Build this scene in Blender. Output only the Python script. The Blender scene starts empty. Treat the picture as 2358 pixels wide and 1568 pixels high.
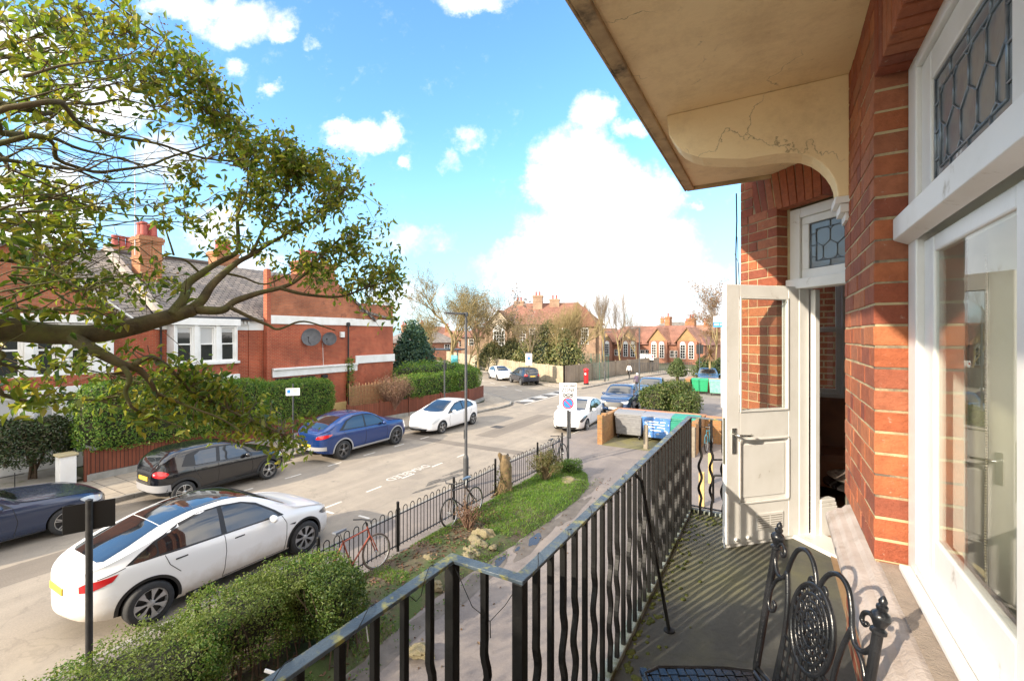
import bpy, bmesh, math, random
import numpy as np
from mathutils import Vector, Matrix
from mathutils.bvhtree import BVHTree
from mathutils.geometry import delaunay_2d_cdt
R = math.radians
random.seed(7); rng = np.random.default_rng(11)
SC = bpy.context.scene
COL = SC.collection
# ------------------------------------------------------------------ camera, sky, sun, exposure
H = 4.85                                   # eye height above the street
cam = bpy.data.cameras.new('camera'); co = bpy.data.objects.new('camera', cam); COL.objects.link(co)
cam.sensor_width = 36; cam.lens = 16.0; cam.shift_y = -0.0051; cam.clip_start = 0.03; cam.clip_end = 6000
co.location = (0, 0, H); co.rotation_euler = (R(90), 0, R(30)); SC.camera = co
SUN_EL = 24.0; SX, SY = 0.379, 0.925       # where the light travels to, on the ground
su = bpy.data.lights.new('sun', 'SUN'); so = bpy.data.objects.new('sun', su); COL.objects.link(so)
su.energy = 2.75; su.angle = R(0.5); su.color = (1.0, 0.86, 0.68)
so.rotation_euler = Vector((SX*math.cos(R(SUN_EL)), SY*math.cos(R(SUN_EL)), -math.sin(R(SUN_EL)))).to_track_quat('-Z', 'Y').to_euler()
so.location = (-20, -50, 60)
SC.view_settings.view_transform = 'Standard'; SC.view_settings.look = 'None'
SC.view_settings.exposure = 1.62; SC.view_settings.gamma = 1.0; SC.view_settings.use_curve_mapping = False
SC.cycles.max_bounces = 8; SC.cycles.transparent_max_bounces = 12; SC.cycles.sample_clamp_indirect = 6
SC.cycles.use_denoising = True
SKY_S = 0.15
def sky():
    w = bpy.data.worlds.new('World'); SC.world = w; w.use_nodes = True
    nt = w.node_tree; N = nt.nodes; L = nt.links; N.clear()
    out = N.new('ShaderNodeOutputWorld'); bg = N.new('ShaderNodeBackground'); bg.inputs[1].default_value = SKY_S
    L.new(bg.outputs[0], out.inputs[0])
    st = N.new('ShaderNodeTexSky'); st.sky_type = 'NISHITA'; st.sun_disc = False
    st.sun_elevation = R(SUN_EL); st.sun_rotation = math.atan2(-SX, -SY) % (2*math.pi)
    st.air_density = 1.0; st.dust_density = 0.6; st.ozone_density = 1.5
    tint = N.new('ShaderNodeMix'); tint.data_type = 'RGBA'; tint.blend_type = 'MULTIPLY'; tint.inputs[0].default_value = 1
    L.new(st.outputs[0], tint.inputs[6]); tint.inputs[7].default_value = (0.58, 0.85, 1.0, 1)
    def M(op, a, b=None, c=None):
        n = N.new('ShaderNodeMath'); n.operation = op
        for i, x in enumerate((a, b, c)):
            if x is None: continue
            if isinstance(x, (int, float)): n.inputs[i].default_value = x
            else: L.new(x, n.inputs[i])
        return n.outputs[0]
    tc = N.new('ShaderNodeTexCoord'); sep = N.new('ShaderNodeSeparateXYZ'); L.new(tc.outputs['Generated'], sep.inputs[0])
    x, y, z = sep.outputs
    # clouds are laid out over the northern sky as tangents of bearing and height
    fw = M('MAXIMUM', M('ADD', M('MULTIPLY', x, -0.5), M('MULTIPLY', y, 0.8660)), 0.08)
    rt = M('ADD', M('MULTIPLY', x, 0.8660), M('MULTIPLY', y, 0.5))
    U0 = M('DIVIDE', rt, fw); V0 = M('DIVIDE', z, fw)
    cb = N.new('ShaderNodeCombineXYZ'); L.new(U0, cb.inputs[0]); L.new(V0, cb.inputs[1])
    def noise(scale, detail, rough=0.6, off=0):
        n = N.new('ShaderNodeTexNoise'); n.inputs['Scale'].default_value = scale; n.inputs['Detail'].default_value = detail
        n.inputs['Roughness'].default_value = rough
        if off:
            v = N.new('ShaderNodeVectorMath'); v.operation = 'ADD'; L.new(cb.outputs[0], v.inputs[0]); v.inputs[1].default_value = (off, off*0.7, off*1.3)
            L.new(v.outputs[0], n.inputs['Vector'])
        else: L.new(cb.outputs[0], n.inputs['Vector'])
        return n.outputs[0]
    nA = M('SUBTRACT', noise(7, 12, 0.66), 0.5); nB = M('SUBTRACT', noise(7, 12, 0.66, 5.3), 0.5)
    nC = M('SUBTRACT', noise(3.5, 8, 0.6, 2.1), 0.5)
    nD = M('SUBTRACT', noise(16, 12, 0.68, 8.7), 0.5)
    U = M('ADD', U0, M('MULTIPLY', nA, 0.12)); V = M('ADD', V0, M('MULTIPLY', nB, 0.12))
    blobs = [  # bearing, height, half width, half height, strength   (picture units of 1048)
        (1365, 262, 62, 58, 1), (1330, 345, 110, 75, 1), (1452, 292, 40, 26, .75), (1290, 430, 95, 75, 1), (1392, 440, 150, 90, 1),
        (1480, 455, 95, 72, 1), (1390, 545, 210, 95, 1.1), (1250, 600, 170, 52, 1), (1520, 590, 120, 85, 1), (1420, 660, 330, 90, 1.1),
        (1650, 700, 160, 100, .9), (1155, 612, 60, 22, .7), (1300, 740, 420, 60, .8),
        (840, 320, 95, 42, .95), (790, 300, 50, 28, .9), (905, 305, 34, 34, .85), (560, 45, 130, 60, .95), (450, 10, 130, 40, .9), (640, 70, 45, 40, .8),
        (1085, 8, 95, 30, .8), (1075, 322, 34, 26, .42), (1045, 372, 24, 22, .3), (935, 376, 22, 15, .5), (622, 215, 26, 16, .45), (540, 158, 26, 26, .55), (710, 105, 20, 14, .3),
        (965, 556, 95, 32, .42), (380, 365, 90, 60, .6), (200, 240, 160, 90, .7), (60, 480, 170, 120, .8), (500, 520, 70, 50, .6), (560, 640, 110, 60, .6),
        (930, 690, 120, 60, .5), (1600, 478, 22, 9, .35), (30, 120, 160, 100, .7)]
    acc = None
    for (px, py, a, b, s) in blobs:
        u0, v0, a, b = (px-1179)/1048, (772-py)/1048, a/1048, b/1048
        du = M('MULTIPLY', M('SUBTRACT', U, u0), 1/a); dv = M('MULTIPLY', M('SUBTRACT', V, v0), 1/b)
        q = M('SUBTRACT', 1.0, M('ADD', M('MULTIPLY', du, du), M('MULTIPLY', dv, dv)))
        q = M('MULTIPLY', M('MAXIMUM', q, -1.0), s)
        acc = q if acc is None else M('MAXIMUM', acc, q)
    dens = M('ADD', acc, M('ADD', M('MULTIPLY', nC, 0.9), M('MULTIPLY', nD, 1.9)))
    sm = N.new('ShaderNodeMapRange'); sm.interpolation_type = 'SMOOTHSTEP'; L.new(dens, sm.inputs[0])
    sm.inputs[1].default_value = -0.22; sm.inputs[2].default_value = 0.80
    # low haze whitens the sky towards the horizon
    hz = N.new('ShaderNodeMapRange'); hz.interpolation_type = 'SMOOTHSTEP'; L.new(z, hz.inputs[0])
    hz.inputs[1].default_value = 0.42; hz.inputs[2].default_value = -0.02; hz.inputs[3].default_value = 0; hz.inputs[4].default_value = 0.72
    m1 = N.new('ShaderNodeMix'); m1.data_type = 'RGBA'; L.new(hz.outputs[0], m1.inputs[0]); L.new(tint.outputs[2], m1.inputs[6]); m1.inputs[7].default_value = (1.4, 2.05, 2.5, 1)
    # cloud body: bright tops, faintly grey folds
    cr = N.new('ShaderNodeMix'); cr.data_type = 'RGBA'; L.new(M('ADD', M('ADD', M('MULTIPLY', nC, 2.2), M('MULTIPLY', nD, 1.2)), 0.62), cr.inputs[0])
    cr.inputs[6].default_value = (2.1, 2.35, 2.55, 1); cr.inputs[7].default_value = (3.7, 3.7, 3.65, 1)
    up = N.new('ShaderNodeMapRange'); L.new(z, up.inputs[0]); up.inputs[1].default_value = -0.06; up.inputs[2].default_value = 0.0
    m2 = N.new('ShaderNodeMix'); m2.data_type = 'RGBA'; L.new(M('MULTIPLY', sm.outputs[0], up.outputs[0]), m2.inputs[0]); L.new(m1.outputs[2], m2.inputs[6]); L.new(cr.outputs[2], m2.inputs[7])
    # unseen broken cloud added overhead and to the south, as bright neutral fill
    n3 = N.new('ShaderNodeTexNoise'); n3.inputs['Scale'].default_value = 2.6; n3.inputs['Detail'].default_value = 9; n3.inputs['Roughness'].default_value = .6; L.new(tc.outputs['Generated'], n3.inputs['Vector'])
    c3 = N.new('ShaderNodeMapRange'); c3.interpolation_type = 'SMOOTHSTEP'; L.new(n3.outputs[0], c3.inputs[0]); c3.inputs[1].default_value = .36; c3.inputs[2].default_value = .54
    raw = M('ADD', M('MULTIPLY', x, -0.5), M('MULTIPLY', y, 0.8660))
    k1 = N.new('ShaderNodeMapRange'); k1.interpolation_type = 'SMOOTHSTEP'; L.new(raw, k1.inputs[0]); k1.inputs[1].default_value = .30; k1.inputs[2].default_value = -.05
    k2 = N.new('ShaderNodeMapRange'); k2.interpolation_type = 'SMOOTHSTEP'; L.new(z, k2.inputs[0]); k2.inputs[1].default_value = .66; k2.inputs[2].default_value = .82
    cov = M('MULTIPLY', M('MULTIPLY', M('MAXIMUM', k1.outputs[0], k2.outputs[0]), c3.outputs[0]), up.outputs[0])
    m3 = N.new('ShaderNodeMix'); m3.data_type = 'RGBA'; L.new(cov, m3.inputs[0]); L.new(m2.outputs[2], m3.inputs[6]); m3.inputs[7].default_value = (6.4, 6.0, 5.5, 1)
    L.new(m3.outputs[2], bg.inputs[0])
sky()
# ------------------------------------------------------------------ helpers
CC, SS, FP, HY = math.cos(R(30)), math.sin(R(30)), 1048.0, 772.0
def atd(px, py, d):                        # survey point: bearing/height tangents at distance d
    r = (px-1179)/FP*d
    return Vector((r*CC-d*SS, r*SS+d*CC, H-(py-HY)/FP*d))
def gp(px, py, z=0.0): return atd(px, py, FP*(H-z)/(py-HY))
def onX(px, py, X): return atd(px, py, X/((px-1179)/FP*CC-SS))
def onY(px, py, Y): return atd(px, py, Y/((px-1179)/FP*SS+CC))
class MB:
    def __init__(s): s.v = []; s.f = []; s.m = []
    def add(s, vs, fs, m=0):
        o = len(s.v); s.v += [tuple(v) for v in vs]; s.f += [[i+o for i in f] for f in fs]; s.m += [m]*len(fs); return s
    def box(s, x0, y0, z0, x1, y1, z1, m=0):
        x0, x1 = min(x0, x1), max(x0, x1); y0, y1 = min(y0, y1), max(y0, y1); z0, z1 = min(z0, z1), max(z0, z1)
        return s.add([(x0,y0,z0),(x1,y0,z0),(x1,y1,z0),(x0,y1,z0),(x0,y0,z1),(x1,y0,z1),(x1,y1,z1),(x0,y1,z1)],
              [(0,3,2,1),(4,5,6,7),(0,1,5,4),(1,2,6,5),(2,3,7,6),(3,0,4,7)], m)
    def obox(s, c, a, b, d, m=0):          # centre and three half vectors
        c, a, b, d = Vector(c), Vector(a), Vector(b), Vector(d)
        return s.add([c-a-b-d, c+a-b-d, c+a+b-d, c-a+b-d, c-a-b+d, c+a-b+d, c+a+b+d, c-a+b+d],
              [(0,3,2,1),(4,5,6,7),(0,1,5,4),(1,2,6,5),(2,3,7,6),(3,0,4,7)], m)
    def bar(s, a, b, w, h, m=0, up=(0,0,1)):
        a, b = Vector(a), Vector(b); t = (b-a); l = t.length
        if l < 1e-6: return s
        t /= l; up = Vector(up)
        if abs(t.dot(up)) > .98: up = Vector((0,1,0)) if abs(t.y) < .9 else Vector((1,0,0))
        sd = t.cross(up).normalized(); u2 = sd.cross(t)
        return s.obox((a+b)/2, t*l/2, sd*w/2, u2*h/2, m)
    def tube(s, pts, r, n=8, m=0, cap=True, sq=False):
        pts = [Vector(p) for p in pts]; k = len(pts)
        rs = list(r) if hasattr(r, '__len__') else [r]*k
        vs = []; ref = None
        for i, p in enumerate(pts):
            t = (pts[min(i+1, k-1)]-pts[max(i-1, 0)])
            if t.length < 1e-9: t = Vector((0,0,1))
            t.normalize()
            if ref is None:
                ref = Vector((0,0,1)) if abs(t.z) < .9 else Vector((1,0,0))
            ref = (ref-t*ref.dot(t))
            if ref.length < 1e-6: ref = t.orthogonal()
            ref.normalize(); b = t.cross(ref)
            for j in range(n):
                a = 2*math.pi*(j+.5*(n == 4))/n
                vs.append(p+(ref*math.cos(a)+b*math.sin(a))*rs[i])
        fs = [(i*n+j, i*n+(j+1) % n, (i+1)*n+(j+1) % n, (i+1)*n+j) for i in range(k-1) for j in range(n)]
        if cap: fs += [tuple(range(n-1, -1, -1)), tuple((k-1)*n+j for j in range(n))]
        return s.add(vs, fs, m)
    def lathe(s, prof, n=16, o=(0,0,0), m=0, axis=None, cap=True):
        o = Vector(o); vs = []; k = len(prof)
        M = Matrix.Identity(3) if axis is None else Vector((0,0,1)).rotation_difference(Vector(axis)).to_matrix()
        for (r, z) in prof:
            for j in range(n):
                a = 2*math.pi*j/n; vs.append(o+M @ Vector((r*math.cos(a), r*math.sin(a), z)))
        fs = [(i*n+j, i*n+(j+1) % n, (i+1)*n+(j+1) % n, (i+1)*n+j) for i in range(k-1) for j in range(n)]
        if cap: fs += [tuple(range(n-1, -1, -1)), tuple((k-1)*n+j for j in range(n))]
        return s.add(vs, fs, m)
    def ext(s, poly, vec, m=0, ms=None):   # any planar polygon extruded along a vector
        n = len(poly); p = [Vector(q) for q in poly]; v = Vector(vec)
        nrm = Vector((0,0,0))
        for i in range(n): nrm += p[i].cross(p[(i+1) % n])
        if nrm.dot(v) > 0: p = p[::-1]
        s.add(p+[q+v for q in p], [tuple(range(n)), tuple(range(2*n-1, n-1, -1))], m)
        o = len(s.v)-2*n
        s.f += [[o+(i+1) % n, o+i, o+n+i, o+n+(i+1) % n] for i in range(n)]; s.m += [m if ms is None else ms]*n
        return s
    def sheet(s, poly, z, m=0): return s.add([(p[0], p[1], z) for p in poly], [tuple(range(len(poly)))], m)
    def ball(s, c, r, m=0, nu=12, nv=8):
        c = Vector(c); rx, ry, rz = r if hasattr(r, '__len__') else (r, r, r)
        vs = [c+Vector((0,0,rz))]
        for i in range(1, nv):
            t = math.pi*i/nv
            for j in range(nu):
                a = 2*math.pi*j/nu; vs.append(c+Vector((rx*math.sin(t)*math.cos(a), ry*math.sin(t)*math.sin(a), rz*math.cos(t))))
        vs.append(c-Vector((0,0,rz))); last = len(vs)-1
        fs = [(0, 1+j, 1+(j+1) % nu) for j in range(nu)]
        for i in range(nv-2):
            fs += [(1+i*nu+j, 1+(i+1)*nu+j, 1+(i+1)*nu+(j+1) % nu, 1+i*nu+(j+1) % nu) for j in range(nu)]
        fs += [(last, 1+(nv-2)*nu+(j+1) % nu, 1+(nv-2)*nu+j) for j in range(nu)]
        return s.add(vs, fs, m)
    def xf(s, M):                          # transform everything so far
        s.v = [tuple(M @ Vector(v)) for v in s.v]; return s
    def build(s, name, mats, parent=None, smooth=False, bevel=0, uv=True, seg=2):
        me = bpy.data.meshes.new(name); me.from_pydata(s.v, [], s.f)
        for m in (mats if isinstance(mats, (list, tuple)) else [mats]): me.materials.append(m)
        me.polygons.foreach_set('material_index', s.m)
        if smooth: me.polygons.foreach_set('use_smooth', [True]*len(s.f))
        me.validate(); me.update()
        if uv: boxuv(me)
        o = bpy.data.objects.new(name, me); COL.objects.link(o)
        if parent is not None: o.parent = parent
        if smooth == 'auto': autosmooth(o)
        if bevel:
            b = o.modifiers.new('bevel', 'BEVEL'); b.width = bevel; b.segments = seg; b.limit_method = 'ANGLE'; b.angle_limit = R(40)
        return o
def autosmooth(o, ang=38):
    bm = bmesh.new(); bm.from_mesh(o.data)
    for e in bm.edges:
        if len(e.link_faces) == 2 and e.calc_face_angle(0) > R(ang): e.smooth = False
    bm.to_mesh(o.data); bm.free()
def boxuv(me):
    uvl = me.uv_layers.new(name='UVMap'); nl = len(me.loops)
    vi = np.empty(nl, np.int32); me.loops.foreach_get('vertex_index', vi)
    co = np.empty(len(me.vertices)*3, np.float32); me.vertices.foreach_get('co', co); co = co.reshape(-1, 3)
    nf = len(me.polygons); no = np.empty(nf*3, np.float32); me.polygons.foreach_get('normal', no); no = no.reshape(-1, 3)
    lt = np.empty(nf, np.int32); me.polygons.foreach_get('loop_total', lt)
    fi = np.repeat(np.arange(nf), lt); n = no[fi]; p = co[vi]
    flat = np.abs(n[:, 2]) > 0.9
    tl = np.hypot(n[:, 0], n[:, 1])+1e-9
    tx, ty = -n[:, 1]/tl, n[:, 0]/tl                      # horizontal tangent
    u = np.where(flat, p[:, 0], p[:, 0]*tx+p[:, 1]*ty)
    sl = np.sqrt(np.maximum(1e-6, 1-n[:, 2]**2))
    v = np.where(flat, p[:, 1], p[:, 2]/np.where(flat, 1, sl))
    uvl.data.foreach_set('uv', np.stack([u, v], 1).ravel().astype(np.float32))
def empty(name, loc=(0,0,0), rz=0):
    o = bpy.data.objects.new(name, None); o.location = loc; o.rotation_euler = (0, 0, rz); o.empty_display_size = .2; COL.objects.link(o); return o
def tag(o, label=None, cat=None, group=None, kind=None):
    if label: o['label'] = label
    if cat: o['category'] = cat
    if group: o['group'] = group
    if kind: o['kind'] = kind
    return o
def copy_tree(o, parent=None):
    c = o.copy(); COL.objects.link(c)
    if parent is not None: c.parent = parent
    for ch in list(o.children): copy_tree(ch, c)
    return c
def np_mesh(name, V, Fq, mats, parent=None, smooth=False, mi=None):   # big meshes straight from arrays
    me = bpy.data.meshes.new(name); nv, nf, k = len(V), len(Fq), Fq.shape[1]
    me.vertices.add(nv); me.vertices.foreach_set('co', np.asarray(V, np.float32).ravel())
    me.loops.add(nf*k); me.loops.foreach_set('vertex_index', np.asarray(Fq, np.int32).ravel())
    me.polygons.add(nf); me.polygons.foreach_set('loop_start', np.arange(nf, dtype=np.int32)*k)
    for m in (mats if isinstance(mats, (list, tuple)) else [mats]): me.materials.append(m)
    if mi is not None: me.polygons.foreach_set('material_index', np.asarray(mi, np.int32))
    if smooth: me.polygons.foreach_set('use_smooth', np.ones(nf, bool))
    me.update(calc_edges=True); me.validate()
    o = bpy.data.objects.new(name, me); COL.objects.link(o)
    if parent is not None: o.parent = parent
    return o
def leaf_mesh(name, pts, nrm, size, mats, parent=None, aspect=.5, jit=.8, droop=0.0, mi=None, fold=.18):
    """Folded leaves: six points each, at pts, facing about nrm."""
    pts = np.asarray(pts, float); n = len(pts); nrm = np.asarray(nrm, float)+rng.normal(0, jit, (n, 3))
    nrm /= np.linalg.norm(nrm, axis=1, keepdims=True)+1e-9
    a = rng.normal(0, 1, (n, 3)); a[:, 2] -= droop
    a -= nrm*(a*nrm).sum(1, keepdims=True); a /= np.linalg.norm(a, axis=1, keepdims=True)+1e-9
    b = np.cross(nrm, a); s = np.asarray(size)*rng.uniform(.65, 1.25, n) if np.ndim(size) == 0 else np.asarray(size)
    s = s[:, None]; w = s*aspect
    V = np.empty((n, 6, 3))
    V[:, 0] = pts-a*s*.5; V[:, 1] = pts-a*s*.08+b*w*.5+nrm*s*fold; V[:, 2] = pts+a*s*.22+b*w*.36+nrm*s*fold*.6
    V[:, 3] = pts+a*s*.55-nrm*s*.12; V[:, 4] = pts+a*s*.22-b*w*.36+nrm*s*fold*.6; V[:, 5] = pts-a*s*.08-b*w*.5+nrm*s*fold
    base = np.arange(n)[:, None]*6
    F = np.concatenate([base+np.array([[0, 1, 2, 3]]), base+np.array([[0, 3, 4, 5]])], 1).reshape(-1, 4)
    return np_mesh(name, V.reshape(-1, 3), F, mats, parent, mi=None if mi is None else np.repeat(mi, 2))
# ------------------------------------------------------------------ materials
def new_mat(name):
    m = bpy.data.materials.new(name); m.use_nodes = True; nt = m.node_tree; return m, nt, nt.nodes['Principled BSDF']
def ramp(nt, fac, stops):
    r = nt.nodes.new('ShaderNodeValToRGB'); e = r.color_ramp.elements
    while len(e) < len(stops): e.new(.5)
    for i, (p, c) in enumerate(stops): e[i].position = p; e[i].color = (*c, 1)
    nt.links.new(fac, r.inputs[0]); return r.outputs[0]
def nz(nt, scale, detail=5, rough=.55, coord='Object', vec=None, out=0):
    tc = nt.nodes.new('ShaderNodeTexCoord'); n = nt.nodes.new('ShaderNodeTexNoise')
    n.inputs['Scale'].default_value = scale; n.inputs['Detail'].default_value = detail; n.inputs['Roughness'].default_value = rough
    nt.links.new(vec if vec is not None else tc.outputs[coord], n.inputs['Vector']); return n.outputs[out]
def mixc(nt, fac, a, b, mode='MIX'):
    m = nt.nodes.new('ShaderNodeMix'); m.data_type = 'RGBA'; m.blend_type = mode
    for i, x in ((0, fac), (6, a), (7, b)):
        if isinstance(x, (int, float)): m.inputs[i].default_value = x
        elif isinstance(x, tuple): m.inputs[i].default_value = (*x, 1)
        else: nt.links.new(x, m.inputs[i])
    return m.outputs[2]
def bump(nt, h, strength=.3, dist=.01, prev=None):
    b = nt.nodes.new('ShaderNodeBump'); b.inputs['Strength'].default_value = strength; b.inputs['Distance'].default_value = dist
    nt.links.new(h, b.inputs['Height'])
    if prev is not None: nt.links.new(prev, b.inputs['Normal'])
    return b.outputs[0]
def math_n(nt, op, a, b=0.0):
    n = nt.nodes.new('ShaderNodeMath'); n.operation = op
    for i, x in enumerate((a, b)):
        if isinstance(x, (int, float)): n.inputs[i].default_value = x
        else: nt.links.new(x, n.inputs[i])
    return n.outputs[0]
def mat(name, c1, c2=None, scale=6, rough=.6, metal=0, bmp=0, bscale=60, lo=.35, hi=.68, c3=None, s3=1.2, lo3=.55, hi3=.72, coat=0, spec=.5, bdist=.01):
    """Surface of one colour with worn patches of a second and stains of a third."""
    m, nt, P = new_mat(name)
    P.inputs['Roughness'].default_value = rough; P.inputs['Metallic'].default_value = metal; P.inputs['Specular IOR Level'].default_value = spec
    P.inputs['Coat Weight'].default_value = coat; P.inputs['Coat Roughness'].default_value = .05
    col = c1
    if c2 is not None: col = ramp(nt, nz(nt, scale, 7, .6), [(lo, c1), (hi, c2)])
    if c3 is not None:
        f = ramp(nt, nz(nt, s3, 8, .65), [(lo3, (0,0,0)), (hi3, (1,1,1))]); col = mixc(nt, f, col, c3)
    if isinstance(col, tuple): P.inputs['Base Color'].default_value = (*col, 1)
    else: nt.links.new(col, P.inputs['Base Color'])
    if bmp: nt.links.new(bump(nt, nz(nt, bscale, 6, .6), bmp, bdist), P.inputs['Normal'])
    return m
def brick_mat(name, ca, cb, mortar, bw=.225, bh=.075, msize=.012, stain=None, bmp=.6, dirt=.4, offset=.5, rough=.85, sq=1.0):
    m, nt, P = new_mat(name); P.inputs['Roughness'].default_value = rough
    tc = nt.nodes.new('ShaderNodeTexCoord'); b = nt.nodes.new('ShaderNodeTexBrick')
    b.inputs['Scale'].default_value = 1; b.inputs['Brick Width'].default_value = bw; b.inputs['Row Height'].default_value = bh
    b.inputs['Mortar Size'].default_value = msize; b.inputs['Mortar Smooth'].default_value = .15; b.offset = offset; b.squash = sq
    b.inputs['Color1'].default_value = (*ca, 1); b.inputs['Color2'].default_value = (*cb, 1); b.inputs['Mortar'].default_value = (*mortar, 1); b.inputs['Bias'].default_value = -.1
    nt.links.new(tc.outputs['UV'], b.inputs['Vector'])
    f = ramp(nt, nz(nt, .9, 8, .65), [(.30, (.60, .58, .57)), (.64, (1.16, 1.13, 1.1))])
    col = mixc(nt, dirt*2 if dirt < .5 else 1.0, b.outputs[0], f, 'MULTIPLY')
    if stain: col = mixc(nt, ramp(nt, nz(nt, 2.2, 8, .7), [(.56, (0,0,0)), (.72, (1,1,1))]), col, stain)
    nt.links.new(col, P.inputs['Base Color'])
    hgt = math_n(nt, 'SUBTRACT', 1.0, b.outputs['Fac'])
    h2 = math_n(nt, 'ADD', hgt, math_n(nt, 'MULTIPLY', nz(nt, 70, 4), .35))
    nt.links.new(bump(nt, h2, bmp, .008), P.inputs['Normal'])
    return m
def leaf_mat(name, cols, trans=.35, rough=.5, patch=None):
    """Each leaf takes a hue of its own; some light passes through."""
    m, nt, P = new_mat(name); g = nt.nodes.new('ShaderNodeNewGeometry')
    n = len(cols); col = ramp(nt, g.outputs['Random Per Island'], [((i+.5)/n, c) for i, c in enumerate(cols)])
    if patch is not None:
        col = mixc(nt, ramp(nt, nz(nt, patch[1], 4), [(.5, (0,0,0)), (.62, (1,1,1))]), col, patch[0])
    P.inputs['Roughness'].default_value = rough; nt.links.new(col, P.inputs['Base Color'])
    tr = nt.nodes.new('ShaderNodeBsdfTranslucent'); nt.links.new(mixc(nt, .5, col, (1.3, 1.35, .55), 'MULTIPLY'), tr.inputs[0])
    mx = nt.nodes.new('ShaderNodeMixShader'); mx.inputs[0].default_value = trans
    nt.links.new(P.outputs[0], mx.inputs[1]); nt.links.new(tr.outputs[0], mx.inputs[2]); nt.links.new(mx.outputs[0], nt.nodes['Material Output'].inputs[0])
    return m
def glass_mat(name, tint=(.9, .95, .93), ior=1.5, rough=.0, dirt=.0):
    m, nt, P = new_mat(name); nt.nodes.remove(P)
    t = nt.nodes.new('ShaderNodeBsdfTransparent'); t.inputs[0].default_value = (*tint, 1)
    g = nt.nodes.new('ShaderNodeBsdfGlossy'); g.inputs['Roughness'].default_value = rough
    lw = nt.nodes.new('ShaderNodeLayerWeight'); lw.inputs[0].default_value = .5
    fr = math_n(nt, 'MINIMUM', math_n(nt, 'ADD', math_n(nt, 'MULTIPLY', math_n(nt, 'POWER', lw.outputs['Facing'], 5.0), .95), .045), 1.0)
    mx = nt.nodes.new('ShaderNodeMixShader'); nt.links.new(fr, mx.inputs[0]); nt.links.new(t.outputs[0], mx.inputs[1]); nt.links.new(g.outputs[0], mx.inputs[2])
    last = mx.outputs[0]
    if dirt:
        d = nt.nodes.new('ShaderNodeBsdfDiffuse'); d.inputs[0].default_value = (.6, .58, .5, 1)
        m2 = nt.nodes.new('ShaderNodeMixShader'); nt.links.new(math_n(nt, 'MULTIPLY', nz(nt, 3, 6), dirt), m2.inputs[0])
        nt.links.new(last, m2.inputs[1]); nt.links.new(d.outputs[0], m2.inputs[2]); last = m2.outputs[0]
    nt.links.new(last, nt.nodes['Material Output'].inputs[0]); return m
def ground_mat(name, base, dark, spots, crack=.0, warm=None, patch=(.12, .6)):
    """Worn paving: broad tone drift, darker stains, fine aggregate, hairline cracks."""
    m, nt, P = new_mat(name); P.inputs['Roughness'].default_value = .88
    c = ramp(nt, nz(nt, .35, 8, .6), [(.3, dark), (.6, base)])
    tcs = nt.nodes.new('ShaderNodeTexCoord'); mp = nt.nodes.new('ShaderNodeMapping'); mp.inputs['Scale'].default_value = (2.6, .09, 1); nt.links.new(tcs.outputs['Object'], mp.inputs[0])
    c = mixc(nt, .7, c, ramp(nt, nz(nt, 1.0, 6, .6, vec=mp.outputs[0]), [(.32, (.80,.79,.78)), (.66, (1.12,1.11,1.10))]), 'MULTIPLY')
    c = mixc(nt, .5, c, ramp(nt, nz(nt, 34, 5, .75), [(.32, (.66,.66,.66)), (.66, (1.2,1.2,1.2))]), 'MULTIPLY')
    if warm: c = mixc(nt, ramp(nt, nz(nt, .9, 6, .6), [(.48, (0,0,0)), (.7, (1,1,1))]), c, warm)
    c = mixc(nt, .55, c, ramp(nt, nz(nt, 160, 3, .7), [(.3, (.62,.62,.62)), (.7, (1.25,1.25,1.25))]), 'MULTIPLY')
    c = mixc(nt, ramp(nt, nz(nt, 1.7, 9, .72), [(.60, (0,0,0)), (.70, (.8,.8,.8))]), c, spots)
    if crack:
        tc = nt.nodes.new('ShaderNodeTexCoord'); v = nt.nodes.new('ShaderNodeTexVoronoi'); v.feature = 'DISTANCE_TO_EDGE'; v.inputs['Scale'].default_value = .45
        wv = nt.nodes.new('ShaderNodeVectorMath'); wv.operation = 'ADD'
        ns = nt.nodes.new('ShaderNodeTexNoise'); ns.inputs['Scale'].default_value = 1.5; ns.inputs['Detail'].default_value = 6
        nt.links.new(tc.outputs['Object'], ns.inputs['Vector'])
        nt.links.new(tc.outputs['Object'], wv.inputs[0]); nt.links.new(ns.outputs['Color'], wv.inputs[1]); nt.links.new(wv.outputs[0], v.inputs['Vector'])
        f = ramp(nt, v.outputs['Distance'], [(.0, (crack,)*3), (.012, (0,0,0))]); c = mixc(nt, f, c, tuple(x*.45 for x in spots))
    nt.links.new(c, P.inputs['Base Color']); nt.links.new(bump(nt, nz(nt, 110, 5, .7), .35, .006), P.inputs['Normal'])
    return m
W_PAINT = mat('white_gloss_paint', (.74,.735,.715), (.63,.62,.585), 3.5, .38, lo=.45, hi=.8, c3=(.34,.30,.24), s3=7, lo3=.64, hi3=.74, bmp=.08, bscale=25)
W_RENDER = mat('white_masonry_paint', (.80,.80,.78), (.68,.67,.63), 1.8, .7, bmp=.1)
BLACK_IRON = mat('black_iron_paint', (.005,.005,.0055), (.010,.010,.0095), 14, .5, spec=.3, bmp=.15, bscale=80)
IRON_CHAIR = mat('chair_black_metal', (.006,.007,.009), (.016,.017,.02), 10, .24, bmp=.1, bscale=90)
RAIL_TOP = mat('mossy_rail_paint', (.045,.07,.10), (.10,.13,.15), 9, .4, c3=(.26,.25,.07), s3=16, lo3=.52, hi3=.62, bmp=.4, bscale=60)
DARK_GLASS = mat('window_glass_dark', (.012,.015,.018), rough=.03, spec=.8)
GLASS = glass_mat('clear_glass', (.93,.95,.93), 1.5, dirt=.05)
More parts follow.
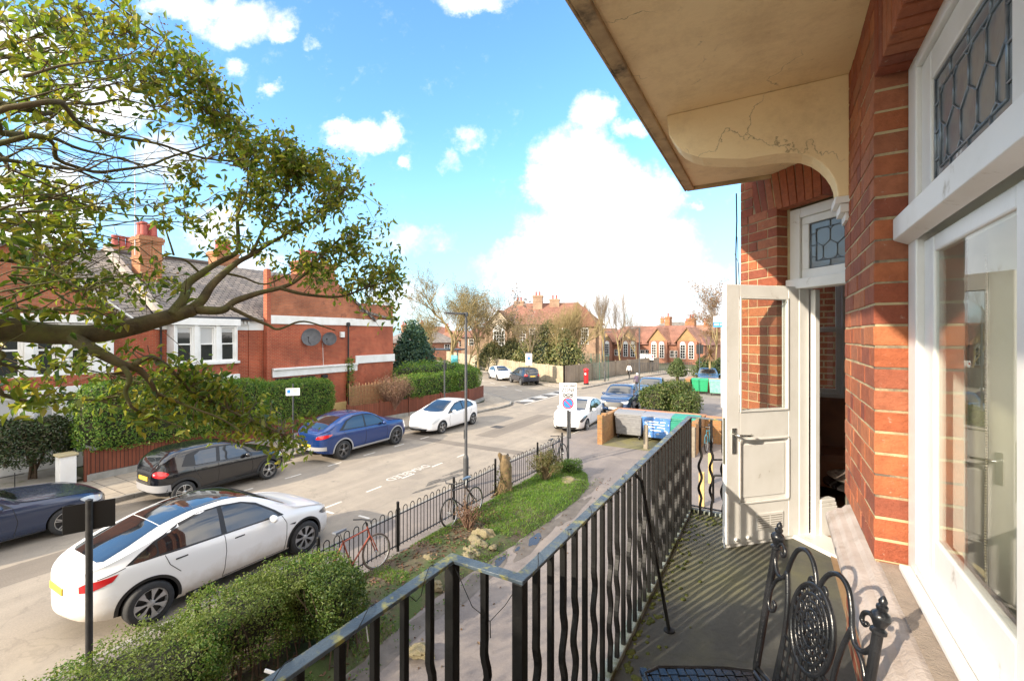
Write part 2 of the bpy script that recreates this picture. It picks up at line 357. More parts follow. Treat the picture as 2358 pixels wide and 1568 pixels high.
BARK = mat('bark', (.055,.046,.022), (.12,.10,.042), 9, .9, bmp=.7, bscale=35, c3=(.11,.13,.03), s3=3.2, lo3=.48, hi3=.66)
SOIL = mat('soil', (.035,.024,.016), (.085,.06,.04), 3, .95, bmp=.8, bscale=25)
CHROME = mat('brushed_steel', (.62,.62,.60), rough=.25, metal=1)
GREY_METAL = mat('grey_painted_steel', (.045,.048,.052), (.065,.066,.07), 8, .45)
DKGREY = mat('dark_grey_plastic', (.022,.023,.025), rough=.55)
RUBBER = mat('tyre_rubber', (.018,.018,.019), (.03,.03,.03), 20, .75)
WHITE_SIGN = mat('white_sign_face', (.80,.80,.80), rough=.4)
# ================================================================== THE SETTING
ROAD = ground_mat('worn_asphalt', (.30,.26,.21), (.24,.21,.175), (.145,.127,.107), crack=.2, warm=(.33,.285,.225))
FORE = ground_mat('forecourt_asphalt', (.215,.188,.172), (.155,.136,.13), (.09,.08,.074), crack=.15, warm=(.24,.205,.178))
KERB = mat('kerb_stone', (.30,.28,.25), (.19,.18,.16), 3, .85, bmp=.3)
FLAGS = brick_mat('pavement_flags', (.38,.33,.26), (.32,.28,.225), (.10,.09,.075), .75, .6, .014, stain=(.19,.17,.14), bmp=.25, dirt=.35)
LAND = mat('rough_land', (.06,.075,.03), (.10,.09,.055), .3, .95)
ROADWHITE = mat('road_paint', (.62,.59,.54), (.36,.31,.25), 11, .85, lo=.5, hi=.72)
def structure(o): o['kind'] = 'structure'; return o
g = MB(); g.sheet([(-900,-300),(900,-300),(900,1500),(-900,1500)], -.03); structure(g.build('ground', LAND))
far_kerb = [(-16.6,-40),(-16.6,17),(-16.25,22),(-15.75,26.0),(-15.8,27.2),(-16.4,28.4),(-18,29.8),(-22,32.6),(-35,42.6),(-58,60.5)]
side_far = [(-62,72),(-38,53.5),(-23,42.2),(-19,39.4),(-17.2,38.4),(-16.0,38.1),(-15.1,38.8),(-14.4,45),(-13.7,51),(-11,62),(-4,76)]
near_kerb = [(12,80),(1,66),(-3.6,55),(-6.2,42),(-7.4,32),(-8.15,25),(-8.7,18),(-8.75,14),(-8.75,-40)]
g = MB(); g.sheet((far_kerb+side_far+near_kerb)[::-1], 0.0); structure(g.build('road', ROAD))
def kerb(pts, side, name):
    m = MB()
    for a, b in zip(pts[:-1], pts[1:]):
        a, b = Vector((*a, 0)), Vector((*b, 0)); l = (b-a).length; k = max(1, round(l/.9)); t = (b-a)/l; n = Vector((-t.y, t.x, 0))*side
        for i in range(k):
            p, q = a+t*(l*i/k+.004), a+t*(l*(i+1)/k-.004)
            h = .115+random.uniform(-.006, .006)
            m.obox((p+q)/2+n*.065+Vector((0,0,h/2-.02)), t*(q-p).length/2, n*.065, (0,0,h/2+.02))
    return structure(m.build(name, KERB, bevel=.012))
kerb(far_kerb, 1, 'kerb'); kerb(side_far, 1, 'kerb'); kerb(near_kerb, 1, 'kerb')
def off(pts, d):
    out = []
    for i, p in enumerate(pts):
        a = Vector(pts[max(0, i-1)]); b = Vector(pts[min(len(pts)-1, i+1)]); t = (b-a).normalized(); out.append((p[0]-t.y*d, p[1]+t.x*d))
    return out
fk = off(far_kerb, .13); sf = off(side_far, .13); nk = off(near_kerb, .13)
pv = MB()
pv.sheet([(-19.6,-40)]+[(-19.6,14)]+[(-18.8,20),(-18.0,25.5),(-17.8,27.2),(-18.6,28.6),(-23,32.2),(-36,42.2),(-59,60.2)][0:0]+[], 0) if False else None
inner = [(-19.6,-40),(-19.6,14),(-18.9,20),(-17.9,25.4),(-17.9,27.0),(-18.6,28.2),(-20.2,29.2),(-23.4,31.4),(-36.2,41.2),(-59,59)]
for i in range(len(fk)-1):
    pv.add([(*fk[i], .1), (*fk[i+1], .1), (*inner[i+1], .1), (*inner[i], .1)], [(0,1,2,3)])
outer = [(-64,74.5),(-39.5,55.5),(-24.2,44.2),(-20.5,42.0),(-18.5,41.2),(-17.6,41.0),(-17.2,41.6),(-16.6,46),(-15.9,52),(-13.4,63),(-6.5,77.5)]
for i in range(len(sf)-1):
    pv.add([(*sf[i], .1), (*sf[i+1], .1), (*outer[i+1], .1), (*outer[i], .1)], [(0,1,2,3)])
structure(pv.build('pavement', FLAGS))
# the near side: pavement, forecourt and driveway are one asphalt sheet
fc = MB(); fc.sheet([(14,80),(14,-40)][::-1]+[(14,80)]+[p for p in nk] if False else nk+[(14,-40),(14,80)], .1); structure(fc.build('forecourt', FORE))
# earth of the planted strip, a raised lumpy bed
bed = [(-7.12,-6),(-5.15,-6),(-5.2,4.4),(-5.3,6.3),(-5.15,8.8),(-4.98,10.6),(-4.92,12.3),(-5.05,13.6),(-5.55,14.75),(-6.2,15.2),(-7.05,15.5)]
def inpoly(x, y, P):
    c = False; j = len(P)-1
    for i in range(len(P)):
        if (P[i][1] > y) != (P[j][1] > y) and x < (P[j][0]-P[i][0])*(y-P[i][1])/(P[j][1]-P[i][1])+P[i][0]: c = not c
        j = i
    return c
def edge_dist(x, y, P):
    d = 9
    for i in range(len(P)):
        a = Vector(P[i]); b = Vector(P[(i+1) % len(P)]); t = max(0, min(1, (Vector((x, y))-a).dot(b-a)/max(1e-9, (b-a).length_squared))); d = min(d, (a+(b-a)*t-Vector((x, y))).length)
    return d
from mathutils import noise as mnoise
def bedz(x, y): return .1+min(.16, edge_dist(x, y, bed)*.55)+.035*mnoise.noise(Vector((x*2.1, y*2.1, 0)))
def bed_sheet():
    pts = [Vector(p) for p in bed]; ring = []
    for a, b in zip(pts, pts[1:]+pts[:1]):
        k = max(1, int((b-a).length/.25))
        for i in range(k):
            q = a+(b-a)*i/k; ring.append(q+Vector((mnoise.noise(Vector((q.x*3, q.y*3, 2)))*.10, mnoise.noise(Vector((q.x*3, q.y*3, 7)))*.08)))
    n = len(ring); grid = [Vector((x, y)) for x in np.arange(-7.1, -4.8, .16) for y in np.arange(-6, 15.5, .16) if inpoly(x, y, bed) and edge_dist(x, y, bed) > .12]
    vv, _, ff = delaunay_2d_cdt(ring+grid, [], [list(range(n))], 1, 1e-4)[:3]
    m = MB(); m.add([(v.x, v.y, bedz(v.x, v.y) if inpoly(v.x, v.y, bed) and edge_dist(v.x, v.y, bed) > .03 else .09) for v in vv], ff)
    return m
BEDMAT = mat('garden_earth', (.07,.05,.033), (.12,.09,.06), 5, .95, bmp=.9, bscale=22, c3=(.05,.075,.018), s3=1.1, lo3=.42, hi3=.58)
structure(bed_sheet().build('planted_strip', BEDMAT, smooth=True))
# turf: short blades, greener and denser to the north
GRASS = leaf_mat('grass_blades', [(.07,.17,.012),(.12,.25,.02),(.19,.28,.03),(.10,.20,.015)], .3)
def grass():
    P = []
    while len(P) < 26000:
        x = rng.uniform(-7.1, -4.85); y = rng.uniform(4.6, 15.3)
        if not inpoly(x, y, bed): continue
        t = mnoise.noise(Vector((x*.9, y*.9, 3)))+mnoise.noise(Vector((x*2.6, y*2.6, 9)))*.5
        want = -.35 if y > 9.5 else .12
        if y > 9.3 and x > -6.5: want = -.9
        if t < want: continue
        P.append((x, y, bedz(x, y)))
    P = np.array(P); n = len(P); h = rng.uniform(.025, .075, n)[:, None]; a = rng.uniform(0, 6.28, n); w = .006
    d = np.stack([np.cos(a), np.sin(a), 0*a], 1); ln = rng.normal(0, .45, (n, 3)); ln[:, 2] = 1
    V = np.empty((n, 3, 3)); V[:, 0] = P-d*w; V[:, 1] = P+d*w; V[:, 2] = P+ln*h
    return tag(np_mesh('grass', V.reshape(-1, 3), np.arange(n*3).reshape(-1, 3), GRASS), 'short green grass on the strip behind the hoop railing', 'grass', kind='stuff')
grass()
LITTER = leaf_mat('dead_leaves', [(.11,.055,.025),(.16,.09,.04),(.07,.035,.02),(.20,.13,.06),(.13,.05,.03)], .1)
def litter():
    P = []
    for i in range(2600):
        y = rng.choice([rng.uniform(.3, 6.2), rng.normal(9.2, .9), rng.uniform(6, 10)]); x = rng.uniform(-7.05, -5.2) if y < 6 else min(-5.3, rng.normal(-6.5, .5))
        if inpoly(x, y, bed): P.append((x, y, bedz(x, y)+.012))
    for i in range(110): 
        x, y = rng.uniform(-5.1, -3.9), rng.uniform(2, 15); P.append((x, y, .108))
    P = np.array(P); return tag(leaf_mesh('leaf_litter', P, np.tile([0,0,1.], (len(P), 1)), .06, LITTER, jit=.35), 'fallen brown leaves lying on the garden soil', 'leaves', kind='stuff')
litter()
WEED = leaf_mat('weed_leaves', [(.06,.14,.015),(.10,.19,.02),(.14,.20,.04),(.05,.10,.015)], .3)
def weeds():
    P = []
    ks = [(rng.uniform(-6.95, -5.0), rng.uniform(.5, 15.0)) for _ in range(520)]
    for x, y in ks:
        if not inpoly(x, y, bed): continue
        e = edge_dist(x, y, bed)
        if e > .45 and rng.random() < .6: continue
        for j in range(rng.integers(4, 12)): P.append((x+rng.normal(0, .05), y+rng.normal(0, .05), bedz(x, y)+rng.uniform(.0, .07)))
    for k in range(60):
        y = rng.uniform(1, 14.5)
        for j in range(6): P.append((-5.08+rng.normal(0, .07), y+rng.normal(0, .05), .11+rng.uniform(0, .03)))
    return tag(leaf_mesh('weeds', np.array(P), np.tile([0,0,1.], (len(P), 1)), .045, WEED, jit=.6), 'low weeds and ivy sprouting along the edges of the planted strip', 'weeds', kind='stuff')
weeds()
# wet mud and puddles along the path edge
PUD, nt, Pn = new_mat('puddle_water'); Pn.inputs['Base Color'].default_value = (.045,.04,.035,1); Pn.inputs['Roughness'].default_value = .03
def blob(c, rx, ry, rot, n=28, k=.25, s=1):
    P = []
    for i in range(n):
        a = 2*math.pi*i/n; r = 1+k*mnoise.noise(Vector((math.cos(a)*1.5+s, math.sin(a)*1.5, s*3.1)))
        x, y = rx*r*math.cos(a), ry*r*math.sin(a); P.append((c[0]+x*math.cos(rot)-y*math.sin(rot), c[1]+x*math.sin(rot)+y*math.cos(rot)))
    return P
MUD = mat('wet_mud', (.085,.07,.056), (.14,.12,.10), 4, .7, bmp=.5, bscale=18)
m = MB()
for i, (y, l, w, x) in enumerate(((5.0,1.6,.28,-5.0),(7.4,1.3,.26,-5.0),(9.6,1.3,.30,-4.85),(11.6,1.2,.24,-4.72),(13.6,.9,.2,-4.95))): m.sheet(blob((x, y), w*.8, l, .05, k=.5, s=i), .1035+.0006*i)
structure(m.build('mud', MUD))
m = MB()
for i, (px, py, rx, ry) in enumerate(((1232,1243,.11,.34),(1150,1292,.075,.26),(1192,1264,.04,.12))):
    p = gp(px, py, .1); m.sheet(blob((p.x, p.y), rx, ry, .12, k=.5, s=i+5), .108)
structure(m.build('puddle', PUD))
# ------------------------------------------------------------------ road markings
def line(m, a, b, w, z=.004):
    a, b = Vector((*a, 0)), Vector((*b, 0)); t = (b-a).normalized(); n = Vector((-t.y, t.x, 0))*w/2
    m.add([a-n+Vector((0,0,z)), b-n+Vector((0,0,z)), b+n+Vector((0,0,z)), a+n+Vector((0,0,z))], [(0,1,2,3)])
m = MB()
for k in range(5): y = 8.4+k*1.55; line(m, (-10.95, y), (-10.95, y+.62), .075)
for k in range(6): y = 7.8+k*1.7; line(m, (-14.35, y), (-14.35, y+.6), .075)
line(m, (-10.95, 8.3), (-10.4, 8.3), .08); line(m, (-9.7, 8.55), (-9.3, 8.55), .08)
hump = [(-16.3,28.6),(-15.3,28.2),(-15.2,37.4),(-16.2,37.8)]
def tri(m, a, b, c, z=.011): m.add([(*a, z), (*b, z), (*c, z)], [(0,1,2)])
for k in range(4): y = 29.0+k*2.2; m.add([(-16.25, y, .012), (-15.35, y+.5, .012), (-15.35, y+1.1, .012), (-16.25, y+1.5, .012)], [(0,1,2,3)])
line(m, (-15.18, 28), (-15.1, 37.6), .12, .012); line(m, (-16.45, 28.7), (-16.35, 37.8), .1, .012)
for k in range(5): x = -19-k*2.6; line(m, (x, 34.6-k*-1.95), (x-1.2, 35.5-k*-1.95), .09)
tag(m.build('road_marking', ROADWHITE), kind='structure')
structure(MB().sheet(hump, .007).build('road_hump', mat('dark_patch_asphalt', (.06,.058,.058), (.09,.085,.08), 6, .9)))
def text_mesh(name, body, size, mt, M, parent=None, depth=.002, align='CENTER', sx=1.0):
    cu = bpy.data.curves.new(name, 'FONT'); cu.body = body; cu.size = size; cu.align_x = align; cu.align_y = 'CENTER'; cu.extrude = depth; cu.offset = size*.018 if depth else 0; cu.resolution_u = 3
    t = bpy.data.objects.new(name, cu); COL.objects.link(t); bpy.context.view_layer.update()
    me = bpy.data.meshes.new_from_object(t.evaluated_get(bpy.context.evaluated_depsgraph_get())); bpy.data.objects.remove(t)
    me.transform(M @ Matrix.Diagonal((sx, 1, 1, 1))); me.materials.clear(); me.materials.append(mt)
    o = bpy.data.objects.new(name, me); COL.objects.link(o)
    if parent is not None: o.parent = parent
    return o
o = text_mesh('road_lettering', 'DISABLED', .46, ROADWHITE, Matrix.Translation((-11.22, 12.1, .006)) @ Matrix.Rotation(R(-90), 4, 'Z'), depth=0, sx=1.02); o['kind'] = 'structure'
# oil and tar stains, patches of their own on the road
STAIN = mat('road_tar_patch', (.07,.062,.055), (.15,.135,.115), 9, .9, lo=.4, hi=.6)
m = MB()
for i, (px, py, rx, ry) in enumerate(((1020,1105,.16,.8),(1055,1085,.12,.6),(985,1125,.1,.5),(1280,1050,.1,.6))):
    p = gp(px, py); m.sheet(blob((p.x, p.y), rx, ry, -.15, k=.9, s=i+.3), .003)
structure(m.build('road_stain', STAIN))
# silt along the gutters, an inspection cover, a gully and trench repairs
m = MB(); random.seed(41)
def gutter(pts, side, z=.0022):
    for a, b in zip(pts[:-1], pts[1:]):
        a, b = Vector(a), Vector(b); l = (b-a).length; k = max(1, int(l/.5)); t = (b-a)/l; n = Vector((-t.y, t.x))*side
        for i in range(k):
            p, q_ = a+t*l*i/k, a+t*l*(i+1)/k; w0 = .16+.12*mnoise.noise(Vector((p.x*.9, p.y*.9, 1))); w1 = .16+.12*mnoise.noise(Vector((q_.x*.9, q_.y*.9, 1))); m.add([(*p, z), (*q_, z), (*(q_+n*w1), z), (*(p+n*w0), z)], [(0,1,2,3)])
gutter(near_kerb, -1); gutter(far_kerb[:6], -1); gutter(side_far, -1)
structure(m.build('gutter_silt', mat('gutter_silt', (.085,.07,.052), (.17,.145,.11), 7, .95, bmp=.6, bscale=50)))
PATCHM = ground_mat('repair_asphalt', (.20,.172,.14), (.165,.142,.118), (.11,.095,.08))
m = MB(); m.sheet([(-13.9,-2),(-12.9,-2),(-12.85,6.5),(-13.9,6.5)], .0016); m.sheet([(-12.6,18.2),(-11.5,18.2),(-11.5,25),(-12.6,25)], .0016); m.sheet([(-16.2,16.1),(-8.9,16.1),(-8.9,16.7),(-16.2,16.7)], .0018); structure(m.build('road_repair', PATCHM))
IRONM = mat('cast_iron_cover', (.06,.052,.045), (.09,.08,.07), 30, .6, metal=.4, bmp=.5, bscale=90)
m = MB(); m.box(-12.35,3.6,-.01,-11.75,4.2,.006); m.box(-13.0,20.2,-.01,-12.4,20.8,.006); structure(m.build('inspection_cover', IRONM)); m = MB(); m.box(-9.2,15.0,-.01,-8.78,15.45,.006); m.box(-16.57,10.6,-.01,-16.2,11.05,.006); structure(m.build('gully_grate', IRONM))
# ================================================================== THE APARTMENT BUILDING AND ITS BALCONY
FZ = 3.20; CZ = 6.20; WX = .336
def island_brick(name, cols, dirt=(.05,.035,.03)):
    m, nt, P = new_mat(name); g = nt.nodes.new('ShaderNodeNewGeometry'); n = len(cols)
    c = ramp(nt, g.outputs['Random Per Island'], [((i+.5)/n, q) for i, q in enumerate(cols)])
    c = mixc(nt, .8, c, ramp(nt, nz(nt, 22, 8, .7), [(.25, (.62,.58,.56)), (.6, (1.12,1.1,1.08))]), 'MULTIPLY')
    c = mixc(nt, ramp(nt, nz(nt, 7, 9, .75), [(.60, (0,0,0)), (.76, (.75,.75,.75))]), c, dirt)
    c = mixc(nt, ramp(nt, nz(nt, 38, 6, .7), [(.62, (0,0,0)), (.72, (.65,.65,.65))]), c, (.46,.33,.25))
    nt.links.new(c, P.inputs['Base Color']); P.inputs['Roughness'].default_value = .82
    b0 = bump(nt, nz(nt, 24, 6, .7), .7, .014); nt.links.new(bump(nt, nz(nt, 90, 6, .75), .8, .006, b0), P.inputs['Normal']); return m
RED = island_brick('red_facing_brick', [(.32,.088,.036),(.40,.125,.05),(.27,.066,.032),(.45,.16,.065),(.36,.105,.045),(.22,.055,.032),(.40,.14,.068),(.33,.12,.06)])
MORTAR = mat('lime_mortar', (.52,.42,.24), (.40,.32,.19), 9, .95, bmp=.6, bscale=60, c3=(.13,.10,.075), s3=2.6, lo3=.5, hi3=.62)
REDWALL = brick_mat('red_brick_wall', (.26,.06,.024), (.35,.088,.034), (.36,.28,.16), .225, .082, .010, stain=(.15,.04,.022))
SOFFIT = None
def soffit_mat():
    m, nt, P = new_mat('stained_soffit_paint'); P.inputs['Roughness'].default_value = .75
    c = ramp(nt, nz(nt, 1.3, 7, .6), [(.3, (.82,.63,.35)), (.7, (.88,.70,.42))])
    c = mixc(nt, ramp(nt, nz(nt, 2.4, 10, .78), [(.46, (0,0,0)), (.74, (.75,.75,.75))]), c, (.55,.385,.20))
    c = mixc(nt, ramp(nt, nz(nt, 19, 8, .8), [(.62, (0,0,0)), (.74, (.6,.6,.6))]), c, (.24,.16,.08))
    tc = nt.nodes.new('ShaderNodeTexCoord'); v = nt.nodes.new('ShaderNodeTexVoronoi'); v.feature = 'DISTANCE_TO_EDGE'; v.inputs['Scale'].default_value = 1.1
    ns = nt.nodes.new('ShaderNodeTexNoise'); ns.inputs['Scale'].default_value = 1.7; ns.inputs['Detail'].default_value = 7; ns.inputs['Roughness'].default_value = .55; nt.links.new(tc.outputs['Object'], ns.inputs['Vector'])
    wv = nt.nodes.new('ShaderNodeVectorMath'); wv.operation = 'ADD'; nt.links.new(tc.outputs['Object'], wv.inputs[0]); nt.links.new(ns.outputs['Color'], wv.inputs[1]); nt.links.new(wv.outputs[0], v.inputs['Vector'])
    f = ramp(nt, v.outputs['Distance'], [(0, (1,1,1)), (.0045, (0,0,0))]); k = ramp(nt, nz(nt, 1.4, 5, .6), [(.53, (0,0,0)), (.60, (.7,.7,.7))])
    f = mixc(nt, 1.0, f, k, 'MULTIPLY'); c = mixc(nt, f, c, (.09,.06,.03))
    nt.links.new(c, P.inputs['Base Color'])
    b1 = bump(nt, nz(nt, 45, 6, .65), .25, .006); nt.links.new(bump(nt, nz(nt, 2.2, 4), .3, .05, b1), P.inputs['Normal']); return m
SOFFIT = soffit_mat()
FLOOR = ground_mat('balcony_asphalt', (.115,.116,.10), (.06,.061,.056), (.085,.09,.035), crack=.2, warm=(.165,.16,.085))
SILL = mat('weathered_sill_paint', (.50,.44,.40), (.36,.30,.26), 5, .8, c3=(.25,.20,.15), s3=3, bmp=.5, bscale=70)
SILLTOP = mat('gritty_render', (.36,.29,.23), (.27,.22,.175), 12, .9, bmp=.6, bscale=140, c3=(.2,.16,.13), s3=2)
bld = tag(empty('apartment_building', (0, 0, 0)), 'red brick apartment building with cream balcony canopy and white framed windows', 'building')
def bricks(m, o, t, n, width, z0, z1, course=.082, bh=.0732, depth=.105, out=.004, phase=0, tail=None):
    """Courses of single bricks, alternately headers and stretchers, set in a mortar bed just behind their faces."""
    o, t, n = Vector(o), Vector(t), Vector(n); k = int(round((z1-z0)/course))
    for i in range(k):
        zc = z0+course*(i+.5); x = 0.0; row = (i+phase) % 2; first = True; seq = 0
        while x < width-.02:
            L = .1025 if (seq+row) % 2 else .215
            if first and row: L = .1025
            first = False; seq += 1
            L = min(L, width-x)
            if width-x-L < .05: L = width-x
            j = random.uniform(-.0015, .0022); dz = random.uniform(-.0015, .0015)
            g1 = .005
            c = o+t*(x+L/2)+n*(out+j-depth/2); c.z = zc+dz
            m.obox(c, t*(L/2-g1), n*(depth/2), Vector((0,0,bh/2)))
            x += L
pier = MB(); bricks(pier, (WX, 2.215, 0), (0,1,0), (-1,0,0), .855, 3.985, CZ)
pr = pier.build('brick_pier', RED, bld, bevel=.0035, uv=False)
mb = MB(); mb.box(WX-.0005, 2.2228, 3.9, WX+.098, 3.069, CZ+.3); mb.box(WX+.098, 2.235, 3.2, 1.3, 3.068, CZ+.3)
mb.build('mortar_bed', MORTAR, pr)
# flat arch of upright voussoirs over the window
ar = MB()
for i in range(44):
    y = 2.205-i*.074; ar.obox((WX+.048, y-.034, 6.02), (.052+random.uniform(0, .003), 0, 0), (0, .0322, 0), (0, 0, .185))
a1 = ar.build('brick_arch', RED, bld, bevel=.0035, uv=False)
MB().box(WX+.006, -1.2, 5.842, WX+.09, 2.2, CZ+.1).build('mortar_bed', MORTAR, a1)
w = MB()
w.box(WX+.003, -4, 3.05, .47, 2.215, 3.90)                        # wall under the window
w.box(WX+.003, 2.215, 3.05, .5, 3.07, 3.985)
w.box(WX+.02, -4, CZ+.35, 5.2, 8, CZ+2.6)                          # wall above the canopy
w.box(.0, -4, 0, .3, 8.5, 3.03); w.box(.3, 8.2, 0, 6, 8.5, CZ+2.6); w.box(.3,-4.2,0,6,-4,CZ+2.6); w.box(5.8,-4,0,6,8.2,CZ+2.6)
w.box(WX, -4, 3.9, .5, -1.3, CZ+.36)
w.build('brick_wall', REDWALL, bld)
# canted bay wall with the balcony door
q = math.sqrt(.5); T = Vector((-q, q, 0)); Nn = Vector((-q, -q, 0)); A0 = Vector((.092, 4.287, 0))
cp = MB(); bricks(cp, A0+T*.10, T, Nn, .413, FZ, 5.90, course=.0823, depth=.11, phase=1)
cpo = cp.build('brick_pier', RED, bld, bevel=.0035, uv=False)
va = MB()
for i in range(17):
    s = .33-i*.0735; lean = max(-.35, min(.35, (s+.40)*.30)); 
    va.obox(A0+T*s+Vector((0,0,6.045))-Nn*.05, T*.032, Nn*(.053+random.uniform(0, .003)), Vector((0,0,.155))+T*lean*.155)
va.build('brick_arch', RED, bld, bevel=.0035, uv=False)
cb = MB(); zc = 5.90
bricks(cb, A0+T*.36, T, Nn, .153, 5.90, CZ+.02, course=.0823, depth=.11); cb.build('brick_pier', RED, bld, bevel=.0035, uv=False)
k = MB()
P0 = A0-Nn*.006
def cant(m, s0, s1, d0, d1, z0, z1, mi=0):   # slab in the canted wall: along T from s0 to s1, depth d0..d1 behind the face
    c = A0+T*(s0+s1)/2-Nn*(d0+d1)/2; c.z = (z0+z1)/2; return m.obox(c, T*(s1-s0)/2, Nn*(d1-d0)/2, (0, 0, (z1-z0)/2), mi)
cant(k, .1072, .509, .0005, .104, FZ, CZ+.35); cant(k, -.9, .1, .006, .104, 5.893, CZ+.35); cant(k, .085, .51, .106, .30, 0, CZ+.35); cant(k, -.9, .085, .12, .30, 5.9, CZ+.35)
k.build('mortar_bed', MORTAR, cpo)
e = A0+T*.513
w = MB(); w.box(e.x+.004, e.y+.004, 0, e.x+.25, 6.45, CZ+2.6); w.box(e.x, 8.0, 0, .4, 8.49, CZ+2.6)
# brick face across the recess, seen through the inner window
w.box(-.1, 7.3, 0, 4, 7.6, CZ+2); w.build('brick_wall', REDWALL, bld)
# ------------------------------------------------------------------ canopy, bracket, floor
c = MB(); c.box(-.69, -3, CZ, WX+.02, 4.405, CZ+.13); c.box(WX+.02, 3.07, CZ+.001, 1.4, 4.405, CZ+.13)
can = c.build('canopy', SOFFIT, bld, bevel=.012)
EDGE = mat('canopy_edge_paint', (.52,.38,.21), (.34,.24,.13), 7, .85, c3=(.05,.04,.03), s3=5, bmp=.5, bscale=40)
f = MB(); f.box(-.705, -3, CZ-.028, -.635, 4.42, CZ+.001); f.box(-.72, -3, CZ-.03, -.7055, 4.435, CZ+.16); f.box(-.7, 4.4055, CZ-.03, .2, 4.435, CZ+.15); f.build('drip_edge', EDGE, can, bevel=.008)
prof = [(1535,290),(1541,312),(1552,330),(1568,346),(1590,357),(1615,363),(1645,365),(1680,366),(1718,366),(1755,360),(1788,354.5),(1820,353),(1848,355),(1872,363),(1892,376),(1908,392),(1919,408),(1926,425),(1929,445)]
pp = [onY(x, y, 2.9) for x, y in prof]; pp[0].z = CZ-.001
poly = [Vector((p.x, 2.9, p.z)) for p in pp]; zb = poly[-1].z
poly += [Vector((poly[-1].x, 2.9, zb-.02)), Vector((WX-.002, 2.9, zb-.02)), Vector((WX-.002, 2.9, CZ-.001))]
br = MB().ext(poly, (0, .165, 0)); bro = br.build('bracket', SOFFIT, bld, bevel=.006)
bx = poly[-3].x; cbm = MB()
for i, (dx, dz, h) in enumerate(((.0, .0, .035), (.022, .036, .045), (.045, .082, .04), (.066, .123, .05))):
    cbm.box(bx-.012+dx, 2.888+.012*i, zb-.021-dz-h, WX-.002, 3.077-.012*i, zb-.0215-dz)
cbm.build('corbel', W_PAINT, bro, bevel=.006)
fl = MB(); fl.box(-.70, -3, 3.04, 1.2, 4.56, FZ); fl.box(-1.0, -3, 3.04, -.70, 1.27, FZ-.002); fl.build('balcony_floor', FLOOR, bld, bevel=.01)
MOSS = mat('moss', (.06,.075,.012), (.12,.13,.025), 20, .95, bmp=1, bscale=70)
mo = MB()
for i in range(240):
    y = random.uniform(1.3, 4.45); x = -.665+random.expovariate(18)
    if random.random() < .25: y = 4.5-random.expovariate(9); x = random.uniform(-.66, -.25)
    s = random.uniform(.005, .02); mo.ball((x, y, FZ+.001), (s, s*1.3, s*.35), nu=6, nv=4)
tag(mo.build('moss', MOSS, bld, smooth=True), kind='stuff')
ed = MB(); ed.box(-.735, 1.28, 3.0, -.672, 4.585, FZ+.028); ed.box(-1.03, -3, 3.0, -.97, 1.30, FZ+.028); ed.box(-.97, 1.24, 3.0, -.735, 1.30, FZ+.028); ed.box(-.672, 4.525, 3.0, .2, 4.585, FZ+.028)
ed.build('floor_kerb', mat('flaking_kerb_paint', (.32,.38,.36), (.16,.17,.14), 7, .8, c3=(.09,.10,.03), s3=5, lo3=.46, hi3=.58, bmp=.5), bld, bevel=.006)
sl = MB()
sprof = [(.47,3.985),(.335,3.981),(.315,3.975),(.300,3.957),(.275,3.952),(.262,3.935),(.243,3.93),(.232,3.915),(.232,3.885),(.252,3.872),(.275,3.868),(.29,3.84),(.32,3.825),(.337,3.80),(.47,3.80)]
sl.ext([Vector((x, -3, z)) for x, z in sprof], (0, 5.9, 0)); so_ = sl.build('window_sill', SILL, bld, bevel=.004)
MB().add([(.345,-3,3.989),(.47,-3,3.991),(.47,2.2,3.991),(.345,2.2,3.989)], [(0,1,2,3)]).build('sill_top', SILLTOP, so_)
# ------------------------------------------------------------------ near window
def frame_rect(m, X0, X1, ya, yb, z0, z1, wl, wr, wb, wt):     # rectangular frame in an X plane; ya>yb
    m.box(X0, ya, z0, X1, ya-wl, z1); m.box(X0, yb+wr, z0, X1, yb, z1)
    m.box(X0+.001, ya-wl, z0, X1-.001, yb+wr, z0+wb); m.box(X0+.001, ya-wl, z1-wt, X1-.001, yb+wr, z1)
win = MB(); frame_rect(win, .43, .56, 2.205, -1.25, 3.985, 5.84, .105, .1, .055, .05)
for y in (1.30, .3): win.box(.432, y, 4.04, .56, y-.09, 5.79)
wino = win.build('window', W_PAINT, bld, bevel=.005)
tr = MB(); tr.box(.385, 2.20, H+.355, .56, -1.24, H+.435); tr.ext([Vector((.385,2.20,H+.355)),Vector((.43,2.20,H+.335)),Vector((.43,2.20,H+.3549)),Vector((.40,2.20,H+.3549))],(0,-3.4,0)); tr.build('transom', W_PAINT, wino, bevel=.006)
st = MB(); st.box(.395, 2.16, 3.9915, .4295, -1.2, 4.012); st.box(.428, 2.11, 4.0395, .47, -1.2, 4.052); st.build('sub_sill', W_PAINT, wino, bevel=.004)
CAME = mat('lead_came', (.13,.16,.19), (.24,.28,.32), 20, .35, metal=.5)
LEADGLASS, nt, Pn = new_mat('old_leaded_glass'); Pn.inputs['Base Color'].default_value = (.20,.22,.235,1); Pn.inputs['Roughness'].default_value = .12; Pn.inputs['Specular IOR Level'].default_value = .6
nt.links.new(bump(nt, nz(nt, 9, 3), .25, .02), Pn.inputs['Normal'])
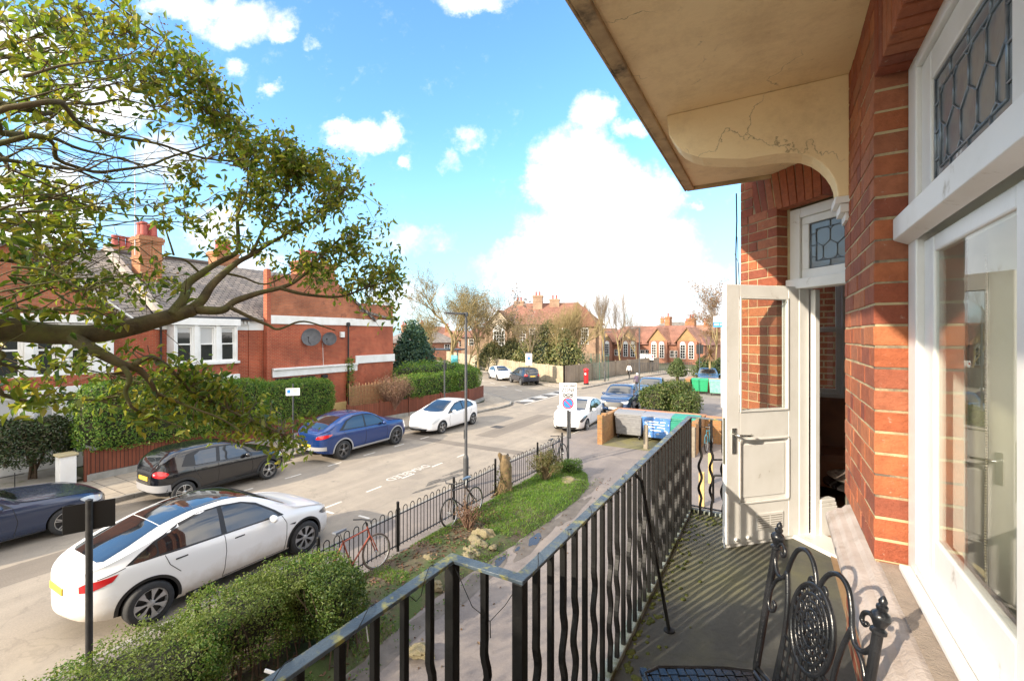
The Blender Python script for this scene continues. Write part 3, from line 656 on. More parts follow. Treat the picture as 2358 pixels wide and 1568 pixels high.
def cames(m, o, ax, az, w, h, cols, n_in):
    """Honeycomb lead work inside a double border; o = lower corner, ax along the width, az up."""
    o, ax, az = Vector(o), Vector(ax), Vector(az); P = lambda u, v: o+ax*u+az*v
    b = .055 if w > .45 else .035; r = .0042
    for (u0, v0, u1, v1) in ((0,.004,w,.004),(0,h-.004,w,h-.004),(.004,0,.004,h),(w-.004,0,w-.004,h),(b,b,w-b,b),(b,h-b,w-b,h-b),(b,b,b,h-b),(w-b,b,w-b,h-b)):
        m.tube([P(u0,v0), P(u1,v1)], r, 6)
    for i in range(1, 4): 
        for v in (h*i/4,): m.tube([P(0,v), P(b,v)], r, 5); m.tube([P(w-b,v), P(w,v)], r, 5)
        u = w*i/4; m.tube([P(u,0), P(u,b)], r, 5); m.tube([P(u,h-b), P(u,h)], r, 5)
    iw, ih = w-2*b, h-2*b; cw = iw/cols; rows = max(1, round(ih/(cw*1.05))); chh = ih/rows
    def clip(p, q):
        # keep the segment inside the inner rectangle
        t0, t1 = 0.0, 1.0; d = (q[0]-p[0], q[1]-p[1])
        for k, (lo, hi) in enumerate(((b, w-b), (b, h-b))):
            if abs(d[k]) < 1e-9:
                if p[k] < lo-1e-6 or p[k] > hi+1e-6: return None
                continue
            a, c = (lo-p[k])/d[k], (hi-p[k])/d[k]; a, c = min(a, c), max(a, c); t0, t1 = max(t0, a), min(t1, c)
        if t1-t0 < .02: return None
        return (p[0]+d[0]*t0, p[1]+d[1]*t0), (p[0]+d[0]*t1, p[1]+d[1]*t1)
    for j in range(-1, rows+2):
        for i in range(-1, cols+2):
            cx = b+(i+.5*(j % 2))*cw; cy = b+(j+.5)*chh
            hexa = [(cx, cy-chh*.66), (cx+cw*.5, cy-chh*.34), (cx+cw*.5, cy+chh*.34), (cx, cy+chh*.66)]
            for p, qq in zip(hexa[:-1], hexa[1:]):
                s_ = clip(p, qq)
                if s_: m.tube([P(*s_[0]), P(*s_[1])], .0034, 5)
for (ya, yb) in ((2.1, 1.30), (1.21, .3), (.21, -1.15)):
    sash = MB(); frame_rect(sash, .445, .475, ya, yb, H+.4355, 5.789, .11 if ya > 2 else .1, .1, .045, .10); so1 = sash.build('casement', W_PAINT, wino, bevel=.006)
    g0 = ya-(.11 if ya > 2 else .1); gw = g0-(yb+.1)
    MB().box(.459, g0+.004, H+.478, .465, yb+.096, 5.692).build('leaded_light', LEADGLASS, so1)
    l = MB(); cames(l, (.4575, g0, H+.48), (0,-1,0), (0,0,1), gw, 5.69-H-.48, 4, 1); l.build('lead_came', CAME, so1, smooth=True)
    s2 = MB(); frame_rect(s2, .452, .485, ya, yb, 4.052, H+.3295, .11 if ya > 2 else .1, .1, .13, .055); so2 = s2.build('sash', W_PAINT, wino, bevel=.006)
    MB().box(.460, g0+.003, 4.178, .464, yb+.097, H+.2785).build('pane', GLASS, so2, uv=False)
CREAM = mat('cream_blind_fabric', (.66,.62,.46), (.58,.55,.42), 3, .85)
cu = MB(); prev = None; y = 2.225; vs = []
i = 0
while y > -1.2:
    x = .60+.014*math.sin(i*.75)+.006*math.sin(i*.31); vs.append((x, y)); y -= .035; i += 1
cu.add([(x, y, 4.05) for x, y in vs]+[(x, y, 5.7) for x, y in vs], [(j, j+1, len(vs)+j+1, len(vs)+j) for j in range(len(vs)-1)])
cuo = cu.build('curtain', CREAM, wino, smooth=True); cuo.modifiers.new('thickness', 'SOLIDIFY').thickness = .004
ch = MB(); yy = onX(2270, 1000, .575).y
for k in range(120): ch.ball((.575+.0012*math.sin(k*.11), yy, 5.1-k*.0088), .0036, nu=6, nv=4)
ch.build('blind_chain', mat('bead_chain', (.30,.26,.18), rough=.4), wino, smooth=True)
# ------------------------------------------------------------------ door in the canted wall
FQ = Vector((.17, 4.365, 0))
def cf(m, s0, s1, d0, d1, z0, z1): c = FQ+T*(s0+s1)/2-Nn*(d0+d1)/2; c.z = (z0+z1)/2; return m.obox(c, T*(s1-s0)/2, Nn*(d1-d0)/2, (0,0,(z1-z0)/2))
df = MB()
cf(df, -.005, .098, 0, .10, FZ+.02, 5.88); cf(df, -.90, -.83, 0, .10, FZ+.02, 5.88); cf(df, -.83, -.005, .002, .098, 5.80, 5.879); cf(df, -.90, .098, -.035, .10, H+.375, H+.455)
cf(df, -.05, -.005, .11, .16, FZ+.02, H+.37); cf(df, -.9, .05, -.05, .20, FZ+.002, FZ+.035)
dfo = df.build('door_frame', W_PAINT, bld, bevel=.006)
tl = MB(); cf(tl, -.83, -.006, .02, .06, H+.456, H+.53); cf(tl, -.83, -.006, .02, .06, 5.74, 5.799); cf(tl, -.07, -.006, .021, .059, H+.53, 5.74); cf(tl, -.83, -.76, .021, .059, H+.53, 5.74); tlo = tl.build('fanlight', W_PAINT, dfo, bevel=.005)
lg = MB(); cf(lg, -.762, -.068, .038, .044, H+.528, 5.742); lg.build('leaded_light', LEADGLASS, tlo)
l = MB(); o0 = FQ+T*(-.07)-Nn*.034; o0.z = H+.53; cames(l, o0, -T, (0,0,1), .69, 5.74-H-.53, 5, 1); l.build('lead_came', CAME, tlo, smooth=True)
# the leaf stands open at a right angle to the canted wall
dr = tag(empty('door', (FQ.x, FQ.y, FZ+.03), 0)); dr.parent = bld
def dl(m, a0, a1, t0, t1, z0, z1):   # along the leaf from the hinge, thickness, height
    c = Nn*(a0+a1)/2+T*(t0+t1)/2; return m.obox((c.x, c.y, (z0+z1)/2), Nn*(a1-a0)/2, T*(t1-t0)/2, (0,0,(z1-z0)/2))
DW, DH = .70, 2.015
m = MB(); dl(m, 0, .105, 0, .042, 0, DH); dl(m, DW-.125, DW, 0, .042, 0, DH); dl(m, .105, DW-.125, .001, .041, DH-.095, DH); dl(m, .105, DW-.125, .001, .041, .80, 1.02); dl(m, .105, DW-.125, .001, .041, 0, .31)
leaf = m.build('leaf_frame', W_PAINT, dr, bevel=.005)
m = MB(); dl(m, .104, DW-.124, .014, .028, .309, .801); dl(m, .13, DW-.15, .008, .034, .345, .765); m.build('lower_panel', W_PAINT, dr, bevel=.008)
m = MB()
for t0, t1 in ((-.008, .0), (.042, .05)):
    for (a0, a1, z0, z1) in ((.105,DW-.125,1.02,1.035),(.105,DW-.125,DH-.11,DH-.095),(.105,.12,1.035,DH-.11),(DW-.14,DW-.125,1.035,DH-.11),(.105,DW-.125,.795,.81),(.105,DW-.125,.30,.315),(.098,.112,.315,.795),(DW-.132,DW-.118,.315,.795)): dl(m, a0, a1, t0, t1, z0, z1)
m.build('moulding', W_PAINT, dr, bevel=.003)
m = MB(); dl(m, .103, DW-.123, .019, .023, 1.019, DH-.094); m.build('pane', GLASS, dr, uv=False)
# -T side of the leaf faces the camera
m = MB(); a = DW-.07
dl(m, a-.02, a+.02, -.007, 0, .70, .90); hd = m.build('handle', CHROME, dr, bevel=.003)
def lp(a, t, z): c = Nn*a+T*t; return Vector((c.x, c.y, z))
m = MB(); m.tube([lp(a, -.004, .85), lp(a, -.055, .85), lp(a-.02, -.062, .851), lp(a-.10, -.06, .846), lp(a-.125, -.052, .846), lp(a-.13, -.038, .848)], [.011,.010,.010,.0095,.009,.008], 10); m.build('lever', CHROME, hd, smooth=True)
m = MB()
dl(m, .16, .42, -.006, 0, .085, .215)
vo = m.build('vent_grille', W_PAINT, dr, bevel=.003)
m = MB()
for r_ in range(6):
    for s_ in range(2): dl(m, .175+s_*.125, .285+s_*.122, -.0085, -.0062, .099+r_*.018, .1045+r_*.018)
m.build('vent_slot', mat('vent_shadow', (.30,.28,.25), rough=.8), vo)
BRASS = mat('dull_brass', (.25,.24,.18), rough=.4, metal=.7)
MB().ball(lp(DW-.09, -.004, .035), (.02,.02,.014)).build('bolt', W_PAINT, dr, smooth=True); MB().ball(lp(DW-.2, -.004, .04), (.02,.02,.014)).build('bolt', W_PAINT, dr, smooth=True)
m = MB(); dl(m, DW-.0005, DW+.003, .008, .03, .62, .98); m.build('lock_plate', BRASS, dr); m = MB(); dl(m, .0, DW, .012, .03, -.028, -.002); m.build('weather_bar', W_PAINT, dr)
# ------------------------------------------------------------------ the room behind: floor, walls, far window
rm = MB(); WALLIN = mat('room_wall_paint', (.55,.50,.43), rough=.9)
rm.box(.36, -3.9, 3.1, 5.7, 8.1, 3.22, 1); rm.box(.36, -3.9, 6.35, 5.7, 8.1, 6.5); rm.box(5.6, -3.9, 3.22, 5.7, 8.1, 6.35); rm.box(.36, 3.08, 3.22, .7, 3.2, 6.35); rm.box(.71, -3.9, 3.22, 5.6, -3.8, 6.35)
rm.box(1.3, 2.9, 3.22, 5.6, 3.0, 6.35)
c0 = FQ+T*(-.9)-Nn*.12; rm.bar((c0.x, c0.y, 4.8), (1.3, 3.15, 4.8), .1, 3.1)
YW = 6.45; sx0, sx1 = onY(1862, 700, YW).x, onY(1938, 700, YW).x; wz0, wz1 = onY(1900, 905, YW).z, 5.75
rm.box(-.02, YW, 3.22, sx0-.08, YW+.12, 6.35); rm.box(sx1+.08, YW, 3.22, 5.6, YW+.12, 6.35); rm.box(sx0-.08, YW, 3.22, sx1+.08, YW+.12, wz0-.08); rm.box(sx0-.08, YW, wz1+.08, sx1+.08, YW+.12, 6.35)
rm.build('room_wall', [WALLIN, mat('room_floor_boards', (.34,.22,.12), (.26,.16,.09), 4, .5)], bld)
iw = MB(); 
def fry(m, x0, x1, y0, y1, z0, z1, w): m.box(x0,y0,z0,x0+w,y1,z1); m.box(x1-w,y0,z0,x1,y1,z1); m.box(x0+w,y0+.001,z0,x1-w,y1-.001,z0+w); m.box(x0+w,y0+.001,z1-w,x1-w,y1-.001,z1)
fry(iw, sx0-.079, sx1+.079, YW-.02, YW+.119, wz0-.079, wz1+.079, .075); zm = onY(1900, 755, YW).z
fry(iw, sx0, sx1, YW+.03, YW+.07, wz0, zm, .05); fry(iw, sx0, sx1, YW+.071, YW+.11, zm-.04, wz1, .05); iw.box(sx0-.12, YW-.09, wz0-.12, sx1+.12, YW-.021, wz0-.08)
iwo = iw.build('window', W_PAINT, bld, bevel=.006)
MB().box(sx0+.04, YW+.048, wz0+.04, sx1-.04, YW+.052, wz1-.04).build('pane', GLASS, iwo, uv=False)
sk = MB(); s0 = FQ+T*(-.03)-Nn*.16
for h0, h1, d in ((FZ+.02, FZ+.26, .05), (FZ+.26, FZ+.29, .04), (FZ+.29, FZ+.32, .028)): cf(sk, -.06, .0, .16, .16+d+.12, h0, h1)
sk.build('plinth_block', W_PAINT, bld, bevel=.006)
# ------------------------------------------------------------------ balcony railing
rail = tag(empty('balcony_railing', (0, 0, 0)), 'black iron balcony railing with mossy flat handrail and wavy bars', 'railing')
ZR = 4.094
RX, RXo, YJ, YE = -.69, -.955, 1.245, 4.50
hand = [(RXo, -2.9), (RXo, YJ), (RX, YJ), (RX, YE), (-.06, YE-.02)]
m = MB()
for a, b in zip(hand[:-1], hand[1:]):
    a3, b3 = Vector((*a, ZR-.006)), Vector((*b, ZR-.006)); t = (b3-a3).normalized(); dz_ = Vector((0,0,.0012*(hand.index(a) % 2))); m.bar(a3-t*.02+dz_, b3+t*.02+dz_, .042, .012)
m.build('handrail', RAIL_TOP, rail, bevel=.002)
m = MB()
for a, b in zip(hand[:-1], hand[1:]): m.bar((*a, FZ+.085), (*b, FZ+.085), .03, .008) if False else None
for p in ((RXo, YJ), (RX, YJ), (RX, YE), (RXo, -.2)):
    MB().box(p[0]-.019, p[1]-.019, FZ-.05, p[0]+.019, p[1]+.019, ZR-.012).build('post', BLACK_IRON, rail, bevel=.003)
def baluster(x, y, wavy, ax):
    m = MB(); z0, z1 = FZ-.03, ZR-.012; w = .0105
    if not wavy: m.box(x-w, y-w, z0, x+w, y+w, z1)
    else:
        pts = []; a = Vector(ax)
        for i in range(41):
            z = z0+(z1-z0)*i/40; f = (z-FZ)/(ZR-FZ); e = max(0, min(1, (f-.10)/.08))*max(0, min(1, (.72-f)/.1)); pts.append(Vector((x, y, z))+a*.013*e*math.sin((f-.1)*2*math.pi*4.4))
        m.tube(pts, w*1.38, 4)
    m.build('baluster', BLACK_IRON, rail, bevel=0 if wavy else .0025)
n = 29
for i in range(1, n): baluster(RX, YJ+(YE-YJ)*i/n, (i % 5) in (1, 3, 4) , (0, 1, 0))
for i in range(1, 16): baluster(RXo, YJ-.116*i, i % 3 == 1, (0, 1, 0))
baluster((RX+RXo)/2, YJ, True, (1, 0, 0))
for i in range(1, 6): baluster(RX+.095*i, YE-.003*i, i != 4, (1, 0, 0))
m = MB(); m.bar((RX, YE, FZ+.07), (-.1, YE-.02, FZ+.07), .02, .01); m.bar((-.50, YE-.01, 3.72), (-.2, YE-.012, 3.76), .014, .014); m.build('lower_rail', BLACK_IRON, rail, bevel=.002)
pa, pb = atd(1472, 1078, 2.52), gp(1541, 1452, FZ)
m = MB(); m.tube([Vector((RX+.02, pa.y, ZR-.02)), Vector((RX+.05, pa.y+.01, ZR-.05)), pb], .0095, 8); m.lathe([(.03,0),(.03,.006),(.012,.012)], 12, pb); m.build('stay_bar', BLACK_IRON, rail, smooth='auto')
# loose wire wound along the handrail
m = MB(); pts = []
for i in range(150):
    y = -.2+i*.02; x = RXo if y < YJ else RX; a = i*.5
    pts.append(Vector((x+.024*math.cos(a)+(.02 if i % 23 == 0 else 0), y, ZR-.006+.016*math.sin(a)-(.03 if i % 31 < 2 else 0))))
seg = [p for p in pts if p.y < 1.2]; m.tube(seg, .0014, 5); m.tube([p for p in pts if p.y > 1.3], .0014, 5)
a, b = Vector((-.94, YJ-.01, ZR-.02)), Vector((-.70, YJ+.01, ZR-.03)); m.tube([a, a+(b-a)*.3+Vector((0,0,-.12)), a+(b-a)*.55+Vector((0,.01,-.155)), a+(b-a)*.8+Vector((0,0,-.08)), b], .0015, 5); m.tube([a+(b-a)*.55+Vector((0,.01,-.155)), a+(b-a)*.55+Vector((0,.012,-.21))], .002, 5)
tag(m.build('wire', DKGREY, smooth=True), 'thin dark wire wound around the mossy handrail of the balcony', 'wire')
m = MB()
for px, py in ((722, 1472), (1083, 1024)): 
    p = Vector((RXo-.012, onX(px, py, RXo).y, ZR-.01)); m.tube([p+Vector((-.02,-.012,.004)), p+Vector((.012,.01,-.012))], .005, 8)
cl = MB(); p = Vector((RXo-.02, .62, ZR-.004)); cl.tube([p, p+Vector((-.018,-.012,.008))], .0038, 8); tag(cl.build('clip', WHITE_SIGN, smooth='auto'), 'small white plastic clip on the lower end of the balcony handrail', 'clip')
cl = MB(); p = Vector((RXo+.012, .86, ZR-.02)); cl.tube([p+Vector((-.03,-.01,.02)), p+Vector((-.005,0,.004)), p+Vector((.004,0,-.04))], .0018, 6); tag(cl.build('cable_tie', mat('pale_tie', (.55,.6,.62), rough=.4), smooth='auto'), 'pale cable tie hanging from the handrail near the railing corner', 'cable tie')
# cables down the bay wall
m = MB(); e2 = A0+T*.50+Nn*.02
m.tube([e2+Vector((-.03,.02,6.15)), e2+Vector((-.026,.02,5.9)), e2+Vector((-.034,.02,5.6)), e2+Vector((-.03,.02,5.3)), e2+Vector((-.02,.02,5.0))], .006, 6); m.tube([e2+Vector((-.022,.01,5.75)), e2+Vector((-.012,0,5.45)), e2+Vector((.0,0,5.25))], .0025, 5); m.tube([e2+Vector((-.045,.02,5.6)), e2+Vector((-.008,0,5.5)), e2+Vector((-.004,0,5.2))], .002, 5)
tag(m.build('cable', DKGREY, smooth=True), 'black cables running down the edge of the brick bay beside the open door', 'cable')
# ------------------------------------------------------------------ garden chair
def spiral(c, a, f_, r0, r1, turns, ph, n=26):   # in the plane a,f_
    return [c+a*(r0+(r1-r0)*i/n)*math.cos(ph+turns*2*math.pi*i/n)+f_*(r0+(r1-r0)*i/n)*math.sin(ph+turns*2*math.pi*i/n) for i in range(n+1)]
def chair():
    top = Vector((.127, 1.715, 0)); a = Vector((.229, -.409, 0)).normalized(); f = Vector((-a.y*-1, 0, 0)); f = Vector((a.y, -a.x, 0)); f.normalize()
    if f.x > 0: f = -f
    base = top+f*.085
    root = tag(empty('garden_chair', (base.x, base.y, FZ)), 'black wrought iron garden chair with oval filigree back and woven seat', 'chair')
    O = Vector((0,0,0)); up = Vector((0,0,1)); HW = .235
    def B(u, v):      # back plane: u across, v height
        lean = max(0, v-.42)*.165
        return a*u-f*lean+up*v
    pm = []
    for s in (-1, 1):
        m = MB(); m.tube([B(s*HW, .0)+f*.02, B(s*HW, .2), B(s*HW, .45), B(s*HW, .70), B(s*HW, .885)], [.012,.012,.0125,.0125,.0125], 12)
        d = (B(0, .9)-B(0, .8)).normalized()
        m.lathe([(.0125,0),(.019,.004),(.019,.012),(.012,.018),(.0165,.028),(.022,.040),(.023,.047),(.019,.056),(.011,.062),(.0135,.068),(.0135,.074),(.009,.079),(.0105,.086),(.007,.094),(.002,.101)], 16, B(s*HW, .872), axis=d)
        m.build('back_post', IRON_CHAIR, root, smooth='auto')
    sc = MB(); r = .0078
    for s in (-1, 1):
        pts = [(.235,.86),(.222,.825),(.198,.80),(.17,.803),(.152,.835),(.14,.88),(.117,.925),(.08,.942),(.045,.93),(.02,.90),(.006,.865)]
        def smooth_c(P, k=5):
            out = []
            for i in range(len(P)-1):
                p0, p1, p2, p3 = P[max(0,i-1)], P[i], P[i+1], P[min(len(P)-1,i+2)]
                for j in range(k):
                    t = j/k; out.append(tuple(.5*((2*p1[q])+(-p0[q]+p2[q])*t+(2*p0[q]-5*p1[q]+4*p2[q]-p3[q])*t*t+(-p0[q]+3*p1[q]-3*p2[q]+p3[q])*t**3) for q in (0,1)))
            return out+[P[-1]]
        C = lambda P, rr=r: sc.tube([B(s*u, v) for u, v in smooth_c(P)], rr, 8)
        C(pts); C([(.006,.865),(.018,.845),(.036,.85),(.04,.868),(.03,.878),(.022,.87)], .006)
        C([(.232,.84),(.228,.885),(.207,.905),(.185,.897),(.179,.878),(.19,.868),(.199,.877)], .0065)
        C([(.152,.835),(.125,.74),(.116,.64),(.122,.54),(.128,.45)]); C([(.17,.803),(.203,.775),(.224,.73),(.227,.69),(.21,.667),(.19,.677),(.188,.698),(.199,.703)], .0065)
    sc.tube([B(-HW,.445), B(-.15,.455), B(.15,.455), B(HW,.445)], .009, 8)
    sc.build('scrollwork', IRON_CHAIR, root, smooth=True)
    md = MB(); cv = .735; ra, rb = .096, .130
    def ring(k, rr, n=44): md.tube([B(k*ra*math.cos(2*math.pi*i/n), cv+k*rb*math.sin(2*math.pi*i/n)) for i in range(n+1)], rr, 6, cap=False)
    ring(1, .009); ring(.78, .0065); ring(.60, .005); ring(.42, .006); ring(.2, .005)
    for i in range(22):
        t = 2*math.pi*i/22; k0 = .885
        md.tube([B((k0*ra*math.cos(t))+.0125*math.cos(q_), (cv+k0*rb*math.sin(t))+.0145*math.sin(q_)) for q_ in np.linspace(0, 6.283, 11)], .0046, 5, cap=False)
    for i in range(12):
        t = 2*math.pi*i/12
        for sg in (-1, 1):
            md.tube([B(ra*k*math.cos(t+sg*w_), cv+rb*k*math.sin(t+sg*w_)) for k, w_ in ((.42,0),(.50,.16),(.60,.2),(.70,.12),(.78,.0))], .0048, 5)
    for i in range(8):
        t = 2*math.pi*i/8
        for sg in (-1, 1): md.tube([B(ra*k*math.cos(t+sg*w_), cv+rb*k*math.sin(t+sg*w_)) for k, w_ in ((.04,0),(.16,.3),(.28,.34),(.42,0))], .0045, 5)
    md.ball(B(0, cv), (.012,.012,.012)); md.build('medallion', IRON_CHAIR, root, smooth=True)
    la = MB()
    def strap(m, P, Q, w, nrm, th=.0022):
        t = (Q-P).normalized(); sd = t.cross(nrm).normalized(); m.obox((P+Q)/2, t*(Q-P).length/2, sd*w/2, nrm*th)
    nb = f
    for v in np.arange(.47, .645, .034): strap(la, B(-.122, v), B(.122, v), .014, (nb+up*.16).normalized())
    for u in np.arange(-.105, .11, .03): strap(la, B(u, .455)+nb*.004, B(u, .64)+nb*.004, .013, (nb+up*.16).normalized())
    la.build('back_lattice', IRON_CHAIR, root)
    seat = MB(); sw, sd_ = .218, .395; z = .448
    S = lambda u, w_, dz=0: a*u+f*(.02+w_)+up*(z+dz)
    rim = [S(-sw*.93, 0), S(sw*.93, 0), S(sw, .1), S(sw, sd_-.06), S(sw*.85, sd_), S(-sw*.85, sd_), S(-sw, sd_-.06), S(-sw, .1), S(-sw*.93, 0)]
    seat.tube(rim, .009, 8, cap=False)
    n1 = up
    for i in range(12):
        w_ = .03+i*.033
        for k in range(12):
            u = -sw+.022+k*.037; dz = .003 if (i+k) % 2 else -.002
            strap(seat, S(u-.018, w_, dz), S(u+.018, w_, dz), .024, n1)
            strap(seat, S(u, w_-.016, -dz), S(u, w_+.016, -dz), .026, n1)
    seat.build('seat', IRON_CHAIR, root, smooth='auto')
    for s in (-1, 1):
        m = MB(); m.tube([S(s*sw*.9, sd_-.03), S(s*sw*.93, sd_-.02, -.2), S(s*sw*.98, sd_+.01, -z)], [.012,.011,.011], 10); m.build('leg', IRON_CHAIR, root, smooth='auto')
        m = MB(); m.tube([B(s*HW,.62), B(s*HW,.64)+f*.06, B(s*(HW+.012),.64)+f*.25, B(s*(HW+.012),.61)+f*.36, B(s*HW,.45)+f*.38], .0095, 8); 
        (m.build('armrest', IRON_CHAIR, root, smooth=True) if False else None)
    return root
chair()
# ------------------------------------------------------------------ what shows of the room
def sofa():
    r = tag(empty('sofa', (1.05, 5.85, 3.22)), 'brown leather sofa inside the room behind the open door', 'sofa')
    L_ = mat('brown_leather', (.20,.075,.03), (.13,.045,.02), 5, .55)
    MB().box(-.75,-.42,.12,.75,.2,.45).build('seat', L_, r, bevel=.06, seg=4); MB().ext([Vector((-.75,.0,.3)),Vector((-.75,.38,.3)),Vector((-.75,.42,.92)),Vector((-.75,.2,.95))],(1.5,0,0)).build('backrest', L_, r, bevel=.07, seg=4)
    for s in (-1, 1): MB().box(s*.75-.1,-.45,.1,s*.75+.1,.4,.66).build('armrest', L_, r, bevel=.07, seg=4)
sofa()
m = MB(); m.lathe([(.02,0),(.22,.02),(.26,.05),(.27,.055),(.25,.045),(.2,.03),(.01,.028)], 32, (.68, 5.02, 3.54)); tt = tag(empty('side_table', (0,0,0)), 'small dark table holding an oval tray inside the doorway', 'table')
m2 = MB(); m2.lathe([(.27,.49-.2),(.3,.495-.2),(.3,.515-.2),(.27,.518-.2)], 28, (.68, 5.02, 3.22)); m2.build('tabletop', mat('black_lacquer', (.02,.018,.018), rough=.25), tt, smooth='auto')
for k in range(3): MB().tube([(.68+.2*math.cos(k*2.1), 5.02+.2*math.sin(k*2.1), 3.22), (.68+.22*math.cos(k*2.1), 5.02+.22*math.sin(k*2.1), 3.51)], .014, 8).build('leg', DKGREY, tt)
tag(m.build('tray', mat('patterned_tray', (.5,.47,.42), (.12,.05,.03), 30, .4), smooth=True), 'oval patterned tray lying on the table inside the doorway', 'tray')
# ================================================================== CARS
def pchip(P, x):
    X = np.array([p[0] for p in P], float); Y = np.array([p[1] for p in P], float); h = np.diff(X); d = np.diff(Y)/h; m = np.zeros(len(X))
    for i in range(1, len(X)-1):
        if d[i-1]*d[i] > 0: w1, w2 = 2*h[i]+h[i-1], h[i]+2*h[i-1]; m[i] = (w1+w2)/(w1/d[i-1]+w2/d[i])
    m[0], m[-1] = d[0], d[-1]; x = np.clip(x, X[0], X[-1]); i = np.clip(np.searchsorted(X, x)-1, 0, len(X)-2); t = (x-X[i])/h[i]
    return (1+2*t)*(1-t)**2*Y[i]+t*(1-t)**2*h[i]*m[i]+t*t*(3-2*t)*Y[i+1]+t*t*(t-1)*h[i]*m[i+1]
def paint(name, c, rough=.28, metal=0, dirty=None):
    m, nt, P = new_mat(name); P.inputs['Roughness'].default_value = rough; P.inputs['Metallic'].default_value = metal
    P.inputs['Coat Weight'].default_value = .8; P.inputs['Coat Roughness'].default_value = .03
    col = c
    if dirty:      # road film thrown up along the sills
        tc = nt.nodes.new('ShaderNodeTexCoord'); sp = nt.nodes.new('ShaderNodeSeparateXYZ'); nt.links.new(tc.outputs['Object'], sp.inputs[0])
        v = math_n(nt, 'ADD', sp.outputs[2], math_n(nt, 'MULTIPLY', nz(nt, 3.5, 7, .7), .45)); f = ramp(nt, v, [(.55, (.75,.75,.75)), (.88, (0,0,0))]); col = mixc(nt, f, c, dirty)
        rr = math_n(nt, 'MULTIPLY', f, .4); nt.links.new(math_n(nt, 'ADD', rr, rough), P.inputs['Roughness'])
    if isinstance(col, tuple): P.inputs['Base Color'].default_value = (*col, 1)
    else: nt.links.new(col, P.inputs['Base Color'])
    return m
CARGLASS = mat('car_glass', (.010,.013,.016), rough=.02, spec=.9, coat=1)
TRIM = mat('black_trim', (.012,.012,.013), rough=.4)
SILVER = mat('alloy_silver', (.50,.50,.50), rough=.3, metal=.8)
DARKALLOY = mat('dark_alloy', (.10,.10,.105), rough=.35, metal=.7)
LAMP = mat('headlamp_lens', (.55,.58,.60), rough=.06, coat=1); DARKLAMP = mat('headlamp_dark', (.06,.07,.085), rough=.05, coat=1)
REDLAMP = mat('tail_lamp_red', (.45,.012,.016), rough=.12, coat=1)
YPLATE = mat('yellow_plate', (.72,.50,.06), rough=.45); WPLATE = mat('white_plate', (.75,.75,.72), rough=.45)
WELL = mat('wheel_well', (.006,.006,.006), rough=.9, spec=.1)
def make_wheel(parent, c, r, wdt, side, style, rimmat, spokes=5):
    m = MB(); w = wdt/2
    m.lathe([(r*.70,-w),(r*.90,-w),(r*.965,-w*.86),(r,-w*.55),(r,w*.55),(r*.965,w*.86),(r*.90,w*.97),(r*.72,w),(r*.69,w*.8)], 40, (0,0,0), axis=(0,1,0), cap=False)
    o = m.build('wheel', RUBBER, parent, smooth='auto'); o.location = c
    k = MB(); s = side; y0 = s*w*.80
    k.lathe([(r*.70, -.01),(r*.70,.012),(r*.655,.015),(r*.63,-.03),(r*.62,-.05)], 36, (0,y0,0), 0, axis=(0,s,0), cap=False)
    k.lathe([(r*.64,-.06),(r*.64,-.055),(.01,-.05)], 28, (0,y0,0), 1, axis=(0,s,0))
    k.lathe([(r*.17,-.04),(r*.17,.004),(r*.12,.012),(.005,.014)], 18, (0,y0,0), 0, axis=(0,s,0))
    for i in range(spokes):
        t = 2*math.pi*i/spokes+.3
        if style == 'wide':    # broad blades
            for (a0, a1, q0, q1) in ((.16,.16,.10,.66),):
                P = []
                for rr, aw in ((.12, .22), (.40, .30), (.655, .36), (.655, -.10), (.40, -.02), (.12, -.2)):
                    P.append(Vector((r*rr*math.cos(t+aw), y0, r*rr*math.sin(t+aw))))
                k.ext(P, (0, s*.009, 0), 0)
        elif style == 'double':
            for dt in (-.13, .13):
                P = []
                for rr, aw in ((.14, .12), (.65, .055), (.65, -.055), (.14, -.12)): P.append(Vector((r*rr*math.cos(t+dt*(1 if rr > .3 else 1.2)+aw), y0, r*rr*math.sin(t+dt*(1 if rr > .3 else 1.2)+aw))))
                k.ext(P, (0, s*.012, 0), 0)
        else:
            P = [Vector((r*rr*math.cos(t+aw), y0, r*rr*math.sin(t+aw))) for rr, aw in ((.14, .3), (.40, .14), (.65, .16), (.65, -.16), (.40, -.14), (.14, -.3))]
            k.ext(P, (0, s*.012, 0), 0)
    ro = k.build('rim', [rimmat, TRIM], o, smooth='auto')
    return o
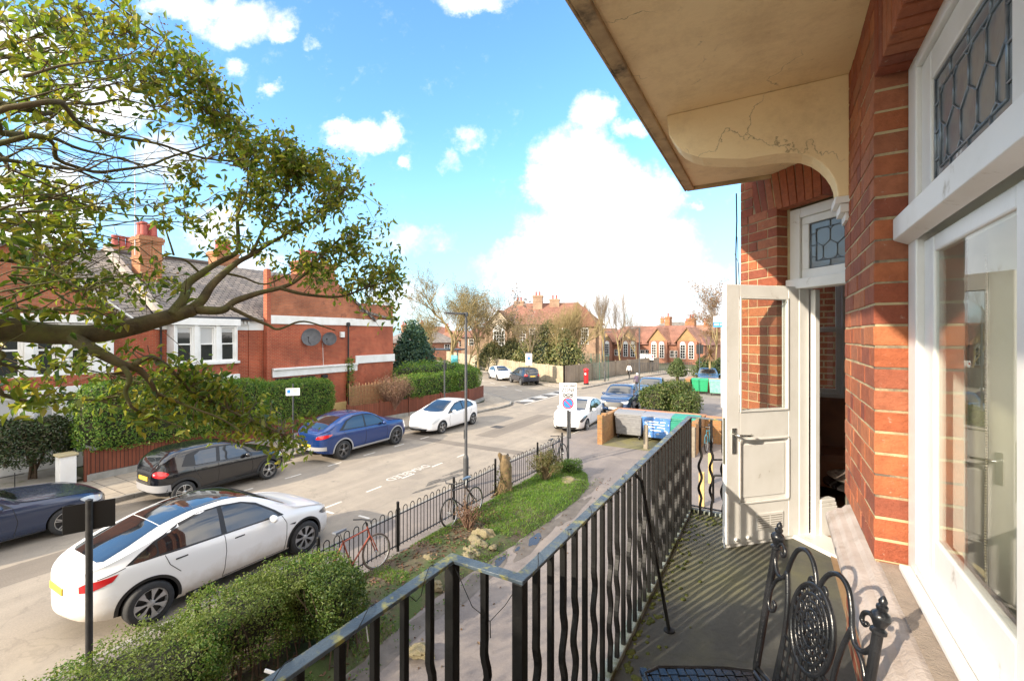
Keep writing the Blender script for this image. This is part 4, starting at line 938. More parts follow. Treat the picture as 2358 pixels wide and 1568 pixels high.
def car(S, loc, heading, label, body_mat, group=None, category='car', name='parked_car'):
    """S: measurements and side-view outlines in metres from the rear bumper; heading = direction of the nose."""
    L, W, wr = S['L'], S['W'], S['wr']; root = tag(empty(name, (loc[0], loc[1], loc[2] if len(loc) > 2 else 0.0), heading), label, category, group)
    n = 76; u = np.linspace(-1, 1, n); xi = np.sign(u)*(1-(1-np.abs(u))**1.7); xs = (xi+1)/2*L
    zt = pchip(S['top'], xs); zb = pchip(S['bot'], xs); bl = np.minimum(pchip(S['belt'], xs), zt-.045)
    fr = S.get('plan', 2.6); hw = W/2*(1-np.abs(xi)**10)**(1/fr)*(1-S.get('nose', .10)*np.clip((xi-.35)/.65, 0, 1)**2-S.get('tail', .07)*np.clip((-xi-.35)/.65, 0, 1)**2)
    hw = np.maximum(hw, .03); tum = S.get('tum', .42); V = []; half = None
    for i in range(n):
        w, b, t, z0 = hw[i], bl[i], zt[i], zb[i]; h = t-b; dz = b-z0
        bw = .962*w; ew = bw-tum*h; cr = min(.10, .35*h+.012)
        pts = [(0, z0), (.72*w, z0), (.91*w, z0+.025), (.965*w, z0+.09*dz+.02), (.985*w, z0+.28*dz), (.992*w, z0+.5*dz), (w, z0+.68*dz), (w*.998, z0+.80*dz), (.990*w, z0+.90*dz), (bw+.012*w, b-.015), (bw, b+.01),
               (bw-tum*h*.30, b+h*.30), (bw-tum*h*.58, b+h*.58), (ew+.035, b+h*.80), (ew-.005, t-cr*.62), (ew*.93-.02, t-cr*.32), (ew*.70, t-cr*.12), (ew*.36, t-cr*.03), (0, t)]
        half = len(pts)
        for (y, z) in pts: V.append((xs[i]-L/2, y, z))
        for (y, z) in pts[-2:0:-1]: V.append((xs[i]-L/2, -y, z))
    k = 2*half-2; m = MB(); F = [(i*k+j, (i+1)*k+j, (i+1)*k+(j+1) % k, i*k+(j+1) % k) for i in range(n-1) for j in range(k)]
    F += [tuple(range(k)), tuple((n-1)*k+j for j in range(k-1, -1, -1))]
    m.add(V, F); bm = bmesh.new(); me0 = bpy.data.meshes.new('tmp'); me0.from_pydata(m.v, [], m.f); bm.from_mesh(me0); bmesh.ops.recalc_face_normals(bm, faces=bm.faces); bm.to_mesh(me0)
    bvh = BVHTree.FromBMesh(bm); bm.free()
    # wheel arches are cut out of the shell
    xr, xf_ = S['xr']-L/2, S['xr']+S['wb']-L/2; ar = wr+S.get('gap', .055)
    bo = bpy.data.objects.new('body', me0); COL.objects.link(bo)
    cut = MB()
    for x in (xr, xf_):
        for s in (-1, 1): cut.lathe([(ar,0),(ar,W)], 48, (x, s*(W/2-.26), wr+S.get('arch_up', 0)), axis=(0, s, 0))
    cme = bpy.data.meshes.new('cut'); cme.from_pydata(cut.v, [], cut.f); cob = bpy.data.objects.new('cut', cme); COL.objects.link(cob)
    cb_ = bmesh.new(); cb_.from_mesh(cme); bmesh.ops.recalc_face_normals(cb_, faces=cb_.faces); cb_.to_mesh(cme); cb_.free()
    md = bo.modifiers.new('b', 'BOOLEAN'); md.object = cob; md.operation = 'DIFFERENCE'; md.solver = 'EXACT'
    bpy.context.view_layer.update(); me = bpy.data.meshes.new_from_object(bo.evaluated_get(bpy.context.evaluated_depsgraph_get()))
    bpy.data.objects.remove(bo); bpy.data.objects.remove(cob)
    me.materials.clear(); me.materials.append(body_mat); me.materials.append(WELL); me.materials.append(TRIM)
    for p in me.polygons:
        p.use_smooth = True; mi = 0
        for x in (xr, xf_):
            if all(math.hypot(me.vertices[v].co.x-x, me.vertices[v].co.z-wr-S.get('arch_up', 0)) < ar+.004 for v in p.vertices) and p.center.z < wr+ar+.01: mi = 1
        if p.normal.z < -.8 and p.center.z < .5: mi = 1
        if S.get('clad') and mi == 0 and p.center.z < S['clad'] : mi = 2
        p.material_index = mi
    body = bpy.data.objects.new('body', me); COL.objects.link(body); body.parent = root; autosmooth(body, 34)
    DIRS = {'L': (Vector((0,1,0)), lambda a, b: Vector((a, 3, b))), 'R': (Vector((0,-1,0)), lambda a, b: Vector((a, -3, b))), 'T': (Vector((0,0,1)), lambda a, b: Vector((a, b, 4))),
            'F': (Vector((1,0,0)), lambda a, b: Vector((4, a, b))), 'B': (Vector((-1,0,0)), lambda a, b: Vector((-4, a, b)))}
    def hit(view, a, b):
        d, f = DIRS[view]; h_ = bvh.ray_cast(f(a, b), -d); return (h_[0], h_[1]) if h_[0] is not None else (None, None)
    def patch(nm, poly, view, mt, off=.006, parent=root, step=.045, rnd=0):
        """A skin panel with the given outline, laid on the shell. Side views use x from the rear and z; top uses x and y."""
        if view in 'LRT': poly = [(p[0]-L/2, p[1]) for p in poly]
        ring = []
        for i, p in enumerate(poly):
            q_ = poly[(i+1) % len(poly)]; dd = math.dist(p, q_); kk = max(1, int(dd/step))
            for j in range(kk): ring.append(Vector((p[0]+(q_[0]-p[0])*j/kk, p[1]+(q_[1]-p[1])*j/kk)))
        P2 = [tuple(v) for v in ring]; x0, x1 = min(p[0] for p in P2), max(p[0] for p in P2); y0, y1 = min(p[1] for p in P2), max(p[1] for p in P2)
        grid = [Vector((x, y)) for x in np.arange(x0+step/2, x1, step) for y in np.arange(y0+step/2, y1, step) if inpoly(x, y, P2) and edge_dist(x, y, P2) > step*.35]
        vv, _, ff = delaunay_2d_cdt(ring+grid, [], [list(range(len(ring)))], 1, 1e-5)[:3]
        out = []; ok = []
        for v in vv:
            p, nn = hit(view, v.x, v.y)
            if p is None: out.append((0,0,0)); ok.append(False)
            else:
                if nn.dot(DIRS[view][0]) < 0: nn = -nn
                out.append(p+nn*off); ok.append(True)
        if sum(ok) < 3: return None
        ff = [f for f in ff if all(ok[i] for i in f)]
        if not ff: return None
        if view in ('L', 'F'): ff = [tuple(reversed(f)) for f in ff]
        mb_ = MB(); mb_.add(out, ff); o = mb_.build(nm, mt, parent, smooth=True, uv=False); return o
    for s, vw in ((1, 'L'), (-1, 'R')):
        for nm, poly in S.get('glass', ()): patch(nm, poly, vw, CARGLASS)
        if 'dlo' in S: patch('window_trim', S['dlo'], vw, S.get('dlo_mat', TRIM), off=.004)
        for line_ in S.get('seams', ()):
            P = [(p[0]-L/2, p[1]) for p in line_]; pts = []; sm = MB()
            for p, q_ in zip(P[:-1], P[1:]):
                kk = max(2, int(math.dist(p, q_)/.04))
                for j in range(kk+(q_ == P[-1])):
                    h_, nn = hit(vw, p[0]+(q_[0]-p[0])*j/kk, p[1]+(q_[1]-p[1])*j/kk)
                    if h_ is not None: pts.append(h_)
            if len(pts) > 1: sm.tube(pts, .006, 5).build('door_seam', TRIM, root)
        for (hx, hz, hl) in S.get('handles', ()):
            h_, nn = hit(vw, hx-L/2, hz)
            if h_: MB().box(-hl/2, -.008, -.012, hl/2, .016, .012).xf(Matrix.Translation(h_)).build('door_handle', S.get('handle_mat', body_mat), root, bevel=.006)
        if 'mirror' in S:
            mx, mz = S['mirror']; h_, nn = hit(vw, mx-L/2, mz)
            if h_:
                mo_ = MB(); mo_.ball((h_.x-.02, h_.y+s*.13, mz+.05), (.075, .115, .075)); mo_.bar((h_.x, h_.y-s*.02, mz-.01), (h_.x-.01, h_.y+s*.10, mz+.02), .05, .03); mo_.build('wing_mirror', S.get('mirror_mat', body_mat), root, smooth=True)
        if 'arch' in S:     # plastic lip round each wheel opening
            for x in (xr, xf_):
                P = []; R0, R1 = ar-.004, ar+S['arch']
                t0 = -.12; N_ = 30
                for j in range(N_+1): t = t0+(math.pi-2*t0)*j/N_; P.append((x+L/2+R1*math.cos(t), wr+S.get('arch_up', 0)+R1*math.sin(t)))
                for j in range(N_, -1, -1): t = t0+(math.pi-2*t0)*j/N_; P.append((x+L/2+R0*math.cos(t), wr+S.get('arch_up', 0)+R0*math.sin(t)))
                patch('arch_trim', P, vw, S.get('arch_mat', TRIM), off=.007, step=.05)
        if 'sill' in S: patch('sill_trim', S['sill'], vw, S.get('sill_mat', TRIM), off=.006)
        for nm, poly, mt in S.get('side_bits', ()): patch(nm, poly, vw, mt, off=.009, step=.035)
        for x in (xr, xf_):
            make_wheel(root, (x, s*(W/2-S.get('ww', .225)/2-.018), wr), wr, S.get('ww', .225), s, S.get('rim', 'plain'), S.get('rim_mat', SILVER), S.get('spokes', 5))
    for nm, poly, mt in S.get('top_bits', ()): patch(nm, poly, 'T', mt, off=.006, step=.06)
    for nm, poly, mt in S.get('front_bits', ()): patch(nm, poly, 'F', mt, off=.008, step=.04)
    for nm, poly, mt in S.get('rear_bits', ()): patch(nm, poly, 'B', mt, off=.008, step=.04)
    for view, zc, mt in (('F', S.get('fplate'), WPLATE), ('B', S.get('rplate'), YPLATE)):
        if zc:
            h_, nn = hit(view, 0, zc)
            if h_:
                hs = [hit(view, yy, zc)[0].x for yy in (-.24, 0, .24)]; xo = max(hs) if view == 'F' else min(hs)
                sg = 1 if view == 'F' else -1; MB().box(xo-.03, -.26, zc-.055, xo+.012, .26, zc+.055).xf(Matrix.Translation((0 if sg > 0 else .018, 0, 0))).build('number_plate', mt, root, bevel=.003)
    cab = MB(); cab.box(-.6, -W/2+.2, .3, .6, W/2-.2, .5)
    return root, patch, hit
def arc(P, k=6):            # smooth closed outline through points
    out = []; n = len(P)
    for i in range(n):
        p0, p1, p2, p3 = P[i-1], P[i], P[(i+1) % n], P[(i+2) % n]
        for j in range(k):
            t = j/k; out.append(tuple(.5*((2*p1[q])+(-p0[q]+p2[q])*t+(2*p0[q]-5*p1[q]+4*p2[q]-p3[q])*t*t+(-p0[q]+3*p1[q]-3*p2[q]+p3[q])*t**3) for q in (0,1)))
    return out
WHITE_CAR = paint('white_car_paint', (.80,.80,.80), dirty=(.50,.42,.33)); WHITE2 = paint('clean_white_car_paint', (.80,.80,.80))
BLACK_CAR = paint('black_car_paint', (.005,.006,.009), .16); BLUE_CAR = paint('metallic_blue_car_paint', (.008,.038,.165), .25, .3); NAVY = paint('slate_blue_car_paint', (.028,.042,.085), .25, .4)
TEAL_CAR = paint('mid_blue_car_paint', (.03,.10,.19), .22, .3); DKBLUE = paint('dark_blue_car_paint', (.016,.045,.115), .22, .3); WASHGREY = mat('grey_bumper', (.28,.28,.29), rough=.5)
NAVYBLK = paint('blue_black_car_paint', (.010,.014,.028), .22)
# ---- white electric crossover with a glass roof
S1 = dict(L=4.75, W=1.92, wr=.355, wb=2.89, xr=.93, gap=.05, ww=.25, tum=.47, nose=.13, tail=.27,
  top=[(0,.60),(.02,.92),(.06,1.035),(.16,1.10),(.40,1.19),(.85,1.36),(1.35,1.515),(1.85,1.605),(2.25,1.625),(2.65,1.58),(3.05,1.43),(3.40,1.24),(3.62,1.12),(3.95,1.045),(4.30,.945),(4.55,.83),(4.68,.72),(4.75,.55)],
  belt=[(0,.90),(.4,1.02),(.9,1.06),(1.6,1.04),(2.5,1.005),(3.4,.985),(4.2,.86),(4.75,.5)], bot=[(0,.42),(.15,.32),(.6,.24),(1.5,.20),(3.4,.20),(4.3,.22),(4.65,.26),(4.75,.34)],
  glass=[('rear_quarter_window', arc([(.72,1.09),(1.02,1.12),(1.02,1.28),(.92,1.245)],4)), ('rear_door_window', [(1.07,1.115),(2.06,1.085),(2.09,1.525),(1.85,1.525),(1.45,1.44),(1.07,1.30)]), ('front_door_window', [(2.16,1.08),(3.20,1.055),(3.10,1.16),(2.80,1.37),(2.55,1.475),(2.17,1.525)])],
  dlo=[(.62,1.075),(1.05,1.085),(2.1,1.06),(3.32,1.03),(3.16,1.17),(2.82,1.41),(2.55,1.505),(2.15,1.553),(1.8,1.55),(1.42,1.475),(1.02,1.325),(.8,1.2)],
  seams=[[(2.11,1.05),(2.125,.75),(2.10,.45),(2.06,.30)],[(1.14,1.07),(1.20,.9),(1.36,.72)],[(3.27,1.03),(3.36,.85),(3.36,.55),(3.31,.30)],[(2.06,.30),(3.31,.30)],[(.30,.97),(.62,1.06)]],
  handles=[(1.38,.955,.19),(2.38,.935,.19)], handle_mat=TRIM, mirror=(3.03,1.02), rim='wide', spokes=7, rim_mat=mat('grey_aero_alloy', (.42,.42,.43), rough=.3, metal=.6), arch=.045, arch_mat=TRIM,
  sill=[(1.45,.205),(3.45,.205),(3.45,.275),(1.45,.275)], rplate=.80, fplate=.42,
  top_bits=[('roof_glass', [(1.22,-.50),(1.6,-.50),(2.3,-.52),(2.75,-.55),(2.75,.55),(2.3,.52),(1.6,.50),(1.22,.50)], CARGLASS), ('rear_window', [(.36,-.46),(.42,-.56),(.75,-.57),(1.205,-.50),(1.205,.50),(.75,.57),(.42,.56),(.36,.46)], CARGLASS), ('windscreen', [(2.77,-.55),(3.1,-.63),(3.46,-.70),(3.55,-.5),(3.58,0),(3.55,.5),(3.46,.70),(3.1,.63),(2.77,.55)], CARGLASS)],
  side_bits=[('tail_light', [(.13,.90),(.18,.935),(.54,1.00),(.46,.90),(.24,.81),(.13,.80)], REDLAMP), ('headlight', arc([(4.22,.80),(4.42,.80),(4.60,.70),(4.5,.68),(4.3,.73)],4), DARKLAMP), ('badge', [(3.42,.80),(3.58,.80),(3.55,.76)], TRIM)])
ge = (4.85-0)  # street level is z 0
t1 = car(S1, (-9.98, 5.03), R(90), 'white electric crossover with a black glass roof parked beside the front hedge', WHITE_CAR, 'cars parked along the street')
# ---- small black hatchback with grey cladding
S2 = dict(L=4.0, W=1.75, wr=.315, wb=2.54, xr=.68, gap=.05, ww=.21, tum=.34, nose=.12, tail=.06, plan=3.2,
  top=[(0,.62),(.03,.95),(.10,1.12),(.28,1.33),(.48,1.45),(.9,1.515),(1.5,1.525),(2.0,1.48),(2.45,1.33),(2.85,1.11),(3.05,1.03),(3.45,.98),(3.75,.90),(3.93,.76),(4.0,.55)],
  belt=[(0,.90),(.5,1.0),(1.5,.97),(2.8,.94),(3.4,.90),(4,.5)], bot=[(0,.40),(.2,.28),(.7,.22),(3.2,.22),(3.8,.24),(4,.34)],
  glass=[('rear_door_window', [(.98,1.035),(1.55,1.01),(1.60,1.40),(1.15,1.40),(.98,1.30)]), ('front_door_window', [(1.66,1.005),(2.55,.99),(2.42,1.18),(2.10,1.37),(1.70,1.40)]), ],
  dlo=[(.62,1.06),(.95,1.01),(2.68,.965),(2.46,1.21),(2.12,1.41),(1.6,1.435),(1.1,1.435),(.78,1.37)],
  seams=[[(1.60,.98),(1.62,.6),(1.58,.30)],[(.92,1.0),(1.0,.8),(1.12,.62)],[(2.62,.97),(2.66,.6),(2.62,.3)]], handles=[(1.2,.90,.17),(1.92,.88,.17)], mirror=(2.45,.97), rim='double', spokes=5, arch=.07, arch_mat=DKGREY,
  sill=[(.98,.22),(2.95,.22),(2.95,.36),(.98,.36)], sill_mat=DKGREY, rplate=.78, fplate=.45,
  side_bits=[('tail_light', arc([(.05,.86),(.07,.99),(.2,1.0),(.32,.92),(.2,.82)],4), REDLAMP), ('headlight', arc([(3.45,.80),(3.65,.82),(3.8,.74),(3.6,.70)],4), LAMP)],
  top_bits=[('windscreen', [(2.02,-.52),(2.4,-.58),(2.82,-.62),(2.92,0),(2.82,.62),(2.4,.58),(2.02,.52)], CARGLASS)],
  rear_bits=[('rear_window', [(-.55,1.10),(.55,1.10),(.47,1.38),(-.47,1.38)], CARGLASS), ('rear_bumper', [(-.8,.42),(.8,.42),(.8,.62),(-.8,.62)], WASHGREY)])
car(S2, (-15.62, 7.98), R(90), 'small black hatchback with grey wheel arch cladding under the tree foliage', BLACK_CAR, 'cars parked along the street')
# ---- blue coupe SUV
S3 = dict(L=4.75, W=1.92, wr=.365, wb=2.86, xr=.98, gap=.05, ww=.25, tum=.40, nose=.10, tail=.06, plan=3.2,
  top=[(0,.66),(.03,.98),(.10,1.09),(.32,1.18),(.75,1.38),(1.25,1.55),(1.75,1.62),(2.25,1.61),(2.7,1.50),(3.15,1.28),(3.42,1.15),(3.8,1.10),(4.3,1.02),(4.6,.90),(4.71,.76),(4.75,.55)],
  belt=[(0,.95),(.6,1.08),(1.6,1.05),(3.2,1.02),(4.2,.96),(4.75,.5)], bot=[(0,.45),(.2,.33),(.7,.26),(3.8,.26),(4.5,.28),(4.75,.36)],
  glass=[('rear_door_window', [(.98,1.13),(2.02,1.09),(2.05,1.50),(1.6,1.50),(1.25,1.38)]), ('front_door_window', [(2.11,1.085),(3.08,1.065),(2.95,1.2),(2.62,1.42),(2.12,1.51)])],
  dlo=[(.78,1.10),(2.06,1.055),(3.22,1.035),(2.98,1.24),(2.64,1.46),(2.1,1.545),(1.58,1.535),(1.18,1.41)], dlo_mat=TRIM,
  seams=[[(2.06,1.05),(2.09,.7),(2.03,.36)],[(.98,1.08),(1.08,.9),(1.3,.75)],[(3.2,1.03),(3.28,.7),(3.2,.36)]], handles=[(1.28,.97,.2),(2.3,.95,.2)], mirror=(2.98,1.04), rim='double', spokes=5, rim_mat=mat('two_tone_alloy', (.22,.22,.23), rough=.3, metal=.7), arch=.05, arch_mat=mat('silver_arch', (.33,.34,.36), rough=.4),
  sill=[(1.4,.27),(3.4,.27),(3.4,.38),(1.4,.38)], sill_mat=mat('silver_sill', (.42,.43,.45), rough=.35), rplate=.62, fplate=.45,
  side_bits=[('tail_light', arc([(.05,.93),(.12,1.0),(.48,1.03),(.34,.93),(.07,.87)],4), REDLAMP), ('headlight', arc([(4.3,.90),(4.5,.88),(4.66,.80),(4.45,.78)],4), LAMP)],
  top_bits=[('windscreen', [(2.6,-.56),(3.0,-.63),(3.3,-.66),(3.38,0),(3.3,.66),(3.0,.63),(2.6,.56)], CARGLASS), ('rear_window', [(.34,-.52),(.8,-.52),(1.18,-.46),(1.18,.46),(.8,.52),(.34,.52)], CARGLASS)],
  rear_bits=[('rear_bumper', [(-.82,.46),(.82,.46),(.82,.60),(-.82,.60)], WASHGREY)])
x4_ = car(S3, (-15.47, 13.48), R(90), 'metallic blue coupe SUV with silver sills parked by the tall hedge', BLUE_CAR, 'cars parked along the street')
x4_[0].scale = (1, 1, 1.045)
# ---- slate blue estate at the frame's edge
S4 = dict(L=4.95, W=1.87, wr=.335, wb=2.94, xr=1.1, gap=.045, ww=.235, tum=.42, nose=.12, tail=.06, plan=3.0,
  top=[(0,.62),(.04,.95),(.12,1.08),(.45,1.32),(1.0,1.43),(1.9,1.47),(2.5,1.40),(3.0,1.20),(3.3,1.05),(3.7,.995),(4.3,.93),(4.7,.84),(4.9,.70),(4.95,.5)],
  belt=[(0,.9),(.6,.98),(2,.95),(3.3,.93),(4.3,.86),(4.95,.5)], bot=[(0,.4),(.3,.25),(.8,.2),(4.2,.2),(4.8,.22),(4.95,.3)],
  glass=[('rear_door_window', [(1.2,1.0),(2.0,.985),(2.03,1.34),(1.5,1.34),(1.2,1.27)]), ('front_door_window', [(2.1,.98),(3.0,.97),(2.85,1.1),(2.5,1.28),(2.1,1.35)])], dlo=[(.8,1.0),(3.12,.945),(2.88,1.14),(2.52,1.32),(2.05,1.39),(1.4,1.39),(1.0,1.28)], dlo_mat=TRIM,
  seams=[[(2.06,.96),(2.08,.6),(2.03,.3)],[(3.12,.94),(3.2,.6),(3.14,.3)]], handles=[(1.4,.86,.19),(2.3,.84,.19)], mirror=(2.9,.96), mirror_mat=NAVY, rim='double', spokes=5, sill=[(1.5,.2),(3.6,.2),(3.6,.25),(1.5,.25)], sill_mat=SILVER, fplate=.42, rplate=.7,
  side_bits=[('headlight', arc([(4.28,.78),(4.5,.80),(4.78,.70),(4.7,.62),(4.45,.66)],4), LAMP), ('tail_light', arc([(0,.85),(.1,.95),(.4,.93),(.2,.83)],4), REDLAMP)],
  top_bits=[('windscreen', [(2.5,-.52),(2.9,-.6),(3.25,-.66),(3.34,0),(3.25,.66),(2.9,.6),(2.5,.52)], CARGLASS)], front_bits=[('grille', [(-.42,.42),(.42,.42),(.46,.66),(-.46,.66)], TRIM)])
car(S4, (-15.83, 2.62), R(90), 'slate blue saloon with silver multi-spoke wheels and a paler headlamp', NAVY, 'cars parked along the street')
# ---- two white hybrids nose on
S5 = dict(L=4.48, W=1.75, wr=.315, wb=2.70, xr=.82, gap=.045, ww=.2, tum=.40, nose=.15, tail=.07,
  top=[(0,.6),(.03,.95),(.10,1.10),(.5,1.26),(1.1,1.42),(1.7,1.485),(2.2,1.46),(2.7,1.30),(3.15,1.10),(3.5,.985),(3.9,.90),(4.2,.80),(4.40,.66),(4.48,.45)],
  belt=[(0,.92),(.6,1.0),(1.6,.95),(3.0,.90),(4.0,.78),(4.48,.45)], bot=[(0,.4),(.3,.25),(.8,.2),(3.8,.2),(4.4,.22),(4.48,.28)],
  glass=[('rear_door_window', [(.95,1.06),(1.72,1.0),(1.75,1.37),(1.3,1.34),(1.0,1.22)]), ('front_door_window', [(1.82,.99),(2.85,.94),(2.7,1.1),(2.3,1.30),(1.84,1.37)])], dlo=[(.72,1.06),(1.75,.97),(3.12,.91),(2.74,1.15),(2.32,1.35),(1.8,1.415),(1.25,1.38),(.92,1.24)], dlo_mat=TRIM,
  seams=[[(1.78,.97),(1.80,.6),(1.74,.3)],[(2.92,.92),(2.98,.6),(2.9,.3)],[(.95,1.0),(1.05,.8),(1.15,.65)]], handles=[(1.15,.90,.18),(2.0,.87,.18)], mirror=(2.72,.95), rim='plain', spokes=5, fplate=.40, rplate=.75,
  side_bits=[('headlight', arc([(3.72,.76),(3.92,.80),(4.22,.66),(4.18,.56),(3.95,.62)],4), LAMP), ('tail_light', arc([(0,.8),(.05,1.0),(.25,.98),(.15,.8)],4), REDLAMP)],
  top_bits=[('windscreen', [(2.28,-.5),(2.7,-.58),(3.25,-.66),(3.4,-.4),(3.44,0),(3.4,.4),(3.25,.66),(2.7,.58),(2.28,.5)], CARGLASS)],
  front_bits=[('grille', [(-.5,.24),(.5,.24),(.56,.34),(-.56,.34)], TRIM)])
car(S5, (-15.05, 19.0), R(-89), 'white hybrid hatchback facing this way by the brown boarded fence', WHITE2, 'cars parked along the street')
S6 = dict(S5); S6['side_bits'] = [('headlight', arc([(3.5,.80),(3.9,.80),(4.24,.62),(4.1,.56),(3.85,.66)],4), DARKLAMP), ('tail_light', arc([(0,.8),(.05,1.0),(.25,.98),(.15,.8)],4), REDLAMP)]; S6['L'] = 4.48
car(S6, (-9.12, 23.0), R(-86), 'white hybrid hatchback by the bins with thin dark slanted headlamps', WHITE2, 'cars parked along the street')
# ---- boxier cars farther up
S7 = dict(L=4.6, W=1.88, wr=.35, wb=2.7, xr=.95, gap=.05, ww=.23, tum=.30, nose=.08, tail=.05, plan=3.6,
  top=[(0,.7),(.03,1.0),(.12,1.25),(.4,1.56),(1.0,1.68),(2.0,1.69),(2.4,1.60),(2.85,1.32),(3.1,1.16),(3.6,1.11),(4.2,1.03),(4.5,.88),(4.6,.55)], belt=[(0,1.0),(2,1.05),(3.2,1.04),(4.2,.95),(4.6,.5)], bot=[(0,.45),(.3,.32),(4.3,.3),(4.6,.38)],
  glass=[('rear_door_window', [(.95,1.14),(1.85,1.11),(1.88,1.54),(1.2,1.54)]), ('front_door_window', [(1.95,1.11),(2.85,1.08),(2.45,1.45),(1.97,1.55)])], seams=[[(1.9,1.08),(1.9,.4)]], mirror=(2.72,1.08), rim='plain', fplate=.5, rplate=.9,
  top_bits=[('windscreen', [(2.36,-.62),(2.95,-.72),(3.06,0),(2.95,.72),(2.36,.62)], CARGLASS)], rear_bits=[('rear_window', [(-.62,1.12),(.62,1.12),(.54,1.48),(-.54,1.48)], CARGLASS)],
  front_bits=[('grille', [(-.55,.55),(.55,.55),(.6,.85),(-.6,.85)], TRIM)],
  side_bits=[('headlight', arc([(4.2,.92),(4.4,.92),(4.55,.8),(4.35,.78)],4), LAMP), ('tail_light', arc([(0,.95),(.05,1.1),(.22,1.08),(.2,.9)],4), REDLAMP)])
car(S7, (-8.55, 28.8), R(-85), 'dark blue SUV parked nose on behind the white hybrid by the bins', DKBLUE, 'cars parked along the street')
car(S7, (-8.0, 34.6), R(-84), 'mid blue SUV parked next to the lamp post beyond the big bush', TEAL_CAR, 'cars parked along the street')
c7 = dict(S7, L=4.6)
car(S7, (-21.9, 40.3), R(141), 'dark blue estate car with red tail lamps parked along the timber fence', NAVYBLK, 'cars parked in the side road')
car(S5, (-26.2, 42.8), R(-40), 'white car facing this way behind the dark estate in the side road', WHITE2, 'cars parked in the side road')
for (x, y, h, mt, lb) in ((-7.2, 58.5, -80, DKBLUE, 'blue van-like car parked beyond the bush near the red school'), (-3.9, 52.5, 100, NAVYBLK, 'dark car with a red tail lamp parked near the timber gate posts'), (-5.6, 47.5, -82, TEAL_CAR, 'pale blue car half hidden behind the big bush')):
    car(S7, (x, y), R(h), lb, mt, 'cars parked far up the street')
# ================================================================== STREET FURNITURE
def lamp_post(x, y, h, label, head=True, arm=(-1, 0)):
    r = tag(empty('street_lamp', (x, y, .1)), label, 'street lamp', 'street lamps')
    m = MB(); m.lathe([(.085,0),(.085,.9),(.075,.95),(.055,1.0),(.048,1.03),(.038,h-.05),(.036,h)], 16); m.build('pole', GREY_METAL, r, smooth='auto')
    m = MB(); m.box(-.052,-.045,h-.11,.052,.045,h+.015); 
    a = Vector((*arm, 0)).normalized(); b = Vector((-a.y, a.x, 0))
    m.ext([a*.04+b*.06+Vector((0,0,h-.055)), a*.15+b*.12+Vector((0,0,h-.06)), a*.62+b*.13+Vector((0,0,h-.03)), a*.68+b*.08+Vector((0,0,h-.03)), a*.68-b*.08+Vector((0,0,h-.03)), a*.62-b*.13+Vector((0,0,h-.03)), a*.15-b*.12+Vector((0,0,h-.06)), a*.04-b*.06+Vector((0,0,h-.055))], (0,0,.05))
    m.build('lamp_head', GREY_METAL, r, bevel=.01)
    m = MB(); c = a*.42+Vector((0,0,h-.056)); m.obox(c, a*.15, b*.09, (0,0,.006)); m.build('lens', LAMP, r)
    m = MB(); m.box(.0,-.06,1.55,.11,.06,1.85) if False else m.box(-.1,.02,1.5,-.04,.11,1.78); m.build('bracket_plate', TRIM, r)
    return r
lamp_post(-8.36, 11.6, 5.45, 'tall dark street lamp standing beside the hoop railing and dark bicycle', arm=(-.75, -.65))
lamp_post(-15.2, 45.5, 5.1, 'thin distant street lamp beside the red post box', arm=(.9, .3))
lamp_post(-8.25, 32.2, 5.3, 'street lamp next to the parked blue SUVs with a small white plate', arm=(-.9, .1))
p = atd(838, 840, 48)
lamp_post(p.x, p.y+1.5, 5.0, 'street lamp half hidden by trees behind the corner hedge', arm=(-.6, -.6))
def sign_post(base, h, label, face=None, w=.5, hh=.5, back=False, facing=None, mt=None, cat='sign', double=False, z_top=None, name='street_sign', r=.038, pole=GREY_METAL):
    """A pole with one plate; facing = direction the plate looks."""
    o = tag(empty(name, (base[0], base[1], base[2] if len(base) > 2 else .1)), label, cat)
    m = MB(); m.tube([(0,0,0), (0,0,h)], r, 14); m.lathe([(r,0),(r*1.05,.01),(r*.4,.025)], 14, (0,0,h)); m.build('pole', pole, o, smooth='auto')
    f = Vector((*facing, 0)).normalized(); s = Vector((-f.y, f.x, 0)); zt = z_top if z_top else h
    c = f*(r+.012)+Vector((0,0,zt-hh/2)); m = MB(); m.obox(c, s*w/2, f*.006, (0,0,hh/2)); pl = m.build('sign_plate', mt or WHITE_SIGN, o, bevel=.004)
    M = Matrix((( s.x, 0, f.x, c.x+f.x*.0075), (s.y, 0, f.y, c.y+f.y*.0075), (0, 1, 0, c.z), (0,0,0,1)))
    return o, pl, M
INK = mat('sign_black', (.02,.02,.025), rough=.5); SRED = mat('sign_red', (.55,.03,.03), rough=.4); SBLUE = mat('sign_blue', (.03,.22,.62), rough=.4)
def disc(m, c, r0, r1, M, n=40, z=0):
    vs = []; 
    for rr in (r0, r1):
        for i in range(n): t = 2*math.pi*i/n; vs.append(M @ Vector((c[0]+rr*math.cos(t), c[1]+rr*math.sin(t), z)))
    m.add(vs, [(i, (i+1) % n, n+(i+1) % n, n+i)[::-1] for i in range(n)])
q_ = gp(1308, 1072, .1)
tocam = Vector((-q_.x, -q_.y)).normalized()
o, pl, M = sign_post((q_.x, q_.y), 2.0, 'white controlled zone parking sign with red and blue circle beside the hoop railing', w=.62, hh=1.0, facing=(tocam.x, tocam.y), z_top=3.02, r=.045)
m = MB(); m.tube([(.07,.02,1.0),(.07,.02,1.98)], .035, 10); m.tube([(0,0,2.0),(0,0,2.9)], .03, 10); m.build('pole', GREY_METAL, o)
for t_, y_, sz in (('Controlled', .40, .155), ('ZONE', .235, .18)): text_mesh('lettering', t_, sz, INK, M @ Matrix.Translation((0, y_, 0)), o, sx=.82 if t_[0] == 'C' else 1.0)
